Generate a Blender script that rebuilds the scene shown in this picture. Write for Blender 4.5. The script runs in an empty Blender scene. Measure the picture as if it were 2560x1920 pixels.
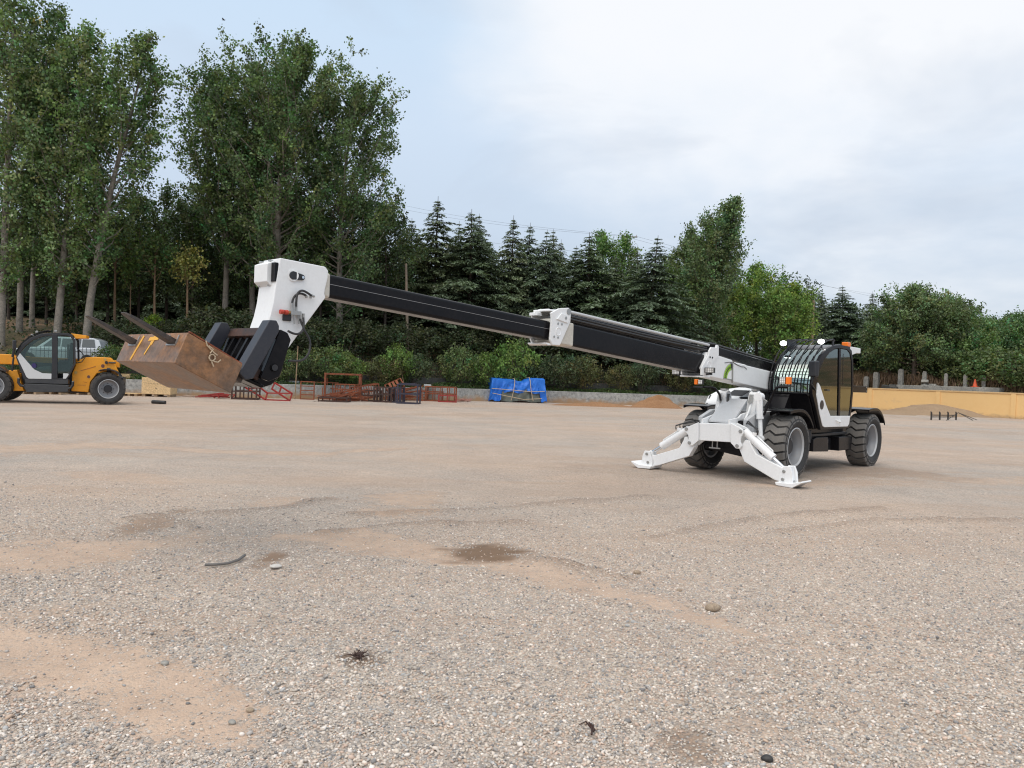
import bpy, bmesh, math, random
import numpy as np
from mathutils import Vector, Matrix
from mathutils.bvhtree import BVHTree

random.seed(7)
rng = np.random.default_rng(11)
scene = bpy.context.scene
COL = scene.collection
R = math.radians
PI = math.pi

# ------------------------------------------------------------------ camera
FPX, Y0, ROLL, EYE = 1926.0, 941.6, 0.036, 1.55      # focal length (px of a 2560 wide frame), horizon row, roll, eye height
TILT = math.atan((Y0 - 960) / FPX)
CAM = np.array([0.0, 0.0, EYE])
cd = bpy.data.cameras.new('camera')
cam = bpy.data.objects.new('camera', cd)
COL.objects.link(cam)
cd.sensor_width = 36.0
cd.lens = 36.0 * FPX / 2560.0
cd.clip_start = 0.05
cd.clip_end = 3000
_f = Vector((0, math.cos(TILT), math.sin(TILT)))
_u = Vector((0, -math.sin(TILT), math.cos(TILT)))
_r = Vector((1, 0, 0))
_c, _s = math.cos(ROLL), math.sin(ROLL)
_right = _r * _c + _u * _s
_up = _u * _c - _r * _s
cam.matrix_world = Matrix(((_right.x, _up.x, -_f.x, 0), (_right.y, _up.y, -_f.y, 0), (_right.z, _up.z, -_f.z, EYE), (0, 0, 0, 1)))
scene.camera = cam


def ray(px, py):
    X, Y = px - 1280, py - 960
    x = (_c * X + _s * Y) / FPX
    z = -(-_s * X + _c * Y) / FPX
    ct, st = math.cos(TILT), math.sin(TILT)
    return np.array([x, ct - z * st, st + z * ct])


def ground(px, py, z=0.0):          # where a sight line meets the level z
    r = ray(px, py)
    return CAM + r * ((z - EYE) / r[2])


def at(px, py, D):                  # the point of a sight line D metres down the yard
    r = ray(px, py)
    return CAM + r * (D / r[1])


class Frame:                        # a machine's own axes: forward, left, up
    def __init__(s, o, hd):
        s.o = np.array([o[0], o[1], 0.0])
        s.f = np.array([math.cos(hd), math.sin(hd), 0])
        s.l = np.array([-math.sin(hd), math.cos(hd), 0])
        s.hd = hd

    def onL(s, px, py, L):
        r = ray(px, py)
        t = ((s.o + s.l * L - CAM) @ s.l) / (r @ s.l)
        q = CAM + r * t - s.o
        return (float(q @ s.f), float(q[2]))

    def onF(s, px, py, F):
        r = ray(px, py)
        t = ((s.o + s.f * F - CAM) @ s.f) / (r @ s.f)
        q = CAM + r * t - s.o
        return (float(q @ s.l), float(q[2]))


# ------------------------------------------------------------------ mesh helper
class MB:
    def __init__(s):
        s.v, s.f, s.m = [], [], []
        s.mi = 0

    def add(s, v, f):
        b = len(s.v)
        s.v += [tuple(map(float, p)) for p in v]
        s.f += [tuple(i + b for i in q) for q in f]
        s.m += [s.mi] * len(f)
        return s

    def prism(s, pts, a0, a1, axis='L'):
        n = len(pts)
        if axis == 'L':
            g = lambda p, a: (p[0], a, p[1])
        elif axis == 'F':
            g = lambda p, a: (a, p[0], p[1])
        else:
            g = lambda p, a: (p[0], p[1], a)
        v = [g(p, a0) for p in pts] + [g(p, a1) for p in pts]
        f = [tuple(range(n)), tuple(range(2 * n - 1, n - 1, -1))]
        f += [(i, n + i, n + (i + 1) % n, (i + 1) % n) for i in range(n)]
        return s.add(v, f)

    def box(s, x0, x1, y0, y1, z0, z1):
        return s.prism([(x0, z0), (x1, z0), (x1, z1), (x0, z1)], y0, y1, 'L')

    def obox(s, c, size, M):
        hx, hy, hz = [k / 2 for k in size]
        c = Vector(c)
        v = [c + M @ Vector((a * hx, b * hy, d * hz)) for a in (-1, 1) for b in (-1, 1) for d in (-1, 1)]
        return s.add(v, [(0, 1, 3, 2), (4, 6, 7, 5), (0, 4, 5, 1), (2, 3, 7, 6), (0, 2, 6, 4), (1, 5, 7, 3)])

    def ring(s, outer, inner, a0, a1):            # a plate (in F, U) with an opening
        n = len(outer)
        v = [(p[0], a, p[1]) for a in (a0, a1) for o in (outer, inner) for p in o]
        f = []
        for i in range(n):
            j = (i + 1) % n
            f += [(i, j, n + j, n + i), (2 * n + i, 3 * n + i, 3 * n + j, 2 * n + j), (i, 2 * n + i, 2 * n + j, j), (n + i, n + j, 3 * n + j, 3 * n + i)]
        return s.add(v, f)

    def strip(s, pts, th, a0, a1):                # a curved sheet swept across L
        n = len(pts)
        inn = []
        for i, p in enumerate(pts):
            q0, q1 = pts[max(i - 1, 0)], pts[min(i + 1, n - 1)]
            d = Vector((q1[0] - q0[0], q1[1] - q0[1])).normalized()
            inn.append((p[0] - d.y * th, p[1] + d.x * th))
        return s.prism(list(pts) + inn[::-1], a0, a1, 'L')

    def tube(s, path, r, n=8, cap=True):
        P = [Vector(p) for p in path]
        m = len(P)
        rr = r if isinstance(r, (list, tuple)) else [r] * m
        T = [(P[min(i + 1, m - 1)] - P[max(i - 1, 0)]).normalized() for i in range(m)]
        a = Vector((0, 0, 1)) if abs(T[0].z) < 0.9 else Vector((1, 0, 0))
        N = T[0].cross(a).normalized()
        v, f = [], []
        for i in range(m):
            if i:
                N = (N - T[i] * N.dot(T[i]))
                N = N.normalized() if N.length > 1e-6 else T[i].orthogonal().normalized()
            B = T[i].cross(N)
            v += [P[i] + (N * math.cos(2 * PI * k / n) + B * math.sin(2 * PI * k / n)) * rr[i] for k in range(n)]
        for i in range(m - 1):
            f += [(i * n + k, i * n + (k + 1) % n, (i + 1) * n + (k + 1) % n, (i + 1) * n + k) for k in range(n)]
        if cap:
            f += [tuple(range(n - 1, -1, -1)), tuple(range((m - 1) * n, m * n))]
        return s.add(v, f)

    def cyl(s, p0, p1, r0, r1=None, n=20):
        return s.tube([p0, p1], [r0, r0 if r1 is None else r1], n)

    def bar(s, p0, p1, w, h=None):                # square section bar
        P0, P1 = Vector(p0), Vector(p1)
        d = P1 - P0
        z = d.normalized()
        a = Vector((0, 0, 1)) if abs(z.z) < 0.9 else Vector((0, 1, 0))
        x = z.cross(a).normalized()
        y = x.cross(z)
        M = Matrix((x, y, z)).transposed()
        return s.obox((P0 + P1) / 2, (w, h or w, d.length), M)

    def lathe(s, prof, o=(0, 0, 0), n=48):        # profile (radius, y) turned about the L axis
        m = len(prof)
        v = [(o[0] + r * math.cos(2 * PI * k / n), o[1] + y, o[2] + r * math.sin(2 * PI * k / n)) for k in range(n) for r, y in prof]
        f = [(k * m + i, k * m + i + 1, ((k + 1) % n) * m + i + 1, ((k + 1) % n) * m + i) for k in range(n) for i in range(m - 1)]
        return s.add(v, f)


def obj(name, mb, mats, parent=None, smooth=35, bevel=0.0, seg=2):
    me = bpy.data.meshes.new(name)
    me.from_pydata(mb.v, [], mb.f)
    mats = mats if isinstance(mats, (list, tuple)) else [mats]
    for m in mats:
        me.materials.append(m)
    if len(mats) > 1:
        me.polygons.foreach_set('material_index', mb.m)
    b = bmesh.new()
    b.from_mesh(me)
    bmesh.ops.recalc_face_normals(b, faces=b.faces)
    b.to_mesh(me)
    b.free()
    if smooth:
        me.polygons.foreach_set('use_smooth', [True] * len(me.polygons))
        me.set_sharp_from_angle(angle=R(smooth))
    o = bpy.data.objects.new(name, me)
    COL.objects.link(o)
    if parent:
        o.parent = parent
    if bevel:
        k = o.modifiers.new('bevel', 'BEVEL')
        k.width = bevel
        k.segments = seg
        k.limit_method = 'ANGLE'
        k.angle_limit = R(40)
        k.harden_normals = True
    return o


def empty(name, loc, rz=0.0):
    o = bpy.data.objects.new(name, None)
    COL.objects.link(o)
    o.location = loc
    o.rotation_euler = (0, 0, rz)
    o.empty_display_size = 0.2
    return o


def tag(o, label, cat=None, group=None, kind=None):
    if label:
        o['label'] = label
    if cat:
        o['category'] = cat
    if group:
        o['group'] = group
    if kind:
        o['kind'] = kind
    return o


def copy_tree(o, parent=None):
    c = o.copy()
    COL.objects.link(c)
    c.parent = parent
    for ch in list(o.children):
        copy_tree(ch, c)
    return c


# ------------------------------------------------------------------ materials
def srgb(r, g, b):
    k = lambda c: (c / 255 / 12.92) if c <= 10 else ((c / 255 + 0.055) / 1.055) ** 2.4
    return (k(r), k(g), k(b), 1)


class NT:
    def __init__(s, name):
        s.mat = bpy.data.materials.new(name)
        s.mat.use_nodes = True
        s.t = s.mat.node_tree
        s.b = s.t.nodes['Principled BSDF']

    def n(s, typ, **kw):
        x = s.t.nodes.new(typ)
        for k, v in kw.items():
            if k.startswith('i_'):
                x.inputs[k[2:].replace('_', ' ')].default_value = v
            else:
                setattr(x, k, v)
        return x

    def l(s, a, b):
        s.t.links.new(a, b)

    def noise(s, scale, detail=4, rough=0.6, co=None, dist=0.0):
        x = s.n('ShaderNodeTexNoise', i_Scale=scale, i_Detail=detail, i_Roughness=rough, i_Distortion=dist)
        s.l(co if co else s.co(), x.inputs['Vector'])
        return x.outputs['Fac']

    def co(s, kind='Object'):
        if not hasattr(s, '_co'):
            s._co = s.n('ShaderNodeTexCoord')
        return s._co.outputs[kind]

    def ramp(s, fac, stops):
        x = s.n('ShaderNodeValToRGB')
        e = x.color_ramp.elements
        while len(e) < len(stops):
            e.new(0.5)
        for k, (p, c) in zip(e, stops):
            k.position = p
            k.color = c if len(c) == 4 else (*c, 1)
        s.l(fac, x.inputs['Fac'])
        return x.outputs['Color']

    def mix(s, fac, a, b, mode='MIX'):
        x = s.n('ShaderNodeMix', data_type='RGBA', blend_type=mode)
        for k, v in (('Factor', fac), ('A', a), ('B', b)):
            p = [i for i in x.inputs if i.name == k and (i.type == 'RGBA' or (k == 'Factor' and i.type == 'VALUE'))][0]
            if isinstance(v, (int, float, tuple)):
                p.default_value = v
            else:
                s.l(v, p)
        return [o for o in x.outputs if o.type == 'RGBA'][0]

    def math(s, op, a, b=0.0, clamp=False):
        x = s.n('ShaderNodeMath', operation=op, use_clamp=clamp)
        for i, v in enumerate((a, b)):
            if isinstance(v, (int, float)):
                x.inputs[i].default_value = v
            else:
                s.l(v, x.inputs[i])
        return x.outputs[0]

    def bump(s, h, strength=0.3, dist=0.01):
        x = s.n('ShaderNodeBump', i_Strength=strength, i_Distance=dist)
        s.l(h, x.inputs['Height'])
        s.l(x.outputs['Normal'], s.b.inputs['Normal'])

    def set(s, **kw):
        for k, v in kw.items():
            p = s.b.inputs[k.replace('_', ' ')]
            if isinstance(v, (int, float, tuple)):
                p.default_value = v
            else:
                s.l(v, p)
        return s.mat


def paint(name, c, rough=0.35, dirt=(0.30, 0.26, 0.21, 1), amount=0.25, scale=3.0, coat=0.0, metal=0.0, bump=0.0):
    t = NT(name)
    a = t.noise(scale, 6, 0.65)
    b = t.noise(scale * 11, 3, 0.6)
    m = t.math('MULTIPLY', t.math('MULTIPLY', a, b), amount * 4)
    m = t.math('SUBTRACT', m, amount * 0.45, True)
    col = t.mix(m, c, dirt)
    r = t.math('ADD', t.math('MULTIPLY', a, 0.25), rough - 0.12)
    t.set(Base_Color=col, Roughness=r, Metallic=metal, Coat_Weight=coat)
    if bump:
        t.bump(b, bump, 0.004)
    return t.mat


WHITE = paint('white_paint', (0.86, 0.86, 0.855, 1), 0.38, amount=0.10)
OFFWHITE = paint('cream_paint', (0.66, 0.62, 0.54, 1), 0.45, amount=0.35)
GREYW = paint('light_grey_paint', (0.55, 0.56, 0.57, 1), 0.45, amount=0.2)
BLACK = paint('black_gloss_paint', (0.008, 0.008, 0.010, 1), 0.20, (0.07, 0.06, 0.055, 1), 0.10, 2.2)
DARK = paint('dark_satin_paint', (0.016, 0.017, 0.021, 1), 0.42, (0.09, 0.08, 0.07, 1), 0.14, 4)
NAVY = paint('blue_black_steel', (0.022, 0.025, 0.036, 1), 0.42, (0.12, 0.11, 0.10, 1), 0.14, 5)
RUBBER = paint('tyre_rubber', (0.018, 0.018, 0.019, 1), 0.75, (0.10, 0.09, 0.08, 1), 0.35, 6)
TREAD = paint('dusty_tread_rubber', (0.115, 0.112, 0.108, 1), 0.8, (0.22, 0.19, 0.16, 1), 0.55, 7, bump=0.25)
RIMSHADE = paint('rim_grey_shaded', (0.27, 0.28, 0.30, 1), 0.35, amount=0.25)  # rim grey darkened: shading of the deep dish put into the colour
RIMLIT = paint('rim_grey_lit', (0.55, 0.56, 0.57, 1), 0.4, amount=0.15)  # lighter copy of the rim grey, the lit lip around the dish
CHROME = paint('chrome_rod', (0.72, 0.73, 0.75, 1), 0.16, amount=0.02, metal=1.0)
BLACK.node_tree.nodes['Principled BSDF'].inputs['IOR'].default_value = 1.24
STEEL = paint('zinc_steel', (0.42, 0.42, 0.41, 1), 0.38, amount=0.2, metal=0.8)
HOSE = paint('rubber_hose', (0.016, 0.016, 0.018, 1), 0.5, amount=0.1)
ORANGE = paint('orange_paint', (0.88, 0.35, 0.010, 1), 0.36, (0.30, 0.17, 0.06, 1), 0.25, 3)
AMBER = paint('amber_lens', (0.90, 0.20, 0.012, 1), 0.2, amount=0.0)
REDCAP = paint('red_plastic', (0.50, 0.045, 0.02, 1), 0.35, amount=0.05)
REDFR = paint('red_primer', (0.33, 0.022, 0.020, 1), 0.55, (0.12, 0.05, 0.03, 1), 0.4, 5)
GREEN = paint('lime_sticker', (0.30, 0.55, 0.03, 1), 0.4, amount=0.05)
YMARK = paint('yellow_chalk', (0.86, 0.45, 0.06, 1), 0.8, (0.3, 0.18, 0.08, 1), 0.4, 18)
LOGO = paint('dark_emblem', (0.012, 0.012, 0.020, 1), 0.3, amount=0.02)
LOGOB = paint('blue_emblem', (0.030, 0.022, 0.11, 1), 0.3, amount=0.02)
BLUEFR = paint('blue_frame_paint', (0.014, 0.019, 0.050, 1), 0.55, (0.10, 0.07, 0.05, 1), 0.4, 5)
REDPIPE = REDFR


def m_rust(name, a, b, c, scale=3.0, metal=0.0, rough=0.7):
    t = NT(name)
    n1 = t.noise(scale, 8, 0.7, dist=0.6)
    n2 = t.noise(scale * 9, 5, 0.7)
    x = t.ramp(n1, [(0.30, a), (0.50, b), (0.68, c)])
    y = t.ramp(n2, [(0.35, (0.62, 0.62, 0.62, 1)), (0.65, (1.15, 1.1, 1.05, 1))])
    t.set(Base_Color=t.mix(1.0, x, y, 'MULTIPLY'), Roughness=t.math('ADD', t.math('MULTIPLY', n1, 0.4), rough - 0.25), Metallic=metal)
    t.bump(n2, 0.25, 0.003)
    return t.mat


RUSTBOX = m_rust('mill_scale_rust', (0.15, 0.12, 0.10, 1), (0.27, 0.15, 0.082, 1), (0.42, 0.20, 0.078, 1), 2.6, 0.2, 0.48)
FORKM = m_rust('worn_fork_steel', (0.035, 0.032, 0.032, 1), (0.075, 0.062, 0.055, 1), (0.13, 0.10, 0.085, 1), 5, 0.3, 0.55)
RUSTFR = m_rust('rusted_frame', (0.10, 0.034, 0.018, 1), (0.24, 0.066, 0.026, 1), (0.36, 0.11, 0.04, 1), 6)
RUSTDK = m_rust('dark_rusted_frame', (0.022, 0.015, 0.013, 1), (0.06, 0.028, 0.02, 1), (0.10, 0.045, 0.028, 1), 6)
PLYW = m_rust('pale_plywood', (0.62, 0.43, 0.22, 1), (0.70, 0.50, 0.27, 1), (0.76, 0.56, 0.32, 1), 2.5, 0, 0.75)
WOOD = m_rust('weathered_wood', (0.22, 0.15, 0.09, 1), (0.34, 0.24, 0.15, 1), (0.44, 0.32, 0.2, 1), 3, 0, 0.85)
GREYWOOD = m_rust('grey_pole_wood', (0.14, 0.11, 0.085, 1), (0.20, 0.16, 0.12, 1), (0.27, 0.21, 0.15, 1), 3, 0, 0.85)
CONC = m_rust('old_concrete', (0.20, 0.20, 0.19, 1), (0.34, 0.335, 0.31, 1), (0.44, 0.43, 0.39, 1), 1.6, 0, 0.9)
DARKSTONE = m_rust('dark_stone_wall', (0.045, 0.047, 0.045, 1), (0.085, 0.085, 0.08, 1), (0.13, 0.125, 0.115, 1), 2.2, 0, 0.9)
STONE = m_rust('field_stone', (0.25, 0.19, 0.13, 1), (0.37, 0.29, 0.21, 1), (0.45, 0.38, 0.3, 1), 14, 0, 0.85)
SACK = m_rust('grey_sacking', (0.14, 0.17, 0.18, 1), (0.22, 0.25, 0.26, 1), (0.30, 0.33, 0.33, 1), 3, 0, 0.85)
BARK = m_rust('poplar_bark', (0.13, 0.115, 0.095, 1), (0.24, 0.215, 0.18, 1), (0.34, 0.31, 0.27, 1), 1.6, 0, 0.9)
BARKDK = m_rust('dark_bark', (0.05, 0.04, 0.032, 1), (0.09, 0.07, 0.055, 1), (0.13, 0.10, 0.08, 1), 2.5, 0, 0.9)
BARKBR = m_rust('brown_bark', (0.16, 0.095, 0.055, 1), (0.25, 0.16, 0.095, 1), (0.32, 0.21, 0.13, 1), 2.5, 0, 0.9)
IRON = paint('black_iron', (0.015, 0.015, 0.016, 1), 0.55, amount=0.15)
CARP = paint('silver_car_paint', (0.48, 0.51, 0.54, 1), 0.28, amount=0.08, coat=0.4)
STRAP = paint('tan_strap', (0.52, 0.40, 0.27, 1), 0.8, amount=0.2)
CONE = paint('cone_plastic', (0.72, 0.10, 0.03, 1), 0.5, amount=0.1)
WIRE = paint('grey_cable', (0.10, 0.10, 0.11, 1), 0.6, amount=0.0)


def m_glass(name, tint, gloss=1.0, extra=0.0):
    t = NT(name)
    tr = t.n('ShaderNodeBsdfTransparent')
    tr.inputs['Color'].default_value = tint
    gl = t.n('ShaderNodeBsdfGlossy')
    gl.inputs['Roughness'].default_value = 0.03
    gl.inputs['Color'].default_value = (0.86, 0.95, 0.90, 1)
    fr = t.n('ShaderNodeFresnel', i_IOR=1.5)
    mx = t.n('ShaderNodeMixShader')
    t.l(t.math('ADD', t.math('MULTIPLY', fr.outputs[0], gloss, True), extra, True), mx.inputs[0])
    t.l(tr.outputs[0], mx.inputs[1])
    t.l(gl.outputs[0], mx.inputs[2])
    t.l(mx.outputs[0], t.t.nodes['Material Output'].inputs['Surface'])
    return t.mat


GLASS = m_glass('windscreen_glass', (0.66, 0.77, 0.73, 1), 2.0, 0.20)
GLASSD = m_glass('tinted_door_glass', (0.36, 0.40, 0.38, 1), 1.7, 0.02)


def m_emit(name, c, e):
    t = NT(name)
    t.set(Base_Color=(0.9, 0.9, 0.9, 1), Emission_Color=c, Emission_Strength=e)
    return t.mat


LAMPON = m_emit('lit_lamp', (1, 1, 0.97, 1), 8.0)


def m_led(name):            # clear lens over a grid of small reflectors
    t = NT(name)
    v = t.n('ShaderNodeTexVoronoi', i_Scale=32.0, i_Randomness=0.0)
    t.l(t.co(), v.inputs['Vector'])
    t.set(Base_Color=t.ramp(v.outputs['Distance'], [(0.30, (0.85, 0.85, 0.83, 1)), (0.48, (0.30, 0.29, 0.28, 1))]), Roughness=0.2)
    return t.mat


LED = m_led('led_lens')


def m_leaf(name, trans=0.25):
    t = NT(name)
    a = t.n('ShaderNodeAttribute', attribute_name='col')
    t.set(Base_Color=a.outputs['Color'], Roughness=0.55)
    t.b.inputs['Specular IOR Level'].default_value = 0.3
    d = t.n('ShaderNodeBsdfTranslucent')
    t.l(t.mix(1.0, a.outputs['Color'], (1.2, 1.35, 0.6, 1), 'MULTIPLY'), d.inputs['Color'])
    m = t.n('ShaderNodeMixShader')
    m.inputs[0].default_value = trans
    t.l(t.b.outputs[0], m.inputs[1])
    t.l(d.outputs[0], m.inputs[2])
    t.l(m.outputs[0], t.t.nodes['Material Output'].inputs['Surface'])
    return t.mat


LEAF = m_leaf('leaf')
NEEDLE = m_leaf('needle', 0.12)
DRY = m_leaf('dry_stalk', 0.15)
PEBBLE = NT('pebble')
_a = PEBBLE.n('ShaderNodeAttribute', attribute_name='col')
PEBBLE.set(Base_Color=_a.outputs['Color'], Roughness=0.8)
PEBBLE = PEBBLE.mat


def np_mesh(name, V, F, mat, col=None, smooth=False, parent=None):
    """vertices (N,3), faces (M,k) all of one size, colour per vertex (N,3)"""
    me = bpy.data.meshes.new(name)
    V = np.ascontiguousarray(V, dtype=np.float32)
    F = np.ascontiguousarray(F, dtype=np.int32)
    M, k = F.shape
    me.vertices.add(len(V))
    me.vertices.foreach_set('co', V.ravel())
    me.loops.add(M * k)
    me.loops.foreach_set('vertex_index', F.ravel())
    me.polygons.add(M)
    me.polygons.foreach_set('loop_start', np.arange(0, M * k, k, dtype=np.int32))
    me.update(calc_edges=True)
    if smooth:
        me.polygons.foreach_set('use_smooth', np.ones(M, dtype=bool))
    if col is not None:
        at_ = me.attributes.new('col', 'FLOAT_COLOR', 'POINT')
        c4 = np.ones((len(V), 4), dtype=np.float32)
        c4[:, :3] = col
        at_.data.foreach_set('color', c4.ravel())
    me.materials.append(mat)
    o = bpy.data.objects.new(name, me)
    COL.objects.link(o)
    if parent:
        o.parent = parent
    return o

# ------------------------------------------------------------------ light: bright overcast
SUN_EL, SUN_AZ = R(58), R(212)          # sun behind thin cloud, behind and left of the camera (azimuth from +y, clockwise)
w = bpy.data.worlds.new('World')
scene.world = w
w.use_nodes = True
W = NT.__new__(NT)
W.t = w.node_tree
bg = W.t.nodes['Background']
sky = W.n('ShaderNodeTexSky', sky_type='NISHITA', sun_disc=False)
sky.sun_elevation = SUN_EL
sky.sun_rotation = SUN_AZ
sky.air_density = 1.0
sky.dust_density = 3.0
dirv = W.co('Generated')
sep = W.n('ShaderNodeSeparateXYZ')
W.l(dirv, sep.inputs[0])
z = W.math('MAXIMUM', sep.outputs['Z'], 0.0)
den = W.math('ADD', z, 0.22)
cmb = W.n('ShaderNodeCombineXYZ')
W.l(W.math('DIVIDE', sep.outputs['X'], den), cmb.inputs[0])
W.l(W.math('DIVIDE', sep.outputs['Y'], den), cmb.inputs[1])
cl1 = W.noise(0.85, 5, 0.55, cmb.outputs[0], 0.35)
cl2 = W.noise(2.3, 6, 0.6, cmb.outputs[0], 0.2)
gd = W.n('ShaderNodeVectorMath', operation='DOT_PRODUCT')
W.l(dirv, gd.inputs[0])
gd.inputs[1].default_value = Vector((0.42, 0.86, 0.44)).normalized()
glow = W.n('ShaderNodeMapRange', interpolation_type='SMOOTHSTEP')
W.l(gd.outputs['Value'], glow.inputs['Value'])
glow.inputs['From Min'].default_value = 0.80
glow.inputs['From Max'].default_value = 1.0
cov = W.math('ADD', W.math('MULTIPLY', cl1, 1.25), W.math('MULTIPLY', cl2, 0.45))
cov = W.math('ADD', cov, W.math('MULTIPLY', glow.outputs[0], 0.80))
cov = W.math('ADD', cov, W.math('SUBTRACT', W.math('MULTIPLY', z, 1.25), 0.26))
covm = W.n('ShaderNodeMapRange', interpolation_type='SMOOTHSTEP')
W.l(cov, covm.inputs['Value'])
covm.inputs['From Min'].default_value = 1.16
covm.inputs['From Max'].default_value = 1.92
base = W.ramp(z, [(0.0, (0.53, 0.615, 0.72)), (0.14, (0.57, 0.665, 0.79)), (0.30, (0.64, 0.755, 0.90)), (0.50, (0.60, 0.77, 0.95))])
cloud = W.mix(covm.outputs[0], base, (0.95, 0.965, 0.99, 1))
gry = W.math('MULTIPLY', W.math('SUBTRACT', W.noise(1.5, 5, 0.55, cmb.outputs[0], 0.4), 0.50, True), 3.2, True)
cloud = W.mix(W.math('MULTIPLY', gry, 0.85), cloud, (0.54, 0.615, 0.725, 1))
cloud = W.mix(1.0, cloud, (8.4, 8.4, 8.4, 1), 'MULTIPLY')
fin = W.mix(0.90, sky.outputs[0], cloud)
W.l(fin, bg.inputs['Color'])
bg.inputs['Strength'].default_value = 0.10
sd = bpy.data.lights.new('sun', 'SUN')
sd.energy = 1.75
sd.angle = R(75)
sd.color = (1.0, 0.93, 0.84)
so = bpy.data.objects.new('sun', sd)
COL.objects.link(so)
sv = Vector((math.sin(SUN_AZ) * math.cos(SUN_EL), math.cos(SUN_AZ) * math.cos(SUN_EL), math.sin(SUN_EL)))
so.rotation_euler = (-sv).to_track_quat('-Z', 'Y').to_euler()
so.location = (0, -20, 60)
scene.view_settings.view_transform = 'Standard'
scene.view_settings.look = 'None'
scene.view_settings.exposure = 0.36
scene.view_settings.gamma = 1.0
scene.render.engine = 'CYCLES'
scene.cycles.max_bounces = 6
scene.cycles.transparent_max_bounces = 16
scene.cycles.use_denoising = True
scene.cycles.denoising_prefilter = 'ACCURATE'
scene.cycles.filter_width = 1.15

# ------------------------------------------------------------------ yard
def vnoise(x, y, seed=0):               # smooth value noise on arrays
    xi, yi = np.floor(x).astype(np.int64), np.floor(y).astype(np.int64)
    fx, fy = x - xi, y - yi
    fx, fy = fx * fx * (3 - 2 * fx), fy * fy * (3 - 2 * fy)

    def h(a, b):
        n = (a * 374761393 + b * 668265263 + seed * 974711) & 0x7fffffff
        n = ((n ^ (n >> 13)) * 1274126177) & 0x7fffffff
        return ((n ^ (n >> 16)) & 0xffff) / 65535.0
    return (h(xi, yi) * (1 - fx) + h(xi + 1, yi) * fx) * (1 - fy) + (h(xi, yi + 1) * (1 - fx) + h(xi + 1, yi + 1) * fx) * fy


def fbm(x, y, seed=0, o=4):
    s, a, t = 0, 0.5, 0
    for i in range(o):
        s = s + a * vnoise(x * 2 ** i, y * 2 ** i, seed + i)
        t += a
        a *= 0.55
    return s / t


# patches of bare soil, given by sight lines: left, right, far edge, near edge, strength, damp
PATCH = [(640, 760, 1240, 1272, .7, 0), (900, 1130, 1228, 1278, .85, 0), (420, 530, 1330, 1365, .6, 0), (340, 440, 1275, 1330, .7, .5), (650, 715, 1370, 1415, 1, .75), (1110, 1290, 1365, 1408, .9, .95),
         (2000, 2300, 1165, 1200, .7, .25), (1500, 2000, 1160, 1200, .4, .1), (2400, 2560, 1295, 1330, .6, 0), (1800, 2000, 1800, 1850, .6, .1), (1660, 1790, 1830, 1900, .6, .5), (860, 930, 1640, 1660, .3, .9)]
# long streaks of bare soil: sight lines with the half width in metres
STREAK = [([(720, 1335), (880, 1345), (1010, 1365), (1150, 1400), (1300, 1430), (1420, 1460), (1560, 1490), (1700, 1530), (1880, 1590)], [.25, .5, .42, .34, .36, .30, .26, .18, .05], .9),
          ([(-60, 1560), (100, 1600), (230, 1640), (330, 1690), (430, 1740), (520, 1800), (600, 1860)], [.25, .34, .42, .42, .34, .22, .08], .95), ([(-40, 1560), (120, 1530), (260, 1510)], [.3, .25, .1], .6),
          ([(-80, 1400), (100, 1392), (230, 1380), (340, 1360)], [.5, .45, .36, .15], .9), ([(-60, 1130), (200, 1112), (420, 1118), (560, 1130), (800, 1134), (1000, 1120)], [.8, .8, .5, .35, .5, .2], .85),
          ([(180, 1180), (330, 1195), (450, 1210)], [.3, .45, .1], .7), ([(560, 1092), (900, 1085), (1250, 1090)], [.3, .5, .3], .6), ([(600, 1074), (830, 1076)], [.4, .3], .55), ([(1850, 1215), (2150, 1205), (2560, 1200)], [.2, .6, .8], .7),
          ([(2100, 1130), (2350, 1140), (2600, 1165)], [.5, .9, .9], .5), ([(1000, 1036), (1500, 1040), (2000, 1058), (2560, 1085)], [1.0, 1.6, 1.4, 1.6], .6), ([(600, 1010), (1000, 1014)], [.8, .8], .5),
          ([(1000, 1310), (1250, 1300), (1450, 1330)], [.2, .4, .2], .45), ([(2150, 1385), (2300, 1380), (2420, 1392)], [.1, .25, .1], .5), ([(1750, 1300), (2100, 1270), (2560, 1262)], [.15, .3, .4], .4)]
PC = []
for (x0, x1, y0, y1, st, dm) in PATCH:
    ym = (y0 + y1) / 2
    a, b = ground(x0, ym), ground(x1, ym)
    c, d = ground((x0 + x1) / 2, y0), ground((x0 + x1) / 2, y1)
    ctr = (a + b) / 2
    ctr[1] = (c[1] + d[1]) / 2
    PC.append((ctr[0], ctr[1], max(.1, abs(b[0] - a[0]) / 2), max(.1, abs(c[1] - d[1]) / 2), st, dm))


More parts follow.
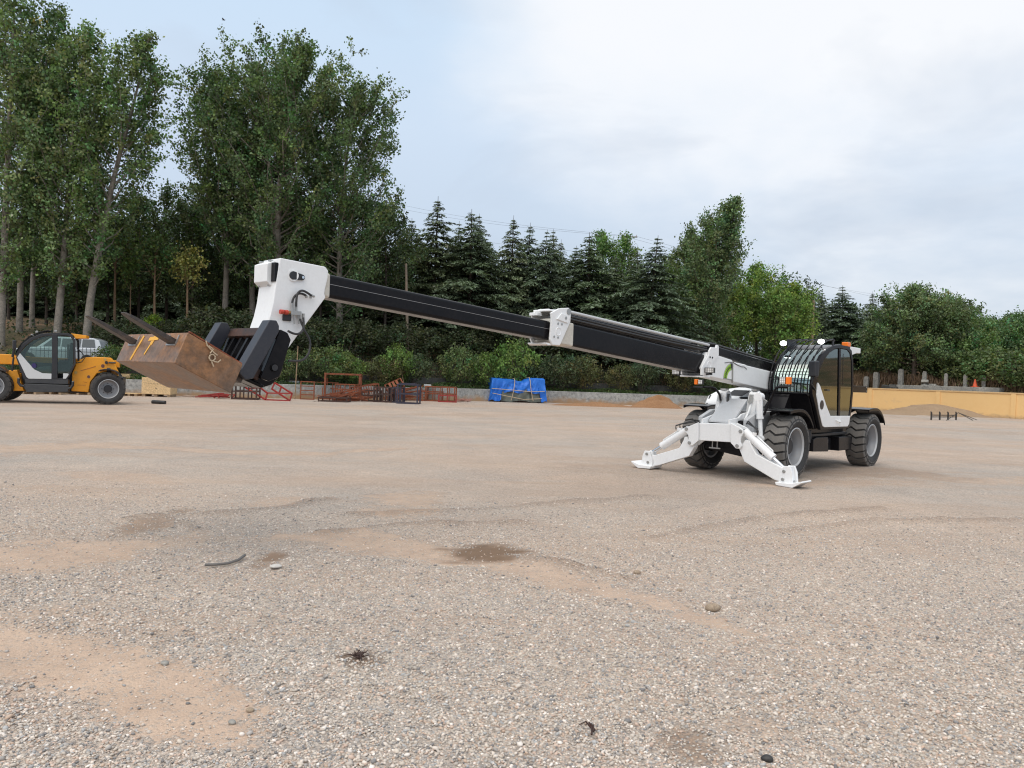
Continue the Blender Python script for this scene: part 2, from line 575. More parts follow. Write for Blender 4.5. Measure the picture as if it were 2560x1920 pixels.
def soil_mask(x, y):
    wob = (fbm(x * .9, y * 1.3, 3) - .5) * 2.1 + (fbm(x * 3.5, y * 6, 9) - .5) * 1.6
    s, dmp = np.zeros_like(x), np.zeros_like(x)
    for cx, cy, rx, ry, st, dm in PC:
        d = np.sqrt(((x - cx) / rx) ** 2 + ((y - cy) / ry) ** 2)
        m = np.clip((1.34 - d + wob * .9) * 1.6, 0, 1)
        s = np.maximum(s, m * st)
        if dm:
            dmp = np.maximum(dmp, m * dm)
    for pl, wd, st in STREAK:
        P = [ground(*p)[:2] for p in pl]
        for k in range(len(P) - 1):
            a_, d_ = P[k], P[k + 1] - P[k]
            u = np.clip(((x - a_[0]) * d_[0] + (y - a_[1]) * d_[1]) / (d_ @ d_), 0, 1)
            q = np.sqrt((x - a_[0] - u * d_[0]) ** 2 + (y - a_[1] - u * d_[1]) ** 2) / (wd[k] * (1 - u) + wd[k + 1] * u)
            s = np.maximum(s, np.clip((1.25 - q + wob * .9) * 1.2, 0, 1) * st)
    far = np.clip((fbm(x * .22, y * .35, 21) - .52) * 5, 0, 1) * np.clip((y - 9) / 12, 0, 1) * .6
    return np.maximum(s, far), dmp


RIDGE = [[(880, 1285), (1200, 1275), (1420, 1255), (1640, 1246)], [(420, 1290), (560, 1283), (720, 1268), (830, 1248)], [(800, 1330), (1000, 1312), (1300, 1308)],
         [(1640, 1345), (1800, 1316), (1950, 1292), (2200, 1270)], [(1950, 1330), (2200, 1302), (2560, 1298)], [(1270, 1395), (1420, 1415), (1560, 1450)], [(330, 1300), (400, 1290), (500, 1325)]]


def ridge_h(x, y):
    h = np.zeros_like(x)
    for pl in RIDGE:
        P = [ground(*p)[:2] for p in pl]
        for a, b in zip(P, P[1:]):
            d = b - a
            t = np.clip(((x - a[0]) * d[0] + (y - a[1]) * d[1]) / (d @ d), 0, 1)
            q = (x - a[0] - t * d[0]) ** 2 + (y - a[1] - t * d[1]) ** 2
            h = np.maximum(h, np.exp(-q / .010) * .042 * (.4 + vnoise(x * 3, y * 3, 5)))
    return h


def ground_h(x, y):
    near = np.clip((26 - y) / 10, 0, 1)
    return ((fbm(x * .55, y * .55, 40) - .5) * .05 + (fbm(x * 2.6, y * 2.6, 44, 3) - .5) * .028 + (fbm(x * 9, y * 9, 46, 2) - .5) * .012 + ridge_h(x, y)) * near


xs = np.concatenate([np.linspace(-260, -30, 24)[:-1], np.linspace(-30, -15, 40)[:-1], np.linspace(-15, 15, 330), np.linspace(15, 34, 50)[1:], np.linspace(34, 260, 24)[1:]])
ys = np.concatenate([np.linspace(-60, 1.0, 14)[:-1], np.linspace(1.0, 9, 130)[:-1], np.linspace(9, 22, 120)[:-1], np.linspace(22, 60, 90)[:-1], np.linspace(60, 400, 20)])
X, Y = np.meshgrid(xs, ys)
Z = ground_h(X, Y)
soil, damp = soil_mask(X, Y)
damp = np.maximum(damp, np.clip(ridge_h(X, Y) * 9, 0, .30))
nx, ny = len(xs), len(ys)
V = np.stack([X.ravel(), Y.ravel(), Z.ravel()], 1)
i = np.arange((nx - 1) * (ny - 1))
a = (i // (nx - 1)) * nx + i % (nx - 1)
F = np.stack([a, a + 1, a + nx + 1, a + nx], 1)

t = NT('gravel_yard')
at1 = t.n('ShaderNodeAttribute', attribute_name='soil')
at2 = t.n('ShaderNodeAttribute', attribute_name='damp')
co = t.co('Object')
v1 = t.n('ShaderNodeTexVoronoi', i_Scale=62.0)
v2 = t.n('ShaderNodeTexVoronoi', i_Scale=105.0)
for v in (v1, v2):
    t.l(co, v.inputs['Vector'])
hs = t.n('ShaderNodeSeparateColor')
t.l(v1.outputs['Color'], hs.inputs[0])
hs2 = t.n('ShaderNodeSeparateColor')
t.l(v2.outputs['Color'], hs2.inputs[0])
STN = [(0.0, (0.14, 0.14, 0.14)), (0.16, (0.26, 0.25, 0.235)), (0.40, (0.36, 0.33, 0.29)), (0.60, (0.43, 0.385, 0.33)), (0.78, (0.42, 0.335, 0.275)), (0.90, (0.50, 0.455, 0.40)), (1.0, (0.62, 0.59, 0.55))]
c1 = t.ramp(hs.outputs[0], STN)
c2 = t.ramp(hs2.outputs[1], STN)
stone = t.mix(0.45, c1, c2)
stone = t.mix(1.0, stone, (1.31, 1.25, 1.215, 1), 'MULTIPLY')
macro = t.noise(0.7, 6, 0.65)
mid = t.noise(6.0, 5, 0.7)
fine = t.noise(160.0, 3, 0.7)
pinkish = t.ramp(t.noise(0.12, 4, 0.6), [(0.40, (0.95, 0.97, 0.98)), (0.62, (1.10, 1.0, 0.92))])
stone = t.mix(1.0, stone, pinkish, 'MULTIPLY')
stone = t.mix(1.0, stone, t.ramp(macro, [(0.3, (0.86, 0.86, 0.87)), (0.7, (1.12, 1.11, 1.10))]), 'MULTIPLY')
sand = t.mix(mid, (0.47, 0.345, 0.265, 1), (0.58, 0.445, 0.35, 1))
sand = t.mix(t.math('MULTIPLY', macro, 0.7), sand, (0.54, 0.385, 0.265, 1))
sand = t.mix(1.0, sand, t.ramp(fine, [(0.3, (0.72, 0.72, 0.72)), (0.7, (1.16, 1.16, 1.16))]), 'MULTIPLY')
sand = t.mix(1.0, sand, t.ramp(t.noise(2.2, 7, 0.75), [(0.3, (0.82, 0.80, 0.79)), (0.7, (1.1, 1.1, 1.1))]), 'MULTIPLY')
sm = t.math('ADD', at1.outputs['Fac'], t.math('MULTIPLY', t.math('SUBTRACT', mid, 0.5), 0.9))
sm = t.math('ADD', sm, t.math('MULTIPLY', t.math('SUBTRACT', hs.outputs[1], 0.5), 0.75))
smm = t.n('ShaderNodeMapRange', interpolation_type='SMOOTHSTEP')
t.l(sm, smm.inputs['Value'])
smm.inputs['From Min'].default_value = 0.26
smm.inputs['From Max'].default_value = 0.95
stre = t.n('ShaderNodeMapping')
t.l(co, stre.inputs[0])
stre.inputs['Scale'].default_value = (0.16, 1.0, 1.0)
stre.inputs['Rotation'].default_value = (0, 0, 0.12)
stn = t.noise(0.9, 6, 0.7, stre.outputs[0], 0.6)
dust = t.math('ADD', t.math('MULTIPLY', macro, 0.30), t.math('MULTIPLY', t.math('SUBTRACT', stn, 0.47, True), 2.6))
dust = t.math('MINIMUM', dust, 0.78)
colr = t.mix(t.math('MAXIMUM', smm.outputs[0], dust), stone, sand)
colr = t.mix(t.math('MULTIPLY', at2.outputs['Fac'], 0.85), colr, (0.13, 0.075, 0.04, 1))
hgt = t.math('MULTIPLY', v1.outputs['Distance'], -1.0)
hgt = t.math('ADD', hgt, t.math('MULTIPLY', v2.outputs['Distance'], -0.5))
hgt = t.math('MULTIPLY', hgt, t.math('SUBTRACT', 1.0, t.math('MULTIPLY', smm.outputs[0], 0.82)))
hgt = t.math('ADD', hgt, t.math('MULTIPLY', mid, 0.5))
t.set(Base_Color=colr, Roughness=0.9)
t.b.inputs['Specular IOR Level'].default_value = 0.25
t.bump(hgt, 0.95, 0.015)
g = np_mesh('gravel_ground', V, F, t.mat, smooth=True)
for nm, arr in (('soil', soil), ('damp', damp)):
    A = g.data.attributes.new(nm, 'FLOAT', 'POINT')
    A.data.foreach_set('value', arr.ravel().astype(np.float32))
tag(g, 'wide yard of pale gravel with bare sandy patches', kind='structure')

# loose stones of the gravel where they are near enough to be seen one by one
PV = np.array([(x, y, z_) for x in (-1, 1) for y in (-1, 1) for z_ in (-1, 1)], float) * .62
PV = np.concatenate([PV, np.array([(1, 0, 0), (-1, 0, 0), (0, 1, 0), (0, -1, 0), (0, 0, 1), (0, 0, -1)], float)])
PF = []
for fc, q in ((8, (4, 6, 7, 5)), (9, (0, 1, 3, 2)), (10, (2, 3, 7, 6)), (11, (0, 4, 5, 1)), (12, (1, 5, 7, 3)), (13, (0, 2, 6, 4))):
    PF += [(q[k], q[(k + 1) % 4], fc) for k in range(4)]
PF = np.array(PF)


def pebbles(name, px, py, size, cols):
    n = len(px)
    S = size[:, None] * np.stack([rng.uniform(.8, 1.25, n), rng.uniform(.6, 1.0, n), rng.uniform(.42, .75, n)], 1)
    v = PV[None] * (1 + rng.uniform(-.22, .22, (n, 14, 1))) * S[:, None]
    an = rng.uniform(0, 2 * PI, n)
    ca, sa = np.cos(an)[:, None], np.sin(an)[:, None]
    tl = rng.uniform(-.5, .5, n)[:, None]
    xx = v[:, :, 0] * ca - v[:, :, 1] * sa
    yy = v[:, :, 0] * sa + v[:, :, 1] * ca
    zz = v[:, :, 2] + xx * np.sin(tl)
    zb = ground_h(px, py) + S[:, 2] * rng.uniform(.1, .7, n)
    P = np.stack([xx + px[:, None], yy + py[:, None], zz + zb[:, None]], 2).reshape(-1, 3)
    f = (PF[None] + (np.arange(n) * 14)[:, None, None]).reshape(-1, 3)
    c = np.repeat(cols, 14, axis=0)
    return np_mesh(name, P, f, PEBBLE, c, smooth=True)


PAL = np.array([(.17, .17, .17), (.29, .28, .265), (.38, .35, .31), (.44, .40, .345), (.43, .34, .28), (.50, .46, .41), (.60, .57, .53), (.31, .32, .32), (.40, .31, .24)]) * np.array([1.30, 1.225, 1.18])
NP_ = 230000
yy = 2.6 + 7.4 * rng.random(NP_) ** 1.1
xx = (rng.random(NP_) * 2 - 1) * (yy * .74 + .3)
sm_, dm_ = soil_mask(xx, yy)
keep = rng.random(NP_) > np.clip(sm_ * 1.10, 0, .93)
keep &= rng.random(NP_) < np.clip((10.2 - yy) / 5.0, 0.0, 1)
xx, yy = xx[keep], yy[keep]
pc = PAL[rng.choice(len(PAL), len(xx), p=[.07, .15, .19, .18, .11, .12, .06, .07, .05])] * rng.uniform(.85, 1.15, (len(xx), 1))
peb = pebbles('gravel', xx, yy, rng.lognormal(math.log(.0060), .30, len(xx)).clip(.003, .019), pc)
tag(peb, 'loose grey and tan gravel stones covering the near yard', kind='stuff')

# ------------------------------------------------------------------ hillside behind the yard
EDGE = [(-70, 31), (-24, 36.9), (-17, 38.2), (-10.8, 39.9), (-6.5, 42.9), (-2.4, 46.2), (2.5, 48.5), (8, 49.4), (15, 51.5), (20, 54.5), (24.4, 61.6), (26.3, 58.8), (32.8, 49.6), (40, 39.4), (58, 14)]
EDIR = [(-.25, .97), (-.28, .96), (-.33, .94), (-.42, .9), (-.45, .89), (-.36, .93), (-.28, .96), (-.26, .97), (-.25, .97), (-.1, .99), (.2, .98), (.45, .9), (.75, .66), (.85, .52), (.92, .4)]
SS = [0.05, .35, .7, 1.1, 1.5, 1.75, 2.2, 3.2, 4.4, 6, 8, 11, 15, 22, 32, 50, 80, 130]
ZL = [.55, .66, .70, .72, .74, 1.15, 1.2, 1.3, 1.95, 2.8, 3.4, 3.7, 4.0, 4.3, 4.6, 5.0, 5.5, 6]
ZR = [1.2, 1.25, 1.3, 1.35, 1.4, 1.42, 1.5, 1.6, 1.75, 2.0, 2.6, 3.3, 4.0, 4.5, 5, 5.3, 5.6, 6]


def edge_pt(tt):
    k = min(int(tt), len(EDGE) - 2)
    u = tt - k
    p = np.array(EDGE[k]) * (1 - u) + np.array(EDGE[k + 1]) * u
    d = np.array(EDIR[k]) * (1 - u) + np.array(EDIR[k + 1]) * u
    return p, d / np.linalg.norm(d)


TN = []
for k in range(len(EDGE) - 1):
    L_ = math.dist(EDGE[k], EDGE[k + 1])
    m = max(2, int(L_ / .8))
    TN += [k + q / m for q in range(m)]
TN.append(len(EDGE) - 1)
V = []
for tt in TN:
    p, d = edge_pt(tt)
    br = min(1, max(0, (tt - 8.5) / 2.2))
    for s_, zl, zr in zip(SS, ZL, ZR):
        q = p + d * s_
        zz = zl * (1 - br) + zr * br
        if s_ > 2:
            zz += (float(vnoise(np.array(q[0] * .35), np.array(q[1] * .35), 60)) - .5) * min(1.0, s_ * .12)
        V.append((q[0], q[1], zz))
nS = len(SS)
i = np.arange((len(TN) - 1) * (nS - 1))
a = (i // (nS - 1)) * nS + i % (nS - 1)
F = np.stack([a, a + nS, a + nS + 1, a + 1], 1)
V = np.array(V)
t = NT('hillside_soil')
n1 = t.noise(.5, 6, .65)
n2 = t.noise(5, 5, .7)
n3 = t.noise(30, 3, .7)
c = t.ramp(n1, [(.32, (.055, .06, .022)), (.48, (.13, .095, .05)), (.60, (.23, .13, .08)), (.72, (.20, .15, .075))])
c = t.mix(1.0, c, t.ramp(n2, [(.3, (.6, .6, .55)), (.7, (1.25, 1.2, 1.1))]), 'MULTIPLY')
t.set(Base_Color=c, Roughness=.95)
t.bump(t.math('ADD', n2, t.math('MULTIPLY', n3, .4)), .8, .15)
hill = np_mesh('hillside', V, F, t.mat, smooth=True)
tag(hill, 'earth bank rising behind the yard under the trees', kind='structure')
BV = BVHTree.FromPolygons([Vector(p) for p in V], [tuple(int(k) for k in f) for f in F])


def ter(x, y):
    h = BV.ray_cast(Vector((x, y, 60)), Vector((0, 0, -1)))
    return h[0].z if h[0] is not None else 0.0


def proj(P):
    d = np.array(P, float) - CAM
    ct, st = math.cos(TILT), math.sin(TILT)
    dep = d[1] * ct + d[2] * st
    v = -d[1] * st + d[2] * ct
    Xp, Yp = FPX * d[0] / dep, -FPX * v / dep
    return 1280 + _c * Xp - _s * Yp, 960 + _s * Xp + _c * Yp


def edge_px(px, s=0.0, lo=0.0, hi=12.99):
    best, bt = 1e9, lo
    for tt in np.linspace(lo, hi, 1600):
        p, d = edge_pt(tt)
        q = p + d * s
        e = abs(proj((q[0], q[1], 1.0))[0] - px)
        if e < best:
            best, bt = e, tt
    p, d = edge_pt(bt)
    q = p + d * s
    p2, d2 = edge_pt(min(bt + .02, 13.9))
    q2 = p2 + d2 * s
    return np.array([q[0], q[1]]), math.atan2(q2[1] - q[1], q2[0] - q[0]), bt



# ------------------------------------------------------------------ plants
def leaf_geo(C, S, col, aspect=.8, dirs=None, spread=1.0, flat=0.0):
    n = len(C)
    u = rng.normal(size=(n, 3))
    if dirs is not None:
        u = dirs + u * spread
    u /= np.linalg.norm(u, axis=1)[:, None]
    b = rng.normal(size=(n, 3))
    if flat:
        nrm = np.array([0, 0, 1.0]) + rng.normal(size=(n, 3)) * (1 - flat)
        b = np.cross(nrm, u)
    v = b - u * np.sum(u * b, 1)[:, None]
    v /= np.linalg.norm(v, axis=1)[:, None] + 1e-9
    S = np.asarray(S)[:, None]
    P = np.stack([C - u * S * .5, C + v * S * .5 * aspect - u * S * .08, C + u * S * .5, C - v * S * .5 * aspect - u * S * .08], 1).reshape(-1, 3)
    F = np.arange(n * 4).reshape(n, 4)
    return P, F, np.repeat(col, 4, axis=0)


def np_tube(paths):
    """list of (points, radii, sides) -> one tube mesh as arrays"""
    V, F, b = [], [], 0
    for P, r, n in paths:
        P = np.asarray(P, float)
        m = len(P)
        T = np.gradient(P, axis=0)
        T /= np.linalg.norm(T, axis=1)[:, None] + 1e-9
        A = np.where(np.abs(T[:, 2:3]) < .9, np.array([[0, 0, 1.0]]), np.array([[1.0, 0, 0]]))
        N = np.cross(T, A)
        N /= np.linalg.norm(N, axis=1)[:, None] + 1e-9
        B = np.cross(T, N)
        an = np.arange(n) * 2 * PI / n
        r = np.asarray(r)[:, None, None]
        v = P[:, None] + r * (N[:, None] * np.cos(an)[None, :, None] + B[:, None] * np.sin(an)[None, :, None])
        V.append(v.reshape(-1, 3))
        k = np.arange((m - 1) * n)
        i, j = k // n, k % n
        F.append(np.stack([i * n + j, i * n + (j + 1) % n, (i + 1) * n + (j + 1) % n, (i + 1) * n + j], 1) + b)
        b += m * n
    return np.concatenate(V), np.concatenate(F)


def spine_pts(pts, n=24, wob=.0):
    P = np.asarray(pts, float)
    d = np.concatenate([[0], np.cumsum(np.linalg.norm(np.diff(P, axis=0), axis=1))])
    s = np.linspace(0, d[-1], n)
    # smooth the polyline a little
    Q = np.stack([np.interp(s, d, P[:, k]) for k in range(3)], 1)
    for _ in range(3):
        Q[1:-1] = (Q[:-2] + 2 * Q[1:-1] + Q[2:]) / 4
    if wob:
        Q[1:, :2] += rng.normal(size=(n - 1, 2)) * wob
    return Q, d[-1]


def broadleaf(name, spine, r0, Rmax, prof, n_limb=60, n_twig=13, n_leaf=24, lsize=.16, col=(.055, .085, .032), up=(1.75, .75), start=.22, bark=None,
              var=.45, wide=(1, 1), twl=(.4, .9), clump=.15):
    """spine: world points from the foot to the tip; prof(t) -> relative crown radius"""
    base = np.array(spine[0], float)
    Q, H = spine_pts(np.array(spine) - base)
    tubes = [(Q, np.interp(np.linspace(0, 1, len(Q)), [0, .03, .5, 1], [r0 * 1.25, r0, r0 * .62, .02]), 9)]
    C, S, K = [], [], []
    col = np.array(col) * np.array([1.95, 1.86, 1.66])
    for k in range(n_limb):
        t_ = start + (0.985 - start) * ((k + rng.random()) / n_limb) ** .9
        p0 = np.array([np.interp(t_, np.linspace(0, 1, len(Q)), Q[:, j]) for j in range(3)])
        az = k * 2.399 + rng.normal() * .5
        o = np.array([math.cos(az) * wide[0], math.sin(az) * wide[1], 0])
        Lb = Rmax * prof(t_) * rng.uniform(.7, 1.15) + .25
        rise = (up[1] + (up[0] - up[1]) * t_) * rng.uniform(.8, 1.25)
        room = Q[-1, 2] * (1.0 - .16 * rng.random() * Lb / Rmax) - p0[2] - .1
        Lb = min(Lb, max(.2, room / rise))              # no limb overtops the leader
        m = 6
        s_ = np.linspace(0, 1, m)[:, None]
        P = p0 + o * Lb * s_ * (1 - .12 * s_) + np.array([0, 0, 1.0]) * Lb * rise * (s_ * .55 + .45 * s_ ** 2)
        P[1:] += rng.normal(size=(m - 1, 3)) * .05 * Lb * s_[1:]
        pass
        rb = max(.012, r0 * .36 * (1 - t_ * .75) * (Lb / max(Rmax, .1)) ** .6)
        tubes.append((P, np.linspace(rb, .006, m), 5))
        nt = max(3, int(n_twig * (Lb / Rmax) ** .8))
        for q in range(nt):
            u = rng.uniform(.28, 1.02) if q else 1.0
            pp = np.array([np.interp(u, s_[:, 0], P[:, j]) for j in range(3)])
            d = (P[-1] - P[0]) / (np.linalg.norm(P[-1] - P[0]) + 1e-6) * .5 + rng.normal(size=3) * .62 + np.array([0, 0, .38])
            d /= np.linalg.norm(d)
            tl = rng.uniform(*twl) * (.6 + .5 * Lb / Rmax)
            e = pp + d * tl
            if rng.random() < .5:
                tubes.append((np.stack([pp, (pp + e) / 2 + rng.normal(size=3) * .04, e]), [.012, .009, .005], 3))
            nl = int(n_leaf * 1.25 * rng.uniform(.5, 1.3))
            uu = rng.random((nl, 1)) ** .8
            C.append(pp + d * tl * uu * 1.1 + rng.normal(size=(nl, 3)) * clump)
            S.append(lsize * rng.uniform(.6, 1.3, nl))
            cb = col * (1 + var * rng.normal() * .6) * np.array([1 + .16 * rng.normal(), 1, 1 + .12 * rng.normal()])
            K.append(np.clip(cb * (1 + var * .55 * rng.normal(size=(nl, 1))), .008, .5))
    V, F = np_tube(tubes)
    root = empty(name, base)
    np_mesh('trunk', V, F, bark or BARK, smooth=True, parent=root)
    P, F, K2 = leaf_geo(np.concatenate(C), np.concatenate(S), np.concatenate(K))
    np_mesh('crown', P, F, LEAF, K2, parent=root)
    return root


def cedar(name, H, Rb, seed, col=(.040, .060, .036), tiers=30, dens=1.0, bare=.05, double=False):
    """layered dark conifer at the origin"""
    global rng
    keep_, rng = rng, np.random.default_rng(seed)
    Q, _ = spine_pts([(0, 0, 0), (0.05, 0, H * .5), (rng.normal() * .1, rng.normal() * .1, H)], 20)
    tubes = [(Q, np.interp(np.linspace(0, 1, 20), [0, 1], [.17, .012]), 7)]
    C, S, K, D, C2, S2, K2_, D2 = [], [], [], [], [], [], [], []
    col = np.array(col)
    for k in range(tiers):
        t_ = bare + (1 - bare) * ((k + rng.random() * .7) / tiers) ** .92
        if t_ > .985:
            continue
        z = t_ * H
        px_, py_ = np.interp(t_, np.linspace(0, 1, 20), Q[:, 0]), np.interp(t_, np.linspace(0, 1, 20), Q[:, 1])
        Rt = Rb * min(.98, 1.32 * (1 - t_) ** 1.12) * (1.0 if t_ > .18 else .82 + t_) + .06
        nb = 5
        a0 = rng.random() * 6.28
        for b in range(nb):
            az = a0 + b * 2 * PI / nb + rng.normal() * .28
            Lb = Rt * rng.choice([.62, .85, 1.0, 1.12], p=[.2, .35, .3, .15]) * rng.uniform(.9, 1.1)
            o = np.array([math.cos(az), math.sin(az), 0])
            side = np.array([-o[1], o[0], 0])
            tilt = rng.normal() * .13 + .14 + 1.3 * max(0, t_ - .72)
            m = 5
            s_ = np.linspace(0, 1, m)[:, None]
            z_j = z + rng.normal() * .16 * (1 - t_)
            P = np.array([px_, py_, z_j]) + o * Lb * s_ + np.array([0, 0, 1.0]) * Lb * (tilt * s_ - .34 * s_ ** 2.2)
            tubes.append((P, np.linspace(.035 * (1 - t_) + .008, .004, m), 4))
            cb = col * (1 + .30 * rng.normal())
            ns = max(4, int(9 * Lb * dens))
            for q in range(ns):
                u = .12 + .9 * (q + rng.random()) / ns
                pp = np.array([np.interp(u, s_[:, 0], P[:, j]) for j in range(3)])
                sg = 1 if q % 2 else -1
                wl = (.20 + .40 * Lb * (1 - u) * .6 + .18 * rng.random()) * min(1.0, .22 + Lb * .85)
                d = o * .75 + side * sg * rng.uniform(.5, 1.1) + np.array([0, 0, -.22 + .15 * rng.normal()])
                d /= np.linalg.norm(d)
                nl = max(4, int(20 * wl * dens) + 4)
                uu = rng.random((nl, 1))
                C.append(pp + d * wl * uu + np.array([0, 0, -.16]) * (uu ** 2) * wl + rng.normal(size=(nl, 3)) * np.array([.05, .05, .028]) * min(1.0, .3 + Lb))
                S.append(rng.uniform(.13, .30, nl) * min(1.0, .45 + Lb * .6))
                D.append(np.repeat((d + np.array([0, 0, -.12]))[None], nl, 0))
                tipf = .75 + .75 * np.clip(uu * .7 + u * .5 - .2, 0, 1)
                K.append(np.clip(cb * tipf * (1 + .22 * rng.normal(size=(nl, 1))), .008, .3))
    V, F = np_tube(tubes)
    root = empty(name, (0, 0, 0))
    np_mesh('trunk', V, F, BARKDK, smooth=True, parent=root)
    P, F, K2 = leaf_geo(np.concatenate(C), np.concatenate(S), np.concatenate(K), aspect=.36, dirs=np.concatenate(D), spread=.30, flat=.55)
    np_mesh('crown', P, F, NEEDLE, K2, parent=root)
    rng = keep_
    return root


def shrub(name, H, Rw, seed, col, n=130, nl=26, lsize=.12, stems=7, bark=None, low=.12):
    global rng
    keep_, rng = rng, np.random.default_rng(seed)
    tubes, C, S, K = [], [], [], []
    col = np.array(col) * np.array([1.7, 1.6, 1.36])
    for k in range(stems):
        az, rr = rng.random() * 6.28, Rw * rng.uniform(.15, .75)
        e = np.array([math.cos(az) * rr, math.sin(az) * rr, H * rng.uniform(.55, .9)])
        b = np.array([math.cos(az) * .12, math.sin(az) * .12, 0])
        tubes.append((np.stack([b, (b + e) / 2 * np.array([.8, .8, 1]), e]), [.028, .02, .008], 5))
    for k in range(n):
        v = rng.normal(size=3)
        v /= np.linalg.norm(v)
        rad = rng.uniform(.35, 1.06) ** .6
        hz = .5 + .5 * v[2] * rad
        c = np.array([v[0] * rad * Rw, v[1] * rad * Rw, H * (low + (1 - low) * hz)])
        c[:2] *= .72 + .4 * math.sin(PI * min(1, hz + .1))
        m = int(nl * rng.uniform(.5, 1.3))
        d = np.array([v[0] * .5, v[1] * .5, .55])
        uu = rng.random((m, 1))
        C.append(c + d * uu * .45 + rng.normal(size=(m, 3)) * .10)
        S.append(lsize * rng.uniform(.6, 1.3, m))
        cb = col * (1 + .30 * rng.normal()) * np.array([1 + .15 * rng.normal(), 1, 1])
        K.append(np.clip(cb * (1 + .28 * rng.normal(size=(m, 1))), .008, .5))
    V, F = np_tube(tubes)
    root = empty(name, (0, 0, 0))
    np_mesh('stem', V, F, bark or BARKDK, smooth=True, parent=root)
    P, F, K2 = leaf_geo(np.concatenate(C), np.concatenate(S), np.concatenate(K), aspect=.7)
    np_mesh('foliage', P, F, LEAF, K2, parent=root)
    rng = keep_
    return root


def place(o, px, D, top=None, width_scale=1.0, rz=None, h0=None, sink=.15):
    """stand a plant on the bank on the sight column px at D metres; scale it so that its top meets row top"""
    p = at(px, 900, D)
    zb = ter(p[0], p[1]) - sink
    o.location = (p[0], p[1], zb)
    o.rotation_euler = (0, 0, random.random() * 6.28 if rz is None else rz)
    if top is not None:
        zt = at(px, top, D)[2]
        s = (zt - zb) / h0
        o.scale = (s * width_scale, s * width_scale, s)
    return o


def px_spine(pts, D):
    """trunk through the given sight lines at D metres, its foot on the bank"""
    P = [at(x, y, D) for x, y in pts]
    f = P[0]
    f = np.array([f[0], f[1], ter(f[0], f[1]) - .15])
    return [f] + P[1:]


# tall poplars on the left
dome = lambda t: max(.12, math.sin(PI * min(1, max(0, (t - .02) / 1.02))) ** .62) if t < .93 else .16
tall = lambda t: (.45 + .55 * min(1, (t - .2) / .25)) * (1 if t < .55 else max(.10, 1 - (t - .55) / .47))
LG = (.085, .122, .056)
POP = 'tall poplars on the bank at the left'
tr = broadleaf('poplar_tree', px_spine([(2, 840), (8, 700), (15, 500), (25, 250), (40, -60)], 41), .20, 2.6, tall, 74, 14, 24, col=LG, start=.14)
tag(tr, 'poplar cut by the left edge of the photo, its top out of frame', 'tree', POP)
tr = broadleaf('poplar_tree', px_spine([(48, 838), (52, 740), (50, 640), (70, 430), (110, 180), (145, 20)], 43), .17, 2.5, tall, 62, 14, 24, col=(.056, .090, .036), start=.16)
tag(tr, 'slim poplar with pale bent trunk, second from the left edge', 'tree', POP)
tr = broadleaf('poplar_tree', px_spine([(80, 836), (80, 760), (84, 660), (90, 560), (100, 420), (130, 260), (150, 120)], 45), .15, 2.0, tall, 50, 12, 22, col=(.05, .08, .034), start=.20)
tag(tr, 'poplar with thin kinked pale trunk between the slim one and the straight one', 'tree', POP)
tr = broadleaf('poplar_tree', px_spine([(141, 838), (150, 760), (160, 640), (166, 560), (176, 400), (200, 200), (222, 78)], 42), .21, 2.7, tall, 84, 14, 24, col=LG, start=.17)
tag(tr, 'poplar with straight thick pale trunk rising behind the orange telehandler roof', 'tree', POP)
tr = broadleaf('poplar_tree', px_spine([(216, 840), (222, 770), (236, 690), (252, 600), (285, 440), (335, 260), (372, 95)], 42), .22, 2.5, tall, 70, 15, 24, col=(.066, .104, .042), start=.19)
tag(tr, 'poplar whose pale trunk leans right above the upturned forks', 'tree', POP)
tr = broadleaf('poplar_tree', px_spine([(560, 830), (568, 640), (560, 480), (548, 300), (535, 190)], 49), .20, 3.9, dome, 84, 15, 26, col=(.056, .088, .038), start=.24)
tag(tr, 'broad poplar forming the left shoulder of the big dome crown', 'tree', POP)
tr = broadleaf('poplar_tree', px_spine([(690, 830), (692, 650), (696, 490), (720, 290), (765, 112)], 48), .30, 5.4, dome, 140, 18, 27, col=(.058, .090, .040), start=.16, up=(1.3, .5))
tag(tr, 'largest poplar, highest point of the dome crown above the raised boom head', 'tree', POP)
tr = broadleaf('poplar_tree', px_spine([(850, 850), (848, 680), (852, 520), (872, 350), (905, 215)], 49), .22, 4.1, dome, 116, 16, 26, col=(.054, .084, .038), start=.12, up=(1.3, .5))
tag(tr, 'poplar forming the right slope of the big dome crown beside the cedars', 'tree', POP)
tr = broadleaf('poplar_tree', px_spine([(632, 850), (630, 700), (628, 520), (632, 300), (640, 165)], 50), .2, 4.0, dome, 90, 15, 26, col=(.054, .084, .036), start=.2)
tag(tr, 'poplar in the middle of the dome crown left of its highest point', 'tree', POP)
# thin young trees on the bank behind the forks
for k, (x, tp, lab, c_) in enumerate([(287, 560, 'young tree with a straight brown trunk between the two upturned forks', (.06, .085, .03)), (386, 600, 'young tree standing beside the lime green bush', (.05, .08, .03)),
                                      (468, 640, 'young tree with a few pale yellow leaves left of the boom head', (.13, .14, .045)), (326, 690, 'thin sapling behind the far fork tine', (.06, .09, .03))]):
    tr = broadleaf('young_tree', px_spine([(x, 835), (x, 740), (x + 2, 660), (x + 6, tp)], 46), .09 if k != 3 else .05, 1.4, lambda t: .8 if t < .85 else .4, 22, 8, 16, col=c_, start=.52, bark=BARKBR)
    tag(tr, lab, 'tree', 'young trees on the bank')

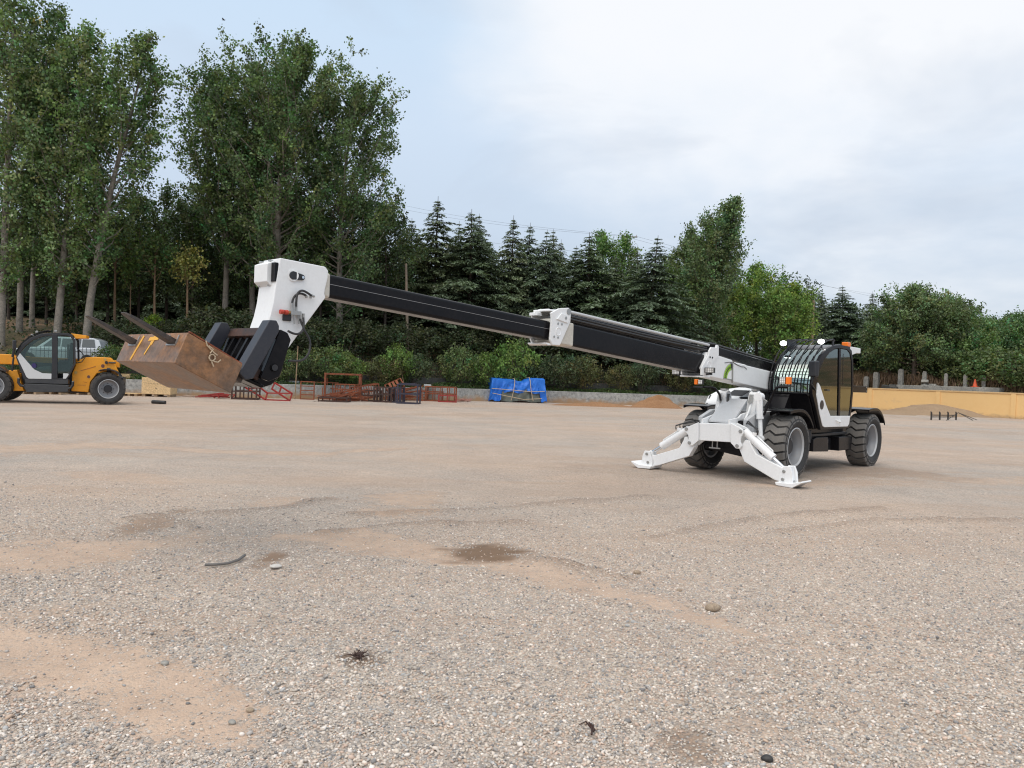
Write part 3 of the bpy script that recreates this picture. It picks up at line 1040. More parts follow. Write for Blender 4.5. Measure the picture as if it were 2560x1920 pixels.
LOW = 'lower dark trees filling in under the poplar crowns'
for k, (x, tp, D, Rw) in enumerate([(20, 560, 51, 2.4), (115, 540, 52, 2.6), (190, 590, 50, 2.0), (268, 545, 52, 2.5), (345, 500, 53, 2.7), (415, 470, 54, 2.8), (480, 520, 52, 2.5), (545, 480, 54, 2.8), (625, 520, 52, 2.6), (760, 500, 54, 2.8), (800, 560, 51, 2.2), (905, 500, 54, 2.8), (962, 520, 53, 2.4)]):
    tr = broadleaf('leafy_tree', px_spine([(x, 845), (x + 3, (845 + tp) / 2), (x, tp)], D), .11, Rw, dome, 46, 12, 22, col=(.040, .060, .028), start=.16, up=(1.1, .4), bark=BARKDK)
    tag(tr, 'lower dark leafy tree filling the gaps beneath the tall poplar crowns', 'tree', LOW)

# cedars
CED = [cedar('cedar_tree', 10, 4.0, 1, (.112, .150, .088), 40), cedar('cedar_tree', 10, 3.5, 2, (.124, .154, .084), 42), cedar('cedar_tree', 10, 4.3, 3, (.102, .138, .086), 38), cedar('cedar_tree', 10, 3.7, 4, (.116, .144, .082), 40)]
used = set()


def put_cedar(v, px, D, top, lab, ws=1.0, grp='dark cedars along the bank', rz=None):
    o = CED[v] if v not in used else copy_tree(CED[v])
    used.add(v)
    place(o, px, D, top, ws * random.uniform(1.12, 1.42), h0=10, rz=rz)
    tag(o, lab, 'tree', grp)


put_cedar(1, 1079, 56, 490, 'tallest cedar of the row, first pointed top right of the poplar dome', .92)
put_cedar(3, 1020, 60, 545, 'half hidden cedar tucked against the poplar dome', 1.0)
put_cedar(0, 1170, 55, 522, 'cedar with twin close tops, left one, above the black boom', .95)
put_cedar(2, 1192, 58, 532, 'cedar with twin close tops, right one, above the black boom', .85)
put_cedar(3, 1134, 62, 552, 'lower cedar top between the tallest cedar and the twin tops', .9)
put_cedar(1, 1270, 56, 538, 'slender cedar with bare spiky leader above the middle boom collar', .85)
put_cedar(0, 1311, 59, 556, 'cedar just right of the spiky leader one', .8)
put_cedar(2, 1348, 56, 572, 'cedar directly above the white boom collar, left of a pair', .85)
put_cedar(3, 1374, 61, 572, 'narrow cedar closing a pair above the boom collar', .7)
put_cedar(1, 1392, 64, 598, 'small far cedar tip between the pair and the blunt topped one', .7)
put_cedar(0, 1462, 57, 580, 'cedar with blunt ragged top in front of light green tree', 1.0)
put_cedar(2, 1425, 60, 612, 'shorter cedar in the dip between two higher ones', .9)
put_cedar(2, 1619, 55, 588, 'broad layered cedar with tiers to the ground left of tall leaning poplar', 1.12)
put_cedar(1, 1585, 60, 622, 'cedar behind the broad layered one', .9)
put_cedar(3, 1530, 59, 632, 'lower cedar below the light green tree tops', .9)
put_cedar(0, 1961, 74, 695, 'dark cedar top behind the yellow green trees above the cab', .8)
put_cedar(1, 2012, 72, 698, 'thin dark cedar spire beside the upright wooden pole', .62)
put_cedar(3, 2050, 74, 728, 'low dark cedar right behind the wooden pole', .8)
put_cedar(2, 2106, 68, 712, 'big tiered cedar just right of the wooden pole behind the cab', 1.12)
put_cedar(1, 2176, 74, 728, 'cedar spire left of the round spreading tree', .85)
put_cedar(0, 2216, 76, 728, 'cedar top touching the round spreading tree', .85)
put_cedar(3, 2496, 60, 900, 'small dark conifer at the far end of the yellow wall', 1.1)
BK = 'cedars in the shaded back row behind the poplars'
for k, (x, tp) in enumerate([(-40, 560), (30, 600), (110, 590), (180, 610), (262, 590), (330, 560), (405, 600), (470, 570), (540, 620), (620, 590), (700, 600), (790, 600), (870, 590), (940, 570)]):
    put_cedar(k % 4, x, 58 + (k * 5) % 9, tp, 'dark cedar in the shaded back row behind the poplar trunks', 1.15, BK)

# light broadleaf trees among and right of the cedars
GRP = 'broadleaf trees along the bank at the right'
col_ = lambda t: .75 if t < .75 else .75 * (1 - (t - .75) / .3)
tr = broadleaf('poplar_tree', px_spine([(1504, 800), (1504, 700), (1504, 590)], 66), .15, 1.25, col_, 40, 12, 22, col=(.075, .125, .045), start=.3)
tag(tr, 'light green column tree peeping over the blunt topped cedar', 'tree', GRP)
tr = broadleaf('poplar_tree', px_spine([(1562, 800), (1562, 700), (1562, 598)], 66), .15, 1.35, col_, 40, 12, 22, col=(.070, .120, .042), start=.3)
tag(tr, 'light green column tree beside the power pole', 'tree', GRP)
tr = broadleaf('poplar_tree', px_spine([(1674, 850), (1674, 740), (1674, 652)], 64), .14, 1.2, col_, 34, 12, 22, col=(.085, .135, .045), start=.2)
tag(tr, 'small bright green tree between layered cedar and leaning poplar', 'tree', GRP)
lean = lambda t: (.7 + .3 * min(1, t / .3)) * (1 if t < .40 else max(.10, 1 - (t - .40) / .60))
tr = broadleaf('poplar_tree', px_spine([(1755, 870), (1765, 760), (1790, 660), (1815, 580), (1842, 508)], 58), .2, 2.4, lean, 100, 16, 28, col=(.066, .098, .048), start=.10)
tag(tr, 'tall grey green poplar leaning right, right lobe with the highest tip', 'tree', GRP)
tr = broadleaf('poplar_tree', px_spine([(1735, 870), (1732, 760), (1730, 680), (1726, 580)], 60), .17, 1.7, lean, 58, 14, 26, col=(.066, .096, .046), start=.10)
tag(tr, 'grey green poplar forming the lower left lobe beside the leaning one', 'tree', GRP)
YG = (.095, .145, .042)
for (x, y0, tp, D, Rw, c_, lab) in [(1892, 870, 668, 64, 2.2, (.095, .15, .04), 'bright green tree with a rounded top right of the leaning poplar'), (1845, 870, 720, 62, 1.9, YG, 'yellow green tree at the foot of the leaning poplar'),
                                    (1940, 870, 730, 62, 1.7, (.088, .14, .042), 'fresh green tree directly above the lit cab lamp'), (1984, 870, 715, 63, 1.6, (.10, .155, .04), 'bright green tree left of the upright wooden pole'),
                                    (1800, 880, 790, 60, 1.5, YG, 'low yellow green tree behind the base of the white boom')]:
    tr = broadleaf('leafy_tree', px_spine([(x, y0), (x, (y0 + tp) / 2), (x, tp)], D), .13, Rw, dome, 46, 13, 24, col=c_, start=.12, bark=BARKDK)
    tag(tr, lab, 'tree', GRP)
round_ = lambda t: max(.3, math.sin(PI * min(1, t * .95 + .08)) ** .6)
for (x, y0, tp, D, Rw, c_, lab) in [(2285, 930, 722, 58, 3.0, (.066, .096, .048), 'round spreading tree with feathery top behind the yellow wall'), (2372, 940, 752, 60, 2.5, (.064, .104, .044), 'dark green tree on the right flank of the round spreading one'),
                                    (2225, 930, 800, 60, 1.8, (.062, .090, .046), 'shorter tree on the left flank of the round spreading one')]:
    tr = broadleaf('leafy_tree', px_spine([(x, y0), (x + 4, (y0 + tp) / 2), (x, tp)], D), .2, Rw, round_, 80, 16, 27, col=c_, start=.26, up=(.7, .1), bark=BARKDK)
    tag(tr, lab, 'tree', GRP)
for k, (x, tp, D, Rw, c_, lab) in enumerate([(2420, 800, 66, 2.6, (.058, .098, .040), 'tree where the tree line drops right of the round one'), (2470, 815, 62, 2.6, (.056, .098, .042), 'leafy tree above the row of white posts'),
                                             (2525, 800, 66, 2.8, (.058, .096, .042), 'leafy tree near the right edge of the photo'), (2590, 790, 62, 3.2, (.050, .085, .036), 'tree cut off by the right edge of the photo'),
                                             (2420, 850, 58, 2.2, (.060, .10, .040), 'low leafy tree behind the red cone')]):
    tr = broadleaf('leafy_tree', px_spine([(x, 945), (x, (945 + tp) / 2), (x, tp)], D), .16, Rw, round_, 56, 14, 25, col=c_, start=.08, up=(.7, .15), bark=BARKDK)
    tag(tr, lab, 'tree', GRP)

# shrubs along the foot of the bank
SH = [shrub('shrub', 2, 1.15, 21, (.050, .078, .030)), shrub('shrub', 2, 1.2, 22, (.075, .125, .038)), shrub('shrub', 2, 1.1, 23, (.042, .060, .034)), shrub('shrub', 2, 1.2, 24, (.062, .090, .040)),
      shrub('shrub', 2, 1.0, 25, (.13, .20, .030)), shrub('shrub', 2, 1.15, 26, (.068, .072, .034))]
sused = set()


def put_shrub(v, px, D, top, lab, ws=1.0):
    o = SH[v] if v not in sused else copy_tree(SH[v])
    sused.add(v)
    if v != 4:
        D = edge_px(px, .95)[0][1]
    place(o, px, D, top + random.uniform(-8, 22), ws * random.uniform(.75, 1.1), h0=2.1, sink=.05)
    tag(o, lab, 'shrub', 'shrubs along the foot of the bank')


for a_ in [(0, 292, 39.5, 852, 'dark leafy shrub between the parked car and the rusty box', .9), (5, 262, 39.3, 888, 'low brownish shrub right beside the parked car', 1.0),
           (4, 385, 45, 795, 'lime green bush on the left behind the forks'), (4, 445, 45.5, 808, 'lime green bush nearest the boom head', .9),
           (3, 720, 41.4, 880, 'shrub behind the black fork carriage', 1.0), (2, 770, 42.3, 872, 'dark shrub above the concrete blocks left of the scrap'),
           (3, 822, 42.8, 858, 'tall full shrub above the left end of the scrap frames', 1.0), (1, 868, 43.2, 868, 'fresh green shrub behind the wooden stakes'),
           (5, 958, 44.2, 890, 'brownish shrub behind the blue bench frame'),
           (1, 992, 44.6, 868, 'pale leafed shrub just left of the thin pole foot', .85), (2, 1035, 45, 884, 'dark shrub right of the thin pole foot'),
           (3, 1150, 45.8, 868, 'arching shrub left of the brightest one', 1.0),
           (1, 1215, 46.1, 882, 'green shrub left behind the blue tarpaulin', .9), (1, 1284, 46.5, 842, 'tallest and brightest shrub, directly above the blue tarpaulin', .95),
           (2, 1345, 47, 880, 'dark shrub right behind the blue tarpaulin'), (2, 1405, 47.3, 868, 'tall dark shrub first right of the tarpaulin', .95),
           (5, 1455, 47.7, 888, 'olive shrub second right of the tarpaulin'), (5, 1555, 48.5, 900, 'olive shrub above the brown soil heap, left'),
           (2, 1605, 48.9, 905, 'dark shrub above the brown soil heap, middle'), (5, 1705, 49.8, 918, 'olive shrub behind the far headlamp bracket'),
           (2, 1752, 50.3, 925, 'dark shrub behind the white engine hood'), (0, 1810, 51, 930, 'shrub glimpsed between boom and engine hood'),
           (0, 640, 41.2, 880, 'shrub hidden behind the boom head plate'), (2, 560, 40.8, 880, 'dark shrub behind the left carriage post'),
           (3, 480, 40.4, 875, 'shrub above the rusty box'), (0, 40, 38.8, 880, 'shrub behind the orange telehandler cab front'), (3, 130, 39.2, 905, 'low shrub seen through the orange telehandler cab')]:
    put_shrub(*a_)

    

BANK = [shrub('bush', 2, 1.2, 41, (.030, .040, .022)), shrub('bush', 2, 1.15, 42, (.036, .046, .026))]


def bank_shrub(v, px, s_, top, lab, ws=1.0, grp='dark bushes on the bank under the trees'):
    o = copy_tree(BANK[v]) if v < 2 else copy_tree(SH[v])
    place(o, px, edge_px(px, s_)[0][1], top, ws, h0=2.1, sink=.1)
    tag(o, lab, 'bush', grp)


for k, (x, tp) in enumerate([(300, 800), (350, 815), (500, 790), (545, 770), (600, 775), (655, 790), (715, 800), (765, 795), (815, 790), (862, 805), (905, 800), (950, 815), (1000, 810), (1050, 820), (1100, 815), (1150, 825), (1205, 820), (1262, 815), (1320, 822),
                             (1380, 818), (1440, 825), (1500, 830), (1560, 835), (1620, 838), (1680, 835), (1745, 830)]):
    bank_shrub((0, 1, 2)[k % 3], x, 4.6 + 1.6 * (k % 3), tp, 'dark bush on the bank between the front shrubs and the trees', 1.25)
for b_, x in zip(BANK, (420, 1780)):
    place(b_, x, edge_px(x, 6)[0][1], 800 if x < 1000 else 850, 1.2, h0=2.1, sink=.1)
    tag(b_, 'dark bush on the bank between the front shrubs and the trees', 'bush', 'dark bushes on the bank under the trees')
for (x, s_, tp, v, lab) in [(2445, 4.0, 880, 0, 'green bush right behind the last concrete post'), (2490, 4.4, 870, 3, 'tall green bush above the right end of the yellow wall'), (2540, 3.4, 880, 0, 'green bush at the right edge above the yellow wall'), (2585, 3.8, 870, 3, 'bush cut off by the right edge of the photo'),
                            (2380, 5.0, 890, 2, 'dark bush behind the middle posts'), (2330, 5.2, 885, 0, 'dark bush behind the grey heap on the ledge')]:
    bank_shrub(v if v else 3, x, s_, tp, lab, 1.2, 'bushes behind the concrete posts')


# undergrowth: leaves and stalks nobody could count
def scatter(name, n, tr_, sr_, hmax, size, cols, lab, mat, aspect=.6, upright=0.0, hscale=None):
    tt = rng.uniform(*tr_, n)
    ss = rng.uniform(*sr_, n)
    C = np.zeros((n, 3))
    for k in range(n):
        p, d = edge_pt(tt[k])
        q = p + d * ss[k]
        C[k] = (q[0], q[1], ter(q[0], q[1]))
    hm = hmax * (.25 + .75 * vnoise(C[:, 0] * .8, C[:, 1] * .8, 31))
    C[:, 2] += rng.random(n) ** 1.3 * hm
    cols = np.array(cols)
    K = cols[rng.integers(0, len(cols), n)] * rng.uniform(.6, 1.4, (n, 1))
    dirs = np.repeat(np.array([[0, 0, 1.0]]), n, 0) if upright else None
    P, F, K2 = leaf_geo(C, size * rng.uniform(.5, 1.4, n), K, aspect=aspect, dirs=dirs, spread=upright or 1)
    o = np_mesh(name, P, F, mat, K2)
    tag(o, lab, kind='stuff')


scatter('weeds', 26000, (1.0, 9.6), (.12, 1.5), .42, .10, [(.06, .11, .03), (.05, .085, .03), (.09, .13, .04)], 'low green weeds along the top of the concrete kerb wall', LEAF)
scatter('undergrowth', 42000, (.3, 9.6), (2.2, 9), .95, .17, [(.04, .065, .026), (.055, .08, .03), (.035, .05, .025), (.10, .085, .04)], 'dark undergrowth covering the bank below the trees', LEAF)
scatter('dry_grass', 30000, (8.6, 12.9), (2.0, 8), .8, .42, [(.22, .15, .075), (.27, .19, .10), (.17, .12, .06), (.11, .11, .045)], 'tall dry brown grass on the bank behind the yellow wall', DRY, .07, .45)

# far wood closing the view
n = 260000
px_ = rng.uniform(-300, 2900, n)
D_ = rng.uniform(85, 125, n)
C = np.array([at(a_, 900, b_) for a_, b_ in zip(px_, D_)])
zt = np.array([ter(p[0], p[1]) for p in C[:, :]])
hh = np.where(px_ < 1000, 11, np.where(px_ < 1750, 8.5, 8.5)) * (.75 + .5 * vnoise(C[:, 0] * .22, C[:, 1] * .1, 77))
hh = np.where(px_ > 2050, np.interp(px_, [2050, 2400, 2560, 2900], [6, 3.5, 3.0, 3.5]) * (.75 + .5 * vnoise(C[:, 0] * .3, C[:, 1] * .1, 77)), hh)
C[:, 2] = zt + rng.random(n) ** .8 * hh
K = np.array([(.050, .080, .042), (.066, .10, .046), (.058, .080, .042)])[rng.integers(0, 3, n)] * (.55 + .9 * vnoise(C[:, 0] * .5, C[:, 2] * .6 + C[:, 1] * .2, 5))[:, None]
P, F, K2 = leaf_geo(C, rng.uniform(.17, .36, n), K, aspect=.75)
tag(np_mesh('woods', P, F, LEAF, K2), 'far dark wood closing the view behind the trees', kind='stuff')

# ------------------------------------------------------------------ walls and fences
def wall_run(mb, t0, t1, s0, s1, z0, z1, step=.05):
    ts = np.linspace(t0, t1, max(2, int((t1 - t0) / step)))
    v, f = [], []
    for k, tt in enumerate(ts):
        p, d = edge_pt(tt)
        for s_, z_ in ((s0, z0), (s1, z0), (s1, z1), (s0, z1)):
            v.append((p[0] + d[0] * s_, p[1] + d[1] * s_, z_))
    n = len(ts)
    for k in range(n - 1):
        f += [(k * 4 + j, k * 4 + (j + 1) % 4, k * 4 + 4 + (j + 1) % 4, k * 4 + 4 + j) for j in range(4)]
    f += [(0, 3, 2, 1), (n * 4 - 4, n * 4 - 3, n * 4 - 2, n * 4 - 1)]
    return mb.add(v, f)


t = NT('kerb_concrete')
n1, n2, n3 = t.noise(.9, 6, .7), t.noise(6, 5, .75), t.noise(1.8, 4, .6)
c = t.ramp(n2, [(.30, (.15, .15, .145)), (.50, (.33, .325, .305)), (.70, (.47, .46, .425))])
c = t.mix(t.math('MULTIPLY', t.math('SUBTRACT', n1, .52, True), 4, True), c, (.16, .165, .15, 1))
zsep = t.n('ShaderNodeSeparateXYZ')
t.l(t.co(), zsep.inputs[0])
band = t.math('ADD', t.math('MULTIPLY', zsep.outputs['Z'], -3.2), t.math('MULTIPLY', n3, 2.6))
c = t.mix(t.math('SUBTRACT', band, .15, True), c, (.36, .23, .13, 1))        # splashed soil along the foot
t.set(Base_Color=c, Roughness=.92)
t.bump(n2, .5, .02)
KERB = t.mat
mb = MB()
wall_run(mb, 0, 9.9, 0, .28, -.2, .74)
kw = obj('concrete_wall', mb, KERB, bevel=.02)
tag(kw, 'low stained concrete retaining wall along the far side of the yard', 'wall')
mb = MB()
wall_run(mb, .4, 9.7, 1.62, 1.84, .5, 1.32)
tag(obj('stone_wall', mb, DARKSTONE), 'dark stone wall carrying the iron fence behind the shrubs', 'wall')
fr = empty('iron_fence', (*edge_pt(5)[0], 1.32))
o0 = np.array(fr.location)
mb, mp = MB(), MB()
ts = np.linspace(.5, 9.6, 330)
prev = None
for k, tt in enumerate(ts):
    p, d = edge_pt(tt)
    q = p + d * 1.73 - o0[:2]
    mb.cyl((q[0], q[1], 0), (q[0], q[1], .86), .011, n=5)
    mb.cyl((q[0], q[1], .86), (q[0], q[1], .95), .016, .001, 5)
    if k % 14 == 0:
        if prev is not None:
            for zr in (.10, .70):
                mp.bar((prev[0], prev[1], zr), (q[0], q[1], zr), .03)
        prev = q
obj('picket_panel', mb, IRON, fr)
obj('rail', mp, IRON, fr)
for k, tt in enumerate(np.linspace(.5, 9.6, 24)):
    p, d = edge_pt(tt)
    q = p + d * 1.73 - o0[:2]
    obj('post', MB().box(q[0] - .04, q[0] + .04, q[1] - .04, q[1] + .04, 0, 1.05), IRON, fr)
tag(fr, 'black iron picket fence standing on the dark stone wall', 'fence')

# yellow wall
t = NT('yellow_render')
n1, n2, n3 = t.noise(.55, 5, .65, dist=.5), t.noise(3, 6, .7), t.noise(24, 3, .6)
c = t.mix(n2, (.77, .49, .21, 1), (.83, .56, .26, 1))
c = t.mix(t.math('MULTIPLY', t.math('SUBTRACT', n1, .60, True), 3.2, True), c, (.40, .29, .24, 1))
c = t.mix(t.math('MULTIPLY', t.math('SUBTRACT', n2, .66, True), 4, True), c, (.42, .27, .12, 1))
zs = t.n('ShaderNodeSeparateXYZ')
t.l(t.co(), zs.inputs[0])
c = t.mix(t.math('MULTIPLY', t.math('SUBTRACT', t.math('ADD', t.math('MULTIPLY', zs.outputs['Z'], -2.0), t.math('MULTIPLY', n2, 1.3)), .12, True), 1.4, True), c, (.34, .24, .15, 1))
t.set(Base_Color=c, Roughness=.85)
t.bump(n3, .15, .006)
YEL = t.mat
yw = empty('yellow_wall', (*edge_pt(11)[0], 0))
o0 = np.array(yw.location)


def rel(mb, o):
    mb.v = [(x - o[0], y - o[1], z_ - o[2]) for x, y, z_ in mb.v]
    return mb


obj('wall_panel', rel(wall_run(MB(), 9.9, 13.4, 0, .22, -.2, 1.58), o0), YEL, yw)
obj('coping', rel(wall_run(MB(), 9.9, 13.4, -.05, .27, 1.58, 1.68), o0), paint('coping_render', (.72, .47, .22, 1), .85, (.30, .24, .17, 1), .5, 2), yw, bevel=.015)
for px_ in (2176, 2345, 2534):
    q, an, bt = edge_px(px_, 0, 10.0)
    M = Matrix.Rotation(an, 3, 'Z')
    obj('pilaster', rel(MB().obox((q[0], q[1], .70), (.30, .13, 1.755), M), o0), YEL, yw, bevel=.006)
tag(yw, 'yellow rendered boundary wall with flat pilasters and coping', 'wall')
for k, (px_, tp, lab) in enumerate([(2164, 941, 'short round topped concrete post nearest the telehandler cab'), (2189, 930, 'second concrete post from the cab, thick and stained'), (2250, 922, 'tallest concrete fence post at the start of the ledge'),
                                    (2309, 928, 'concrete post beside the grey heap on the ledge'), (2363, 933, 'concrete post at the middle of the ledge'), (2411, 936, 'concrete post just left of the orange cone'),
                                    (2457, 939, 'last concrete post right of the orange cone')]):
    q, an, bt = edge_px(px_, 2.2, 10.0)
    D = q[1]
    ztop = at(px_, tp, D)[2]
    zb = ter(q[0], q[1]) - .1
    hw = (.17, .19, .17, .13, .11, .12, .11)[k]
    mb = MB().prism([(-hw, 0), (hw, 0), (hw, ztop - zb - .12), (hw * .45, ztop - zb), (-hw * .45, ztop - zb), (-hw, ztop - zb - .12)], -hw * .8, hw * .8, 'L')
    o = obj('fence_post', mb, CONC, bevel=.02)
    o.location = (q[0], q[1], zb)
    o.rotation_euler = (0, 0, an)
    tag(o, lab, 'fence post', 'concrete posts above the yellow wall')
q0, _, b0 = edge_px(2240, 1.5, 10.0)
q1, _, b1 = edge_px(2500, 1.5, 10.0)
mb = wall_run(MB(), b0, b1, 1.25, 3.0, 1.1, 1.98, .02)
mb2 = wall_run(MB(), b1 - .02, b1 + .18, 1.3, 3.0, 1.1, 1.8, .02)
tag(obj('concrete_ledge', mb, CONC, bevel=.03), 'grey concrete ledge along the top of the yellow wall', 'ledge')
for (px_, w_, s_, lab, mt, hh) in [(2215, 1.1, 1.0, 'dark grey sheet rubble left of the tallest post', DARKSTONE, .52), (2322, 1.0, 1.9, 'pale grey heap lying on the concrete ledge', CONC, .9)]:
    q, an, bt = edge_px(px_, s_, 10.0)
    mb = MB()
    zb = ter(q[0], q[1])
    for k in range(6):
        a_ = rng.random() * 3
        mb.obox((rng.uniform(-w_ * .4, w_ * .4), rng.uniform(-.3, .3), hh * rng.uniform(.4, .9)), (rng.uniform(.5, .9), rng.uniform(.3, .6), rng.uniform(.12, .35)), Matrix.Rotation(a_, 3, 'Z') @ Matrix.Rotation(rng.normal() * .3, 3, 'Y'))
    o = obj('rubble_heap', mb, mt, bevel=.03)
    o.location = (q[0], q[1], zb)
    tag(o, lab, 'rubble')
q, an, bt = edge_px(2436, 1.5, 10.0)
cn = empty('traffic_cone', (q[0], q[1], 1.98))
obj('cone', MB().cyl((0, 0, .03), (0, 0, .55), .15, .03, 20), CONE, cn)
obj('base', MB().box(-.2, .2, -.2, .2, 0, .035), CONE, cn, bevel=.01)
tag(cn, 'orange traffic cone standing on the grey ledge', 'cone')
scatter('dry_reeds', 22000, (10.4, 12.3), (2.4, 3.8), 1.7, .55, [(.25, .16, .10), (.20, .13, .085), (.30, .20, .125)], 'brown dry stalks screening the space between the concrete posts', DRY, .06, .22)


# ------------------------------------------------------------------ heaps of earth
def heap(name, mat, c, rx, ry, h, rz, lab, seed, pw=1.4, lumps=.18):
    n, m = 44, 16
    v, f = [(0, 0, h)], []
    for j in range(1, m + 1):
        r = j / m
        for k in range(n):
            a_ = k * 2 * PI / n
            w_ = 1 + .22 * (float(vnoise(np.array(math.cos(a_) * 1.7 + 9), np.array(math.sin(a_) * 1.7), seed)) - .5) * 2
            zz = h * (1 - r ** pw) ** 1.2 if r < 1 else 0
            zz *= 1 + lumps * (float(vnoise(np.array(r * 5 * math.cos(a_) + 20), np.array(r * 5 * math.sin(a_)), seed + 3)) - .5) * 2
            v.append((rx * r * w_ * math.cos(a_), ry * r * w_ * math.sin(a_), zz - .06 * (r > .99)))
    f += [(0, 1 + k, 1 + (k + 1) % n) for k in range(n)]
    for j in range(m - 1):
        f += [(1 + j * n + k, 1 + (j + 1) * n + k, 1 + (j + 1) * n + (k + 1) % n, 1 + j * n + (k + 1) % n) for k in range(n)]
    o = obj(name, MB().add(v, f), mat, smooth=80)
    o.location = (c[0], c[1], -.02)
    o.rotation_euler = (0, 0, rz)
    return tag(o, lab, 'heap')


def m_earth(name, a, b):
    t = NT(name)
    n1, n2 = t.noise(1.6, 6, .7), t.noise(14, 5, .75)
    t.set(Base_Color=t.mix(1.0, t.mix(n1, a, b), t.ramp(n2, [(.3, (.72, .7, .68)), (.7, (1.2, 1.2, 1.2))]), 'MULTIPLY'), Roughness=.95)
    t.bump(n2, .7, .05)
    return t.mat


SOIL = m_earth('orange_soil', (.24, .12, .055, 1), (.36, .20, .10, 1))
SAND = m_earth('brown_sand', (.27, .18, .11, 1), (.38, .27, .17, 1))
p = ground(1642, 1019)
heap('soil_heap', SOIL, (p[0], p[1] - .2), 1.65, .8, .80, .2, 'orange brown soil heap against the concrete wall beside the white machine', 3)
p = ground(1500, 1016)
heap('soil_heap', SOIL, (p[0] - .2, p[1] - .1), 3.2, .7, .24, .25, 'low spread of orange soil along the foot of the concrete wall', 5)
p = ground(2345, 1039)
heap('sand_heap', SAND, (p[0] + .1, p[1] + 1.2), 3.5, 2.1, .72, -.6, 'wide brown sand heap against the yellow wall', 8, 1.7)
p = ground(2205, 1035)
heap('sand_heap', SAND, (p[0] + .5, p[1] + 1.0), 2.5, 1.5, .22, -.5, 'low left spur of brown sand beside the rear wheel', 9)

# ------------------------------------------------------------------ scrap frames
def span(x0, x1, yb, D=None):
    a_, b_ = ground(x0, yb), ground(x1, yb)
    c_ = (a_ + b_) / 2
    return c_, float(np.linalg.norm(b_ - a_))


def cage(name, mat, x0, x1, yb, yt, dep, rz, lab, nv=0, nh=0, bw=.05, top=True, tilt=0.0, slat=0, skip_back=False):
    """a welded frame of square tube: four uprights, rails, extra uprights nv and rails nh"""
    c_, w_ = span(x0, x1, yb)
    h = float(at((x0 + x1) / 2, yt, c_[1])[2])
    w_ = w_ * .96
    bw *= 1.4
    root_ = empty(name, (c_[0], c_[1] + dep / 2, 0), rz)
    ys_ = (-dep / 2,) if skip_back else (-dep / 2, dep / 2)
    T = Matrix.Rotation(tilt, 3, 'Y')
    tr_ = lambda p: T @ Vector(p)
    mbu, mbr = MB(), MB()
    for y in ys_:
        for k in range(nv + 2):
            x = -w_ / 2 + w_ * k / (nv + 1)
            mbu.bar(tr_((x, y, 0.0)), tr_((x, y, h)), bw if k in (0, nv + 1) else bw * .75)
        for k in range(nh + 2):
            z_ = bw / 2 + (h - bw) * k / (nh + 1)
            if k == nh + 1 and not top:
                continue
            mbr.bar(tr_((-w_ / 2, y, z_)), tr_((w_ / 2, y, z_)), bw * .9)
    if not skip_back:
        for x in (-w_ / 2, w_ / 2):
            for z_ in (bw / 2, h - bw / 2):
                mbr.bar(tr_((x, -dep / 2, z_)), tr_((x, dep / 2, z_)), bw * .9)
    for k in range(slat):
        x = -w_ / 2 + w_ * (k + .5) / slat
        mbr.bar(tr_((x, -dep / 2 + .04, h * .5)), tr_((x, dep / 2, h * .55)), .09, .02)
    mn = min(v[2] for v in mbu.v + mbr.v)
    for m_ in (mbu, mbr):
        m_.v = [(x, y, z_ - mn) for x, y, z_ in m_.v]
    for q_ in range(len(mbu.v) // 8):
        one = MB()
        one.v, one.f, one.m = mbu.v[q_ * 8:q_ * 8 + 8], mbu.f[:6], mbu.m[:6]
        obj('upright', one, mat, root_, smooth=0)
    obj('rail', mbr, mat, root_, smooth=0)
    return tag(root_, lab, 'metal frame', 'scrap steel frames by the wall')


def bars_pile(name, mat, x0, x1, yb, yt, n, lab, seed, th=.045):
    c_, w_ = span(x0, x1, yb)
    h = float(at((x0 + x1) / 2, yt, c_[1])[2])
    r_ = np.random.default_rng(seed)
    mb = MB()
    for k in range(n):
        L_ = w_ * r_.uniform(.35, .8)
        a_ = r_.normal() * .35
        z0, z1 = r_.uniform(.03, h * .5), r_.uniform(.03, h)
        cx, cy = r_.uniform(-.5, .5) * (w_ - L_), r_.uniform(0, .9)
        mb.bar((cx - L_ / 2, cy - a_ * L_ / 2, z0), (cx + L_ / 2, cy + a_ * L_ / 2, z1), th)
    for k in range(n // 3):
        cx, cy = r_.uniform(-.45, .45) * w_, r_.uniform(0, .8)
        mb.bar((cx, cy, .02), (cx + r_.normal() * .12, cy, h * r_.uniform(.5, 1)), th)
    o = obj(name, mb, mat, smooth=0)
    o.location = (c_[0], c_[1], 0)
    return tag(o, lab, 'scrap pile', 'scrap steel frames by the wall')


# bright red open frame
q = lambda x, y: (480 + .14467 * x, 900 + .14467 * y)
PTS = {k: q(*v) for k, v in dict(a=(900, 460), b=(1270, 692), c=(1300, 570), d=(1730, 580), e=(1690, 702), f=(1430, 395), g=(1380, 500), h=(1180, 480), i=(1540, 470), j=(1510, 565), k=(960, 490)).items()}
DD = dict(a=37.6, b=36.6, c=36.6, d=36.6, e=36.6, f=37.8, g=37.8, h=37.7, i=37.2, j=37.2, k=37.6)
fc = ground(705, 1001)
rf = empty('scrap_trestle', (fc[0], 36.9, 0))
P3 = {k: at(*PTS[k], DD[k]) - np.array([fc[0], 36.9, 0]) for k in PTS}
for k in 'be':
    P3[k][2] = max(P3[k][2], .03)
mb = MB()
for a_, b_ in ('ab', 'bc', 'cd', 'de', 'eb', 'fd', 'fg', 'ge', 'hc', 'ij', 'kh'):
    mb.bar(P3[a_], P3[b_], .065)
obj('bars', mb, REDFR, rf, smooth=0)
tag(rf, 'bright red welded frame lying under the black fork carriage', 'metal frame', 'scrap steel frames by the wall')
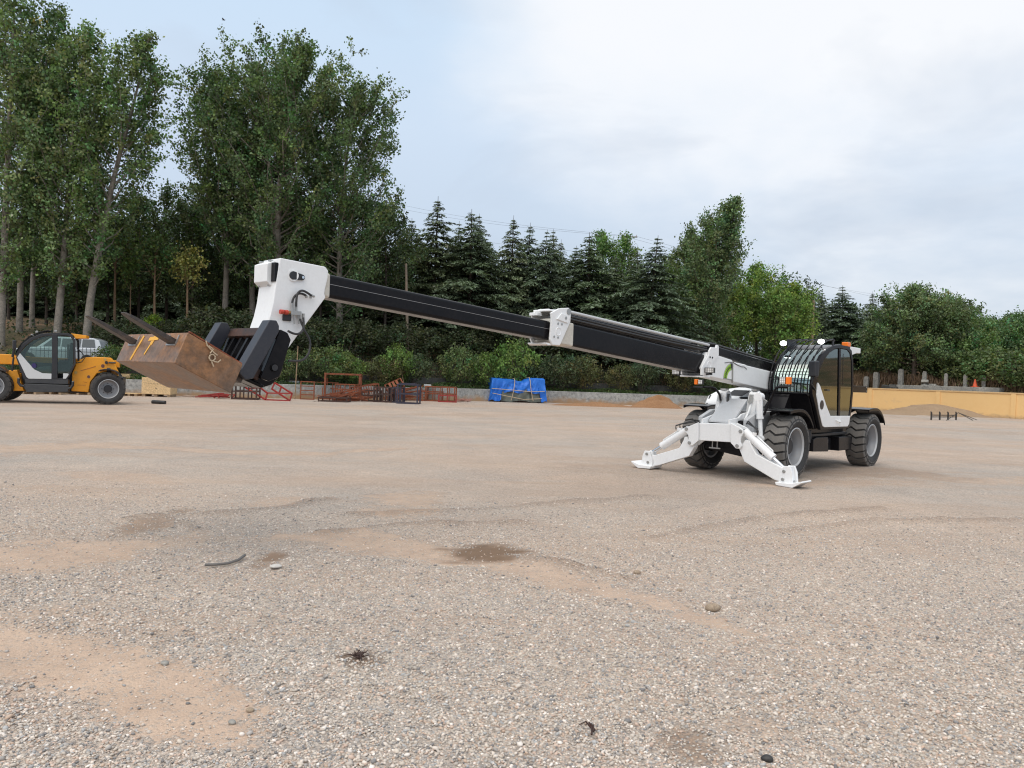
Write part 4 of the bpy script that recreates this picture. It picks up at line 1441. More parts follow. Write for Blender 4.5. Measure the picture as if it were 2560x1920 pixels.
cage('scrap_rack', RUSTDK, 578, 634, 999, 958, .9, .15, 'dark low box frame left of the bright red frame', 2, 1)
bars_pile('scrap_bars', REDFR, 486, 572, 996, 982, 14, 'flat pile of dark red bars under the rusty box corner', 3)
cage('scrap_rack', RUSTFR, 753, 782, 999, 953, .12, .05, 'narrow rusty rack leaning at the left end of the scrap row', 0, 3, .04, skip_back=True)
cage('scrap_rack', RUSTFR, 782, 838, 998, 955, .10, .08, 'rusty grid panel beside the narrow rack', 4, 2, .035, skip_back=True)
cage('scrap_rack', RUSTFR, 816, 888, 1000, 933, .8, .1, 'tall rust orange portal frame rising above the scrap', 0, 0, .07)
bars_pile('scrap_bars', RUSTFR, 800, 905, 1004, 968, 22, 'tangle of rusty angle bars in front of the portal frame', 5)
cage('scrap_rack', RUSTDK, 800, 862, 1005, 993, .8, 0, 'low dark trestle lying in front of the rusty tangle', 1, 0, .04)
cage('scrap_rack', RUSTFR, 886, 938, 1003, 968, .9, .35, 'rusty frame with leaning ladder bars right of the tangle', 4, 1, .045, tilt=-.18)
cage('scrap_rack', RUSTDK, 938, 975, 1006, 967, .8, -.05, 'dark frame filled with upright slats', 5, 1, .045, slat=4)
cage('scrap_rack', BLUEFR, 972, 1003, 1007, 968, .8, .05, 'blue black frame with upright bars between the slat frame and the bench', 3, 0, .045)
cage('scrap_rack', BLUEFR, 998, 1040, 1010, 960, .7, -.08, 'blue bench shaped frame at the front of the scrap', 0, 1, .05)
c_, w_ = span(995, 1040, 1009)
bx = empty('steel_box', (*(span(962, 1000, 1004)[0][:2] + np.array([0, .6])), .80), .2)
mb = MB()
M = Matrix.Rotation(-.45, 3, 'Y') @ Matrix.Rotation(.5, 3, 'X')
for a_ in (-1, 1):
    for b_ in (-1, 1):
        mb.bar(M @ Vector((-.45, a_ * .28, b_ * .16)), M @ Vector((.45, a_ * .28, b_ * .16)), .05)
        mb.bar(M @ Vector((a_ * .45, -.28, b_ * .16)), M @ Vector((a_ * .45, .28, b_ * .16)), .05)
        mb.bar(M @ Vector((a_ * .45, b_ * .28, -.16)), M @ Vector((a_ * .45, b_ * .28, .16)), .05)
for a_ in (-.2, 0, .2):
    mb.obox(M @ Vector((a_, 0, .16)), (.12, .56, .02), M)
mn = min(v[2] for v in mb.v)
obj('bars', mb, RUSTFR, bx, smooth=0)
tag(bx, 'rusty slatted crate frame tilted on top of the dark slat frame', 'metal frame', 'scrap steel frames by the wall')
mb = MB().box(-.42, .42, -.34, .34, 0, .035)
o = obj('board', mb, BLUEFR, bevel=.005)
o.location = (c_[0] - .05, c_[1] + .36, float(at(1018, 960, c_[1])[2]) + .004)
tag(o, 'blue board lying on the bench shaped frame', 'board')
cage('scrap_rack', RUSTFR, 1052, 1098, 1003, 978, .7, .1, 'low orange rust frame at the right part of the row', 2, 0, .045)
cage('scrap_rack', RUSTFR, 1072, 1128, 1004, 966, .8, -.05, 'rusty double frame at the right end of the row', 3, 1, .05)
cage('scrap_rack', REDFR, 1100, 1134, 1006, 988, .5, .1, 'small reddish frame in front of the double frame', 1, 0, .04)
cage('scrap_rack', RUSTFR, 842, 886, 1002, 960, .6, -.2, 'rusty frame standing inside the tall portal frame', 3, 2, .04)
cage('scrap_rack', RUSTDK, 905, 945, 1004, 975, .7, .2, 'dark low rack between the ladder bars and the slat frame', 2, 1, .045)
bars_pile('scrap_bars', RUSTFR, 940, 1045, 1002, 962, 20, 'rusty bars heaped behind the slat frame and the blue bench', 15)
bars_pile('scrap_bars', m_rust('pinkish_scrap', (.30, .13, .10, 1), (.42, .22, .17, 1), (.5, .3, .25, 1), 6), 1138, 1172, 1005, 996, 9, 'pinkish broken bits right of the scrap frames', 9, .06)
for (x0, y0, x1, y1, D, lab) in [(945, 937, 956, 972, 43.4, 'wooden stake leaning left above the scrap'), (1005, 935, 1012, 962, 43.6, 'wooden stake right of the tilted crate frame'), (745, 866, 738, 968, 39.4, 'tall bamboo cane standing left of the scrap row')]:
    a_, b_ = at(x0, y0, D), at(x1, y1, D)
    zb = .74 if D > 40 else 0
    b_[2] = zb - .05
    tag(obj('stake', MB().cyl(b_, a_, .03, .022, 8), WOOD), lab, 'stake')
tub = at(724, 957, 40.6)
o = obj('metal_sheet', MB().cyl((-.5, 0, .09), (.5, .06, .09), .09, n=14), SACK)
o.location = (tub[0], tub[1], .74)
tag(o, 'grey green roll lying on the concrete wall', 'roll')
tub = at(1069, 965, 44.6)
o = obj('bucket', MB().cyl((-.2, 0, .1), (.2, 0, .1), .1, .085, 16), paint('white_pail', (.6, .6, .58, 1), .5))
o.location = (tub[0], tub[1], .74)
tag(o, 'small pale pail lying on the wall above the scrap', 'pail')
p = ground(702, 993)
mb = MB()
for k in range(5):
    mb.obox((rng.normal() * .25, rng.normal() * .15, .12 + .12 * k), (.6, .4, .12), Matrix.Rotation(rng.random() * 3, 3, 'Z') @ Matrix.Rotation(rng.normal() * .25, 3, 'X'))
o = obj('white_sack', mb, paint('white_sacking', (.72, .72, .70, 1), .8, amount=.3), bevel=.05, seg=3)
o.location = (p[0], p[1] + .3, 0)
tag(o, 'crumpled white sacks behind the bright red frame', 'sack')

# ------------------------------------------------------------------ load under a blue tarpaulin
t = NT('blue_tarpaulin')
n1, n2 = t.noise(2.5, 5, .65), t.noise(9, 4, .7, dist=.8)
t.set(Base_Color=t.mix(n1, (.010, .11, .50, 1), (.02, .20, .74, 1)), Roughness=.42)
t.bump(n2, .5, .05)
BLUE = t.mat
t = NT('grey_green_tarpaulin')
n2 = t.noise(7, 5, .7, dist=1.0)
t.set(Base_Color=t.mix(t.noise(3), (.10, .115, .10, 1), (.19, .20, .17, 1)), Roughness=.7)
t.bump(n2, .6, .05)
GTARP = t.mat
a_, b_ = ground(1238, 1004.5), ground(1366, 1008.5)
cw = float(np.linalg.norm(b_ - a_))
tp = empty('covered_load', ((a_ + b_) / 2) + np.array([-.3, .8, 0]), math.atan2(b_[1] - a_[1], b_[0] - a_[0]))
ztop = lambda u: 1.42 - .16 * math.exp(-((u - .56) / .12) ** 2) + .05 * (u > .62) - .05 * math.exp(-((u - .3) / .2) ** 2)


def drape(n, m, u0, u1, low, infl, zlow):
    v, f = [], []
    for k in range(n + 1):
        u = u0 + (u1 - u0) * k / n
        for j in range(m + 1):
            s_ = j / m                                  # 0 front hem, .5 ridge, 1 back hem
            fold = float(fbm(np.array(u * 16.0), np.array(s_ * 5.0), 91, 3)) - .5
            zl = low(u)
            if s_ < .42:
                q_ = s_ / .42
                y, z_ = -.78 - .03 * (1 - q_), zl + (ztop(u) - .05 - zl) * q_
                y += fold * .42 * (1 - .5 * q_)
            elif s_ > .58:
                q_ = (1 - s_) / .42
                y, z_ = .75, .05 + (ztop(u) - .1) * q_
            else:
                q_ = (s_ - .42) / .16
                y, z_ = -.78 + 1.53 * q_, ztop(u) - .05 + .06 * math.sin(PI * q_) + fold * .06
            x = (u - .5) * cw
            if s_ < .42 or s_ > .58:
                x += (u - .5) * .16 * (1 - q_) * (2.2 if abs(u - .5) > .4 else 1) + (float(vnoise(np.array(u * 9), np.array(s_ * 6), 17)) - .5) * .12
            v.append((x, y - infl if s_ < .5 else y + infl, z_ + infl))
    for k in range(n):
        f += [(k * (m + 1) + j, (k + 1) * (m + 1) + j, (k + 1) * (m + 1) + j + 1, k * (m + 1) + j + 1) for j in range(m)]
    for k in (0, n):
        f.append(tuple(range(k * (m + 1), (k + 1) * (m + 1))))
    return MB().add(v, f)


lowf = lambda u: .58 + .06 * math.sin(u * 21) if .20 < u < .90 else max(.02, .03 + .08 * math.sin(u * 40))
obj('grey_tarpaulin', drape(44, 30, .10, .94, lambda u: .10 + .04 * math.sin(u * 14), -.03, 0), GTARP, tp, smooth=60)
obj('blue_tarpaulin', drape(70, 34, -.01, 1.01, lowf, .03, 0), BLUE, tp, smooth=60)
for u in (.42, .72):
    P = [((u - .5) * cw + (.22 if u > .6 else -.18) * (1 - k / 7) ** 1.5, -.95 - .05 * math.sin(PI * k / 7), .12 + k * .17) for k in range(8)]
    P += [((u - .5) * cw, -.6, ztop(u) + .09), ((u - .5) * cw, .6, ztop(u) + .08)]
    obj('strap', MB().tube(P, .022, 6), STRAP, tp)
obj('strap', MB().tube([(-.52 * cw, -.9, .80), (-.2 * cw, -.97, .76), (.2 * cw, -.97, .68), (.51 * cw, -.9, .72)], .02, 6), STRAP, tp)
obj('strap', MB().tube([(-.50 * cw, -.9, .52), (-.2 * cw, -1.0, .36), (.1 * cw, -.98, .20), (.46 * cw, -.93, .28)], .02, 6), STRAP, tp)
obj('skid', MB().box(-.36 * cw, .40 * cw, -.62, .6, 0, .10), RUSTDK, tp)
tag(tp, 'load wrapped in blue and grey tarpaulins tied with tan straps', 'covered load')

# ------------------------------------------------------------------ crates, pallets, sacks behind the orange machine
def crate(x0, x1, yb, yt, dep, rz, lab, text):
    c_, w_ = span(x0, x1, yb)
    h = float(at((x0 + x1) / 2, yt, c_[1])[2])
    r_ = empty('wooden_crate', (c_[0], c_[1] + dep / 2 + .05, 0), rz)
    p0 = .12
    obj('panel', MB().box(-w_ / 2, w_ / 2, -dep / 2, dep / 2, p0, h), PLYW, r_, bevel=.006)
    mb = MB()
    for x in (-w_ / 2 + .09, -.02, w_ / 2 - .09):
        mb.box(x - .07, x + .07, -dep / 2 + .03, dep / 2 - .03, 0, p0 - .003)
    obj('runner', mb, WOOD, r_)
    if text:
        mb = MB()
        r2 = np.random.default_rng(4)
        for k in range(13):                             # a line of small stencilled characters, too small to read
            x = -w_ * .28 + k * w_ * .052
            for s_ in range(4):
                if r2.random() < .5:
                    zz = p0 + (h - p0) * .60 + r2.uniform(0, .035)
                    mb.box(x, x + .04, -dep / 2 - .004, -dep / 2 + .002, zz, zz + .006)
                else:
                    xx_ = x + r2.uniform(0, .035)
                    mb.box(xx_, xx_ + .006, -dep / 2 - .004, -dep / 2 + .002, p0 + (h - p0) * .60, p0 + (h - p0) * .60 + .045)
        mb.prism([(.0, p0 + .25), (.05, p0 + .28), (.02, p0 + .31), (-.06, p0 + .30)], -dep / 2 - .004, -dep / 2 + .002, 'L')
        obj('stencil', mb, paint('faded_stencil', (.22, .15, .08, 1), .8, amount=.4), r_, smooth=0)
    return tag(r_, lab, 'crate', 'pale wooden crates by the wall')


crate(351, 418, 992, 944, 1.0, .12, 'pale plywood crate with stencilled line below the rusty box', True)
crate(262, 318, 984, 934, 1.0, .05, 'plywood crate half hidden behind the orange telehandler rear wheel', False)


def pallet(x0, x1, yb, dep, rz, lab, lift=0.0):
    c_, w_ = span(x0, x1, yb)
    r_ = empty('wooden_pallet', (c_[0], c_[1] + dep / 2, lift), rz)
    mb = MB()
    for k in range(6):
        y = -dep / 2 + dep * (k + .5) / 6
        mb.box(-w_ / 2, w_ / 2, y - dep * .06, y + dep * .06, .10, .125)
    obj('deck', mb, PLYW, r_)
    mb = MB()
    for x in (-w_ / 2 + .06, 0, w_ / 2 - .06):
        mb.box(x - .05, x + .05, -dep / 2, dep / 2, 0, .097)
    obj('runner', mb, WOOD, r_)
    return tag(r_, lab, 'pallet', 'wooden pallets on the gravel')


pallet(20, 92, 985, 1.0, 0, 'empty pallet seen under the orange telehandler step, left one')
pallet(96, 152, 986, 1.0, .03, 'empty pallet seen under the orange telehandler step, middle one')
pallet(162, 226, 987, 1.1, -.03, 'empty pallet seen under the rear chassis of the orange telehandler')
pallet(300, 338, 990, .9, .1, 'pallet poking out right of the orange rear wheel')
pallet(326, 352, 984, .9, .0, 'pallet under the grey sacks')
c_, w_ = span(322, 350, 983)
mb = MB()
for k in range(9):
    mb.obox((rng.uniform(-.16, .16), rng.uniform(-.1, .2), .20 + .075 * k), (.52, .42, .13), Matrix.Rotation(rng.normal() * .3, 3, 'Z') @ Matrix.Rotation(rng.normal() * .15, 3, 'Y'))
o = obj('sack_stack', mb, SACK, bevel=.055, seg=3)
o.location = (c_[0], c_[1] + .5, -.02)
tag(o, 'stack of grey sacks between the two wooden crates', 'sack stack')
for (x0, x1, yb, lab) in [(428, 462, 989, 'pinkish board lying under the rusty box, left one'), (455, 486, 992, 'pinkish board lying under the rusty box, right one')]:
    c_, w_ = span(x0, x1, yb)
    o = obj('board', MB().box(-w_ / 2, w_ / 2, -.2, .2, 0, .05), m_rust('pinkish_board', (.40, .26, .2, 1), (.5, .36, .28, 1), (.56, .42, .34, 1), 4), bevel=.005)
    o.location = (c_[0], c_[1] + .2, .002)
    o.rotation_euler = (0, 0, -.25)
    tag(o, lab, 'board')

# ------------------------------------------------------------------ parked car behind the fence
q, an, bt = edge_px(225, 2.95, .3, 5)
cz = ter(q[0], q[1])
car = empty('parked_car', (q[0] - 1.15, q[1] - .35, cz - .02), an + PI)
CB = [(2.1, .35), (2.12, .62), (2.0, .80), (1.2, .92), (-2.02, .98), (-2.12, .80), (-2.12, .35)]
obj('body', MB().prism(CB, -.84, .84, 'L'), CARP, car, bevel=.08, seg=4)
CR = [(1.05, .90), (.45, 1.40), (.1, 1.48), (-1.55, 1.48), (-1.85, 1.36), (-2.02, .96)]
mb = MB()
n = len(CR)
v = [(x, y * (.80 if z_ < 1 else .66), z_) for y in (-1, 1) for x, z_ in CR]
mb.add(v, [tuple(range(n)), tuple(range(2 * n - 1, n - 1, -1))] + [(i, n + i, n + (i + 1) % n, (i + 1) % n) for i in range(n)])
obj('cabin', mb, CARP, car, bevel=.04, seg=3)
CGL = paint('car_glass', (.03, .04, .045, 1), .08, amount=0.0)
for s_ in (-1, 1):
    for xa, xb in ((.72, -.05), (-.13, -1.0), (-1.08, -1.72)):
        a0, a1 = (.93, .99), (1.40, 1.40)
        yb0, yb1 = s_ * .812, s_ * .694
        xt0 = xa - (.42 if xa > .5 else 0)
        xt1 = xb + (.10 if xb < -1.5 else 0)
        mb = MB().add([(xa, yb0, 1.0), (xb, yb0, 1.0), (xt1, yb1, 1.40), (xt0, yb1, 1.40), (xa, yb0 - s_ * .03, 1.0), (xb, yb0 - s_ * .03, 1.0), (xt1, yb1 - s_ * .03, 1.40), (xt0, yb1 - s_ * .03, 1.40)],
                      [(0, 1, 2, 3), (4, 7, 6, 5), (0, 4, 5, 1), (1, 5, 6, 2), (2, 6, 7, 3), (3, 7, 4, 0)])
        obj('window', mb, CGL, car)
for x in (1.35, -1.35):
    for y in (-.76, .76):
        wh = obj('wheel', MB().lathe([(.0, -.09), (.28, -.1), (.32, -.07), (.32, .07), (.28, .1), (0, .09)], (x, y, .31), 24), RUBBER, car)
tag(car, 'silver parked car behind the iron fence, mostly hidden by the orange telehandler', 'car')

# ------------------------------------------------------------------ poles and wires
p = at(1016, 905, 49.5)
zb = ter(p[0], p[1]) - .3
a_ = at(1015, 659, 49.5)
tag(obj('wooden_pole', MB().cyl((p[0] + .1, p[1], zb), a_, .105, .075, 10), GREYWOOD), 'tall weathered wooden pole rising behind the black boom section', 'pole')
a_ = at(2034, 751, 66)
b_ = at(2030, 880, 66)
b_[2] = ter(b_[0], b_[1]) - .3
tag(obj('wooden_pole', MB().cyl(b_, a_, .12, .10, 10), WOOD), 'pale wooden pole standing behind the white machine cab', 'pole')
D = 100
T0 = at(1575, 592, D)
pp = empty('power_pole', (T0[0], T0[1], ter(T0[0], T0[1]) - .2))
hz = T0[2] - pp.location.z
obj('post', MB().cyl((0, 0, 0), (0, 0, hz + .15), .18, .13, 10), CONC, pp)
obj('crossarm', MB().box(-.95, .95, -.08, .08, hz - .07, hz + .07), CONC, pp)
obj('crossarm', MB().box(.0, .9, -.06, .06, hz - 2.5, hz - 2.38), CONC, pp)
mb = MB()
for x in (-.85, .85):
    mb.cyl((x, 0, hz + .07), (x, 0, hz + .3), .05, .03, 8)
obj('insulator', mb, paint('insulator', (.35, .3, .28, 1), .3), pp)
tag(pp, 'T shaped concrete power pole top showing above the cedars', 'power pole')
for (xa, ya, Da, xb, yb, Db, lab) in [(880, 484, 130, 1563, 589, D, 'upper power line left of the T shaped pole'), (880, 497, 130, 1591, 593, D, 'second power line left of the T shaped pole'),
                                      (880, 545, 130, 1590, 640, D, 'lowest power line left of the T shaped pole'), (1587, 590, D, 2490, 801, 170, 'power line right of the T shaped pole, running down behind the trees'),
                                      (1565, 592, D, 2250, 745, 170, 'lower power line right of the T shaped pole')]:
    A, B = at(xa, ya, Da), at(xb, yb, Db)
    P = [A + (B - A) * k / 16 - np.array([0, 0, .9 * math.sin(PI * k / 16)]) for k in range(17)]
    tag(obj('power_line', MB().tube(P, .012, 4), WIRE), lab, 'power line', 'power lines crossing the sky')
b0 = at(559, 50, 40)
bd = empty('bird', b0)
obj('body', MB().tube([(-.10, 0, 0), (-.04, 0, .005), (.05, 0, .0), (.10, 0, .01)], [.005, .025, .028, .006], 8), HOSE, bd)
for s_ in (-1, 1):
    obj('wing', MB().add([(.04, 0, .01), (-.04, 0, .01), (-.05, s_ * .12, .05), (.01, s_ * .13, .05), (.04, 0, .018), (-.04, 0, .018), (-.05, s_ * .12, .056), (.01, s_ * .13, .056)],
                         [(0, 1, 2, 3), (4, 7, 6, 5), (0, 4, 5, 1), (1, 5, 6, 2), (2, 6, 7, 3), (3, 7, 4, 0)]), HOSE, bd)
tag(bd, 'small dark bird flying in the sky above the trees', 'bird')

# black rack lying by the sand
a_, b_ = ground(2328, 1050), ground(2390, 1050)
w_ = float(np.linalg.norm(b_ - a_))
rk = empty('metal_rack', (a_ + b_) / 2, math.atan2(b_[1] - a_[1], b_[0] - a_[0]))
mb = MB()
for k in range(4):
    x = -w_ / 2 + w_ * k / 3
    mb.bar((x, 0, 0), (x, 0, .42), .065)
    mb.tube([(x, 0, .42), (x - .05, 0, .46), (x - .1, 0, .44)], .022, 6)
obj('upright', mb, IRON, rk, smooth=0)
mb = MB()
for z_ in (.17, .27):
    mb.bar((-w_ / 2, 0, z_), (w_ / 2, 0, z_), .05)
obj('rail', mb, IRON, rk, smooth=0)
tag(rk, 'black metal rack standing in front of the sand heap', 'rack')
mb = MB()
c_ = ground(2395, 1049)
for (x, y, lab) in [(2432, 1052, 0), (2442, 1051, 1)]:
    e = ground(x, y)
    mb.bar((c_[0], c_[1], .40), (e[0], e[1], .03), .03)
e = ground(2366, 1052)
mb.bar((c_[0], c_[1], .40), (e[0], e[1], .03), .03)
tag(obj('steel_rods', mb, IRON, smooth=0), 'thin black rods leaning from the rack down to the gravel', 'rods')

# ------------------------------------------------------------------ small things on the gravel
a_, b_ = ground(381, 1009), ground(413, 1010.5)
o = obj('steel_offcut', MB().cyl((a_[0], a_[1], .07), (b_[0], b_[1], .06), .075, n=12), HOSE)
tag(o, 'black roll lying on the gravel right of the orange telehandler', 'roll')
for (x, y, r_, lab, mt) in [(1782, 1530, .052, 'largest tan stone lying on the sandy streak', STONE), (1592, 1440, .032, 'flat brownish stone at the edge of the sandy streak', STONE), (1698, 1483, .022, 'small pale stone left of the largest tan stone', STONE),
                            (411, 1660, .020, 'pale rounded stone at the edge of the left sandy patch', CONC), (625, 1777, .018, 'brown stone near the bottom left of the yard', STONE), (580, 1807, .018, 'grey stone at the tip of the left sandy patch', CONC),
                            (1918, 1904, .026, 'black stone at the bottom edge of the photo', HOSE), (690, 1421, .045, 'flat white stone beside the dug soil spot', paint('white_stone', (.6, .57, .53, 1), .9, amount=.3))]:
    p = ground(x, y)
    k = np.random.default_rng(int(x))
    mb = MB().add([(float(a[0] * r_ * 1.2), float(a[1] * r_), float(a[2] * r_ * (.40 if x == 690 else .75))) for a in PV * (1 + k.uniform(-.2, .2, (14, 1)))], [tuple(int(q_) for q_ in f_) for f_ in PF])
    o = obj('loose_stone', mb, mt, smooth=180)
    m_ = o.modifiers.new('round', 'SUBSURF')
    m_.levels = m_.render_levels = 2
    o.location = (p[0], p[1], r_ * .42 + float(ground_h(np.array(p[0]), np.array(p[1]))))
    tag(o, lab, 'stone')
P = [ground(x, y, .015) for x, y in [(512, 1412), (540, 1411), (570, 1408), (595, 1400), (612, 1388)]]
tag(obj('rubber_hose', MB().tube(P, .011, 8), paint('dusty_hose', (.13, .125, .12, 1), .8)), 'short bent piece of grey hose on the gravel', 'hose')
for (x, y, lab, sd_) in [(895, 1646, 'clump of dead brown weed on the gravel', 1), (1480, 1838, 'dark twig lying on the near gravel', 2), (790, 1005, 'dark crumb of scrap on the gravel in front of the frames', 3)]:
    p = ground(x, y)
    k = np.random.default_rng(sd_)
    mb = MB()
    sc = .05 if y > 1100 else .2
    for q_ in range(14 if sd_ == 1 else 4):
        a_ = k.random() * 6.28
        r_ = sc * k.uniform(.5, 1.6)
        mb.tube([(k.normal() * .015, k.normal() * .015, .01), (math.cos(a_) * r_ * .5, math.sin(a_) * r_ * .5, .035 * k.random() + .01), (math.cos(a_) * r_, math.sin(a_) * r_, .02 * k.random() + .008)], [.005, .004, .002], 5)
    o = obj('dead_twig', mb, RUSTDK)
    o.location = (p[0], p[1], float(ground_h(np.array(p[0]), np.array(p[1]))))
    tag(o, lab, 'twig')

# ------------------------------------------------------------------ wheels
def make_wheel(parent, name, R0, wid, rim, tread, n_lug=22, label=None, zig=(0, .10, -.035, .03), hub_col=None):
    """wheel with its axle along L, outer face towards +L"""
    h = wid / 2
    wr = empty(name, (0, 0, 0))
    wr.parent = parent
    Rc = R0 - .035
    prof = [(rim - .004, -h * .72), (rim + .03, -h * .86), (rim + .5 * (Rc - rim), -h * 1.02), (Rc - .03, -h * .98), (Rc, -h * .86), (Rc + .006, 0), (Rc, h * .86), (Rc - .03, h * .98),
            (rim + .5 * (Rc - rim), h * 1.02), (rim + .03, h * .86), (rim - .004, h * .72)]
    ty = MB().lathe(prof, n=64)
    ty.mi = 1
    pitch = 2 * PI / n_lug
    ysn = [-h * 1.0, -h * .86, -h * .45, h * .12, h * .86, h * 1.0]
    zg = [zig[0], zig[0], zig[1], zig[2], zig[3], zig[3]]
    ro = [Rc - .055, R0 - .008, R0, R0, R0 - .008, Rc - .055]
    ri = [Rc - .09, Rc - .02, Rc - .005, Rc - .005, Rc - .02, Rc - .09]
    for k in range(n_lug):
        v, f = [], []
        hw = pitch * .37
        for y, z_, a_, b_ in zip(ysn, zg, ro, ri):
            th = k * pitch + z_
            for r_, w_ in ((b_, hw * 1.08), (a_, hw), (a_, -hw), (b_, -hw * 1.08)):
                v.append((r_ * math.cos(th + w_), y * (1.01 if r_ == a_ else 1), r_ * math.sin(th + w_)))
        for j in range(len(ysn) - 1):
            for q in range(4):
                f.append((j * 4 + q, j * 4 + (q + 1) % 4, j * 4 + 4 + (q + 1) % 4, j * 4 + 4 + q))
        f += [(0, 3, 2, 1), (len(ysn) * 4 - 4, len(ysn) * 4 - 3, len(ysn) * 4 - 2, len(ysn) * 4 - 1)]
        ty.add(v, f)
    obj('tyre', ty, [RUBBER, tread], wr, smooth=40)
    rm = MB().lathe([(rim - .006, h * .70), (rim + .004, h * .82), (rim - .012, h * .84), (rim - .022, h * .70), (rim - .035, h * .45), (rim - .055, h * .30), (rim - .06, -h * .05),
                     (rim * .50, -h * .12), (rim * .36, -h * .02), (0, -h * .02)], n=56)
    rm.lathe([(rim - .006, -h * .70), (rim + .004, -h * .82), (rim - .03, -h * .80), (rim - .06, -h * .3), (rim * .3, -h * .35), (0, -h * .35)], n=56)
    nl_ = 56 * 9
    rm.m = [1 if (q < nl_ and q % 9 in (0, 1, 2)) else 0 for q in range(len(rm.f))]
    obj('rim', rm, [RIMSHADE, RIMLIT], wr, smooth=50)
    hb = MB().lathe([(rim * .40, -h * .01), (rim * .40, h * .24), (rim * .36, h * .30), (0, h * .31)], n=28)
    for k in range(8):
        a_ = k * PI / 4
        hb.cyl((rim * .55 * math.cos(a_), -h * .12, rim * .55 * math.sin(a_)), (rim * .55 * math.cos(a_), h * .03, rim * .55 * math.sin(a_)), .016, n=6)
    obj('hub', hb, hub_col or DARK, wr, smooth=40)
    return wr


def arc(c, r, a0, a1, n=14):
    return [(c[0] + r * math.cos(R(a0 + (a1 - a0) * k / n)), c[1] + r * math.sin(R(a0 + (a1 - a0) * k / n))) for k in range(n + 1)]


# ------------------------------------------------------------------ the white telehandler
HD = PI + math.atan2(math.cos(R(44.017)), math.sin(R(44.017)))
MF = Frame((4.123, 13.596), HD)
c1 = lambda x, y: (1560 + .18083 * x, 960 + .18083 * y)
c2 = lambda x, y: (1860 + .17179 * x, 830 + .17179 * y)
c3 = lambda x, y: (1680 + .15371 * x, 840 + .15371 * y)
c4 = lambda x, y: (1880 + .16275 * x, 980 + .16275 * y)
c5 = lambda x, y: (1300 + .18083 * x, 740 + .18083 * y)
c6 = lambda x, y: (520 + .2291 * x, 620 + .2291 * y)
mL = lambda fn, pts, L: [MF.onL(*fn(*p), L) for p in pts]
mF = lambda fn, pts, F: [MF.onF(*fn(*p), F) for p in pts]

T = empty('telehandler', (4.123, 13.596, 0), HD)
tag(T, 'white telehandler on stabilizers with long black boom raised over the gravel', 'telehandler')

# chassis
mb = MB()
mb.prism([(.75, .50), (.75, .95), (.2, 1.0), (-.9, .95), (-3.9, .95), (-4.15, .80), (-4.15, .5), (-3.0, .42), (-.6, .42)], -.40, .36, 'L')
mb.box(-2.9, -1.0, .36, .62, .44, .80)
obj('chassis', mb, BLACK, T, bevel=.012)
mb = MB()
for x in (0, -3.56):
    mb.cyl((x, -.70, .53), (x, .70, .53), .13, n=16)
    mb.cyl((x, -.25, .53), (x, .25, .53), .22, n=16)
    for s_ in (-1, 1):
        mb.cyl((x, s_ * .55, .53), (x, s_ * .72, .53), .20, n=20)
obj('axle', mb, DARK, T, bevel=.01)
W0 = make_wheel(T, 'wheel', .535, .40, .325, TREAD)
WH = [W0] + [copy_tree(W0, T) for _ in range(3)]
for o, (x, y, rz) in zip(WH, [(0, .785, 0), (-3.56, .785, 0), (0, -.785, PI), (-3.56, -.785, PI)]):
    o.location = (x, y, .538 if x == 0 else .527)
    o.rotation_euler = (0, 0, rz)
FEN = [(.42, .575)] + arc((0, 0), .655, 66, 152, 14)


def fender(x, y0, y1, mir=1):
    P = [(.38 * 1, .615), (.30, .635), (.10, .648), (-.06, .645)] + arc((0, 0), .648, 100, 148, 10)
    out = [(x + a_, .535 + b_) for a_, b_ in P]
    mb = MB().strip(out, .022, y0, y1)
    ys = y1 if mir > 0 else y0
    skirt = [(a_, b_) for a_, b_ in out] + [(a_ * 1.0, b_ - .055) for a_, b_ in out][::-1]
    mb.prism(skirt, ys - .012 * mir, ys + .010 * mir, 'L')
    mb.bar((x - .05, mir * .42, 1.05), (x - .05, mir * .62, 1.155), .06)
    return obj('fender', mb, BLACK, T, bevel=.006)


fender(0, .50, 1.0, 1)
fender(-3.56, .50, 1.0, 1)
fender(0, -1.0, -.50, -1)
fender(-3.56, -1.0, -.50, -1)
# side tank and step boxes between the left wheels
mb = MB()
mb.prism([(-1.06, .40), (-1.06, .62), (-1.20, .655), (-1.72, .645), (-1.76, .37)], .60, .80, 'L')
obj('battery_box', mb, BLACK, T, bevel=.012)
mb = MB()
mb.prism([(-2.21, .365), (-2.19, .63), (-2.88, .62), (-2.82, .365)], .55, .82, 'L')
obj('fuel_tank', mb, BLACK, T, bevel=.014)
mb = MB().prism([(-1.74, .37), (-1.70, .60), (-2.24, .60), (-2.24, .37)], .52, .66, 'L')
mb.box(-2.9, -1.0, .40, .70, .655, .70)
mb.cyl((-1.05, .70, .55), (-1.05, .70, .78), .065, n=14)
obj('step', mb, DARK, T, bevel=.006)
mb = MB().bar((-1.90, .70, .40), (-1.90, .70, .58), .045)
obj('latch', mb, STEEL, T)

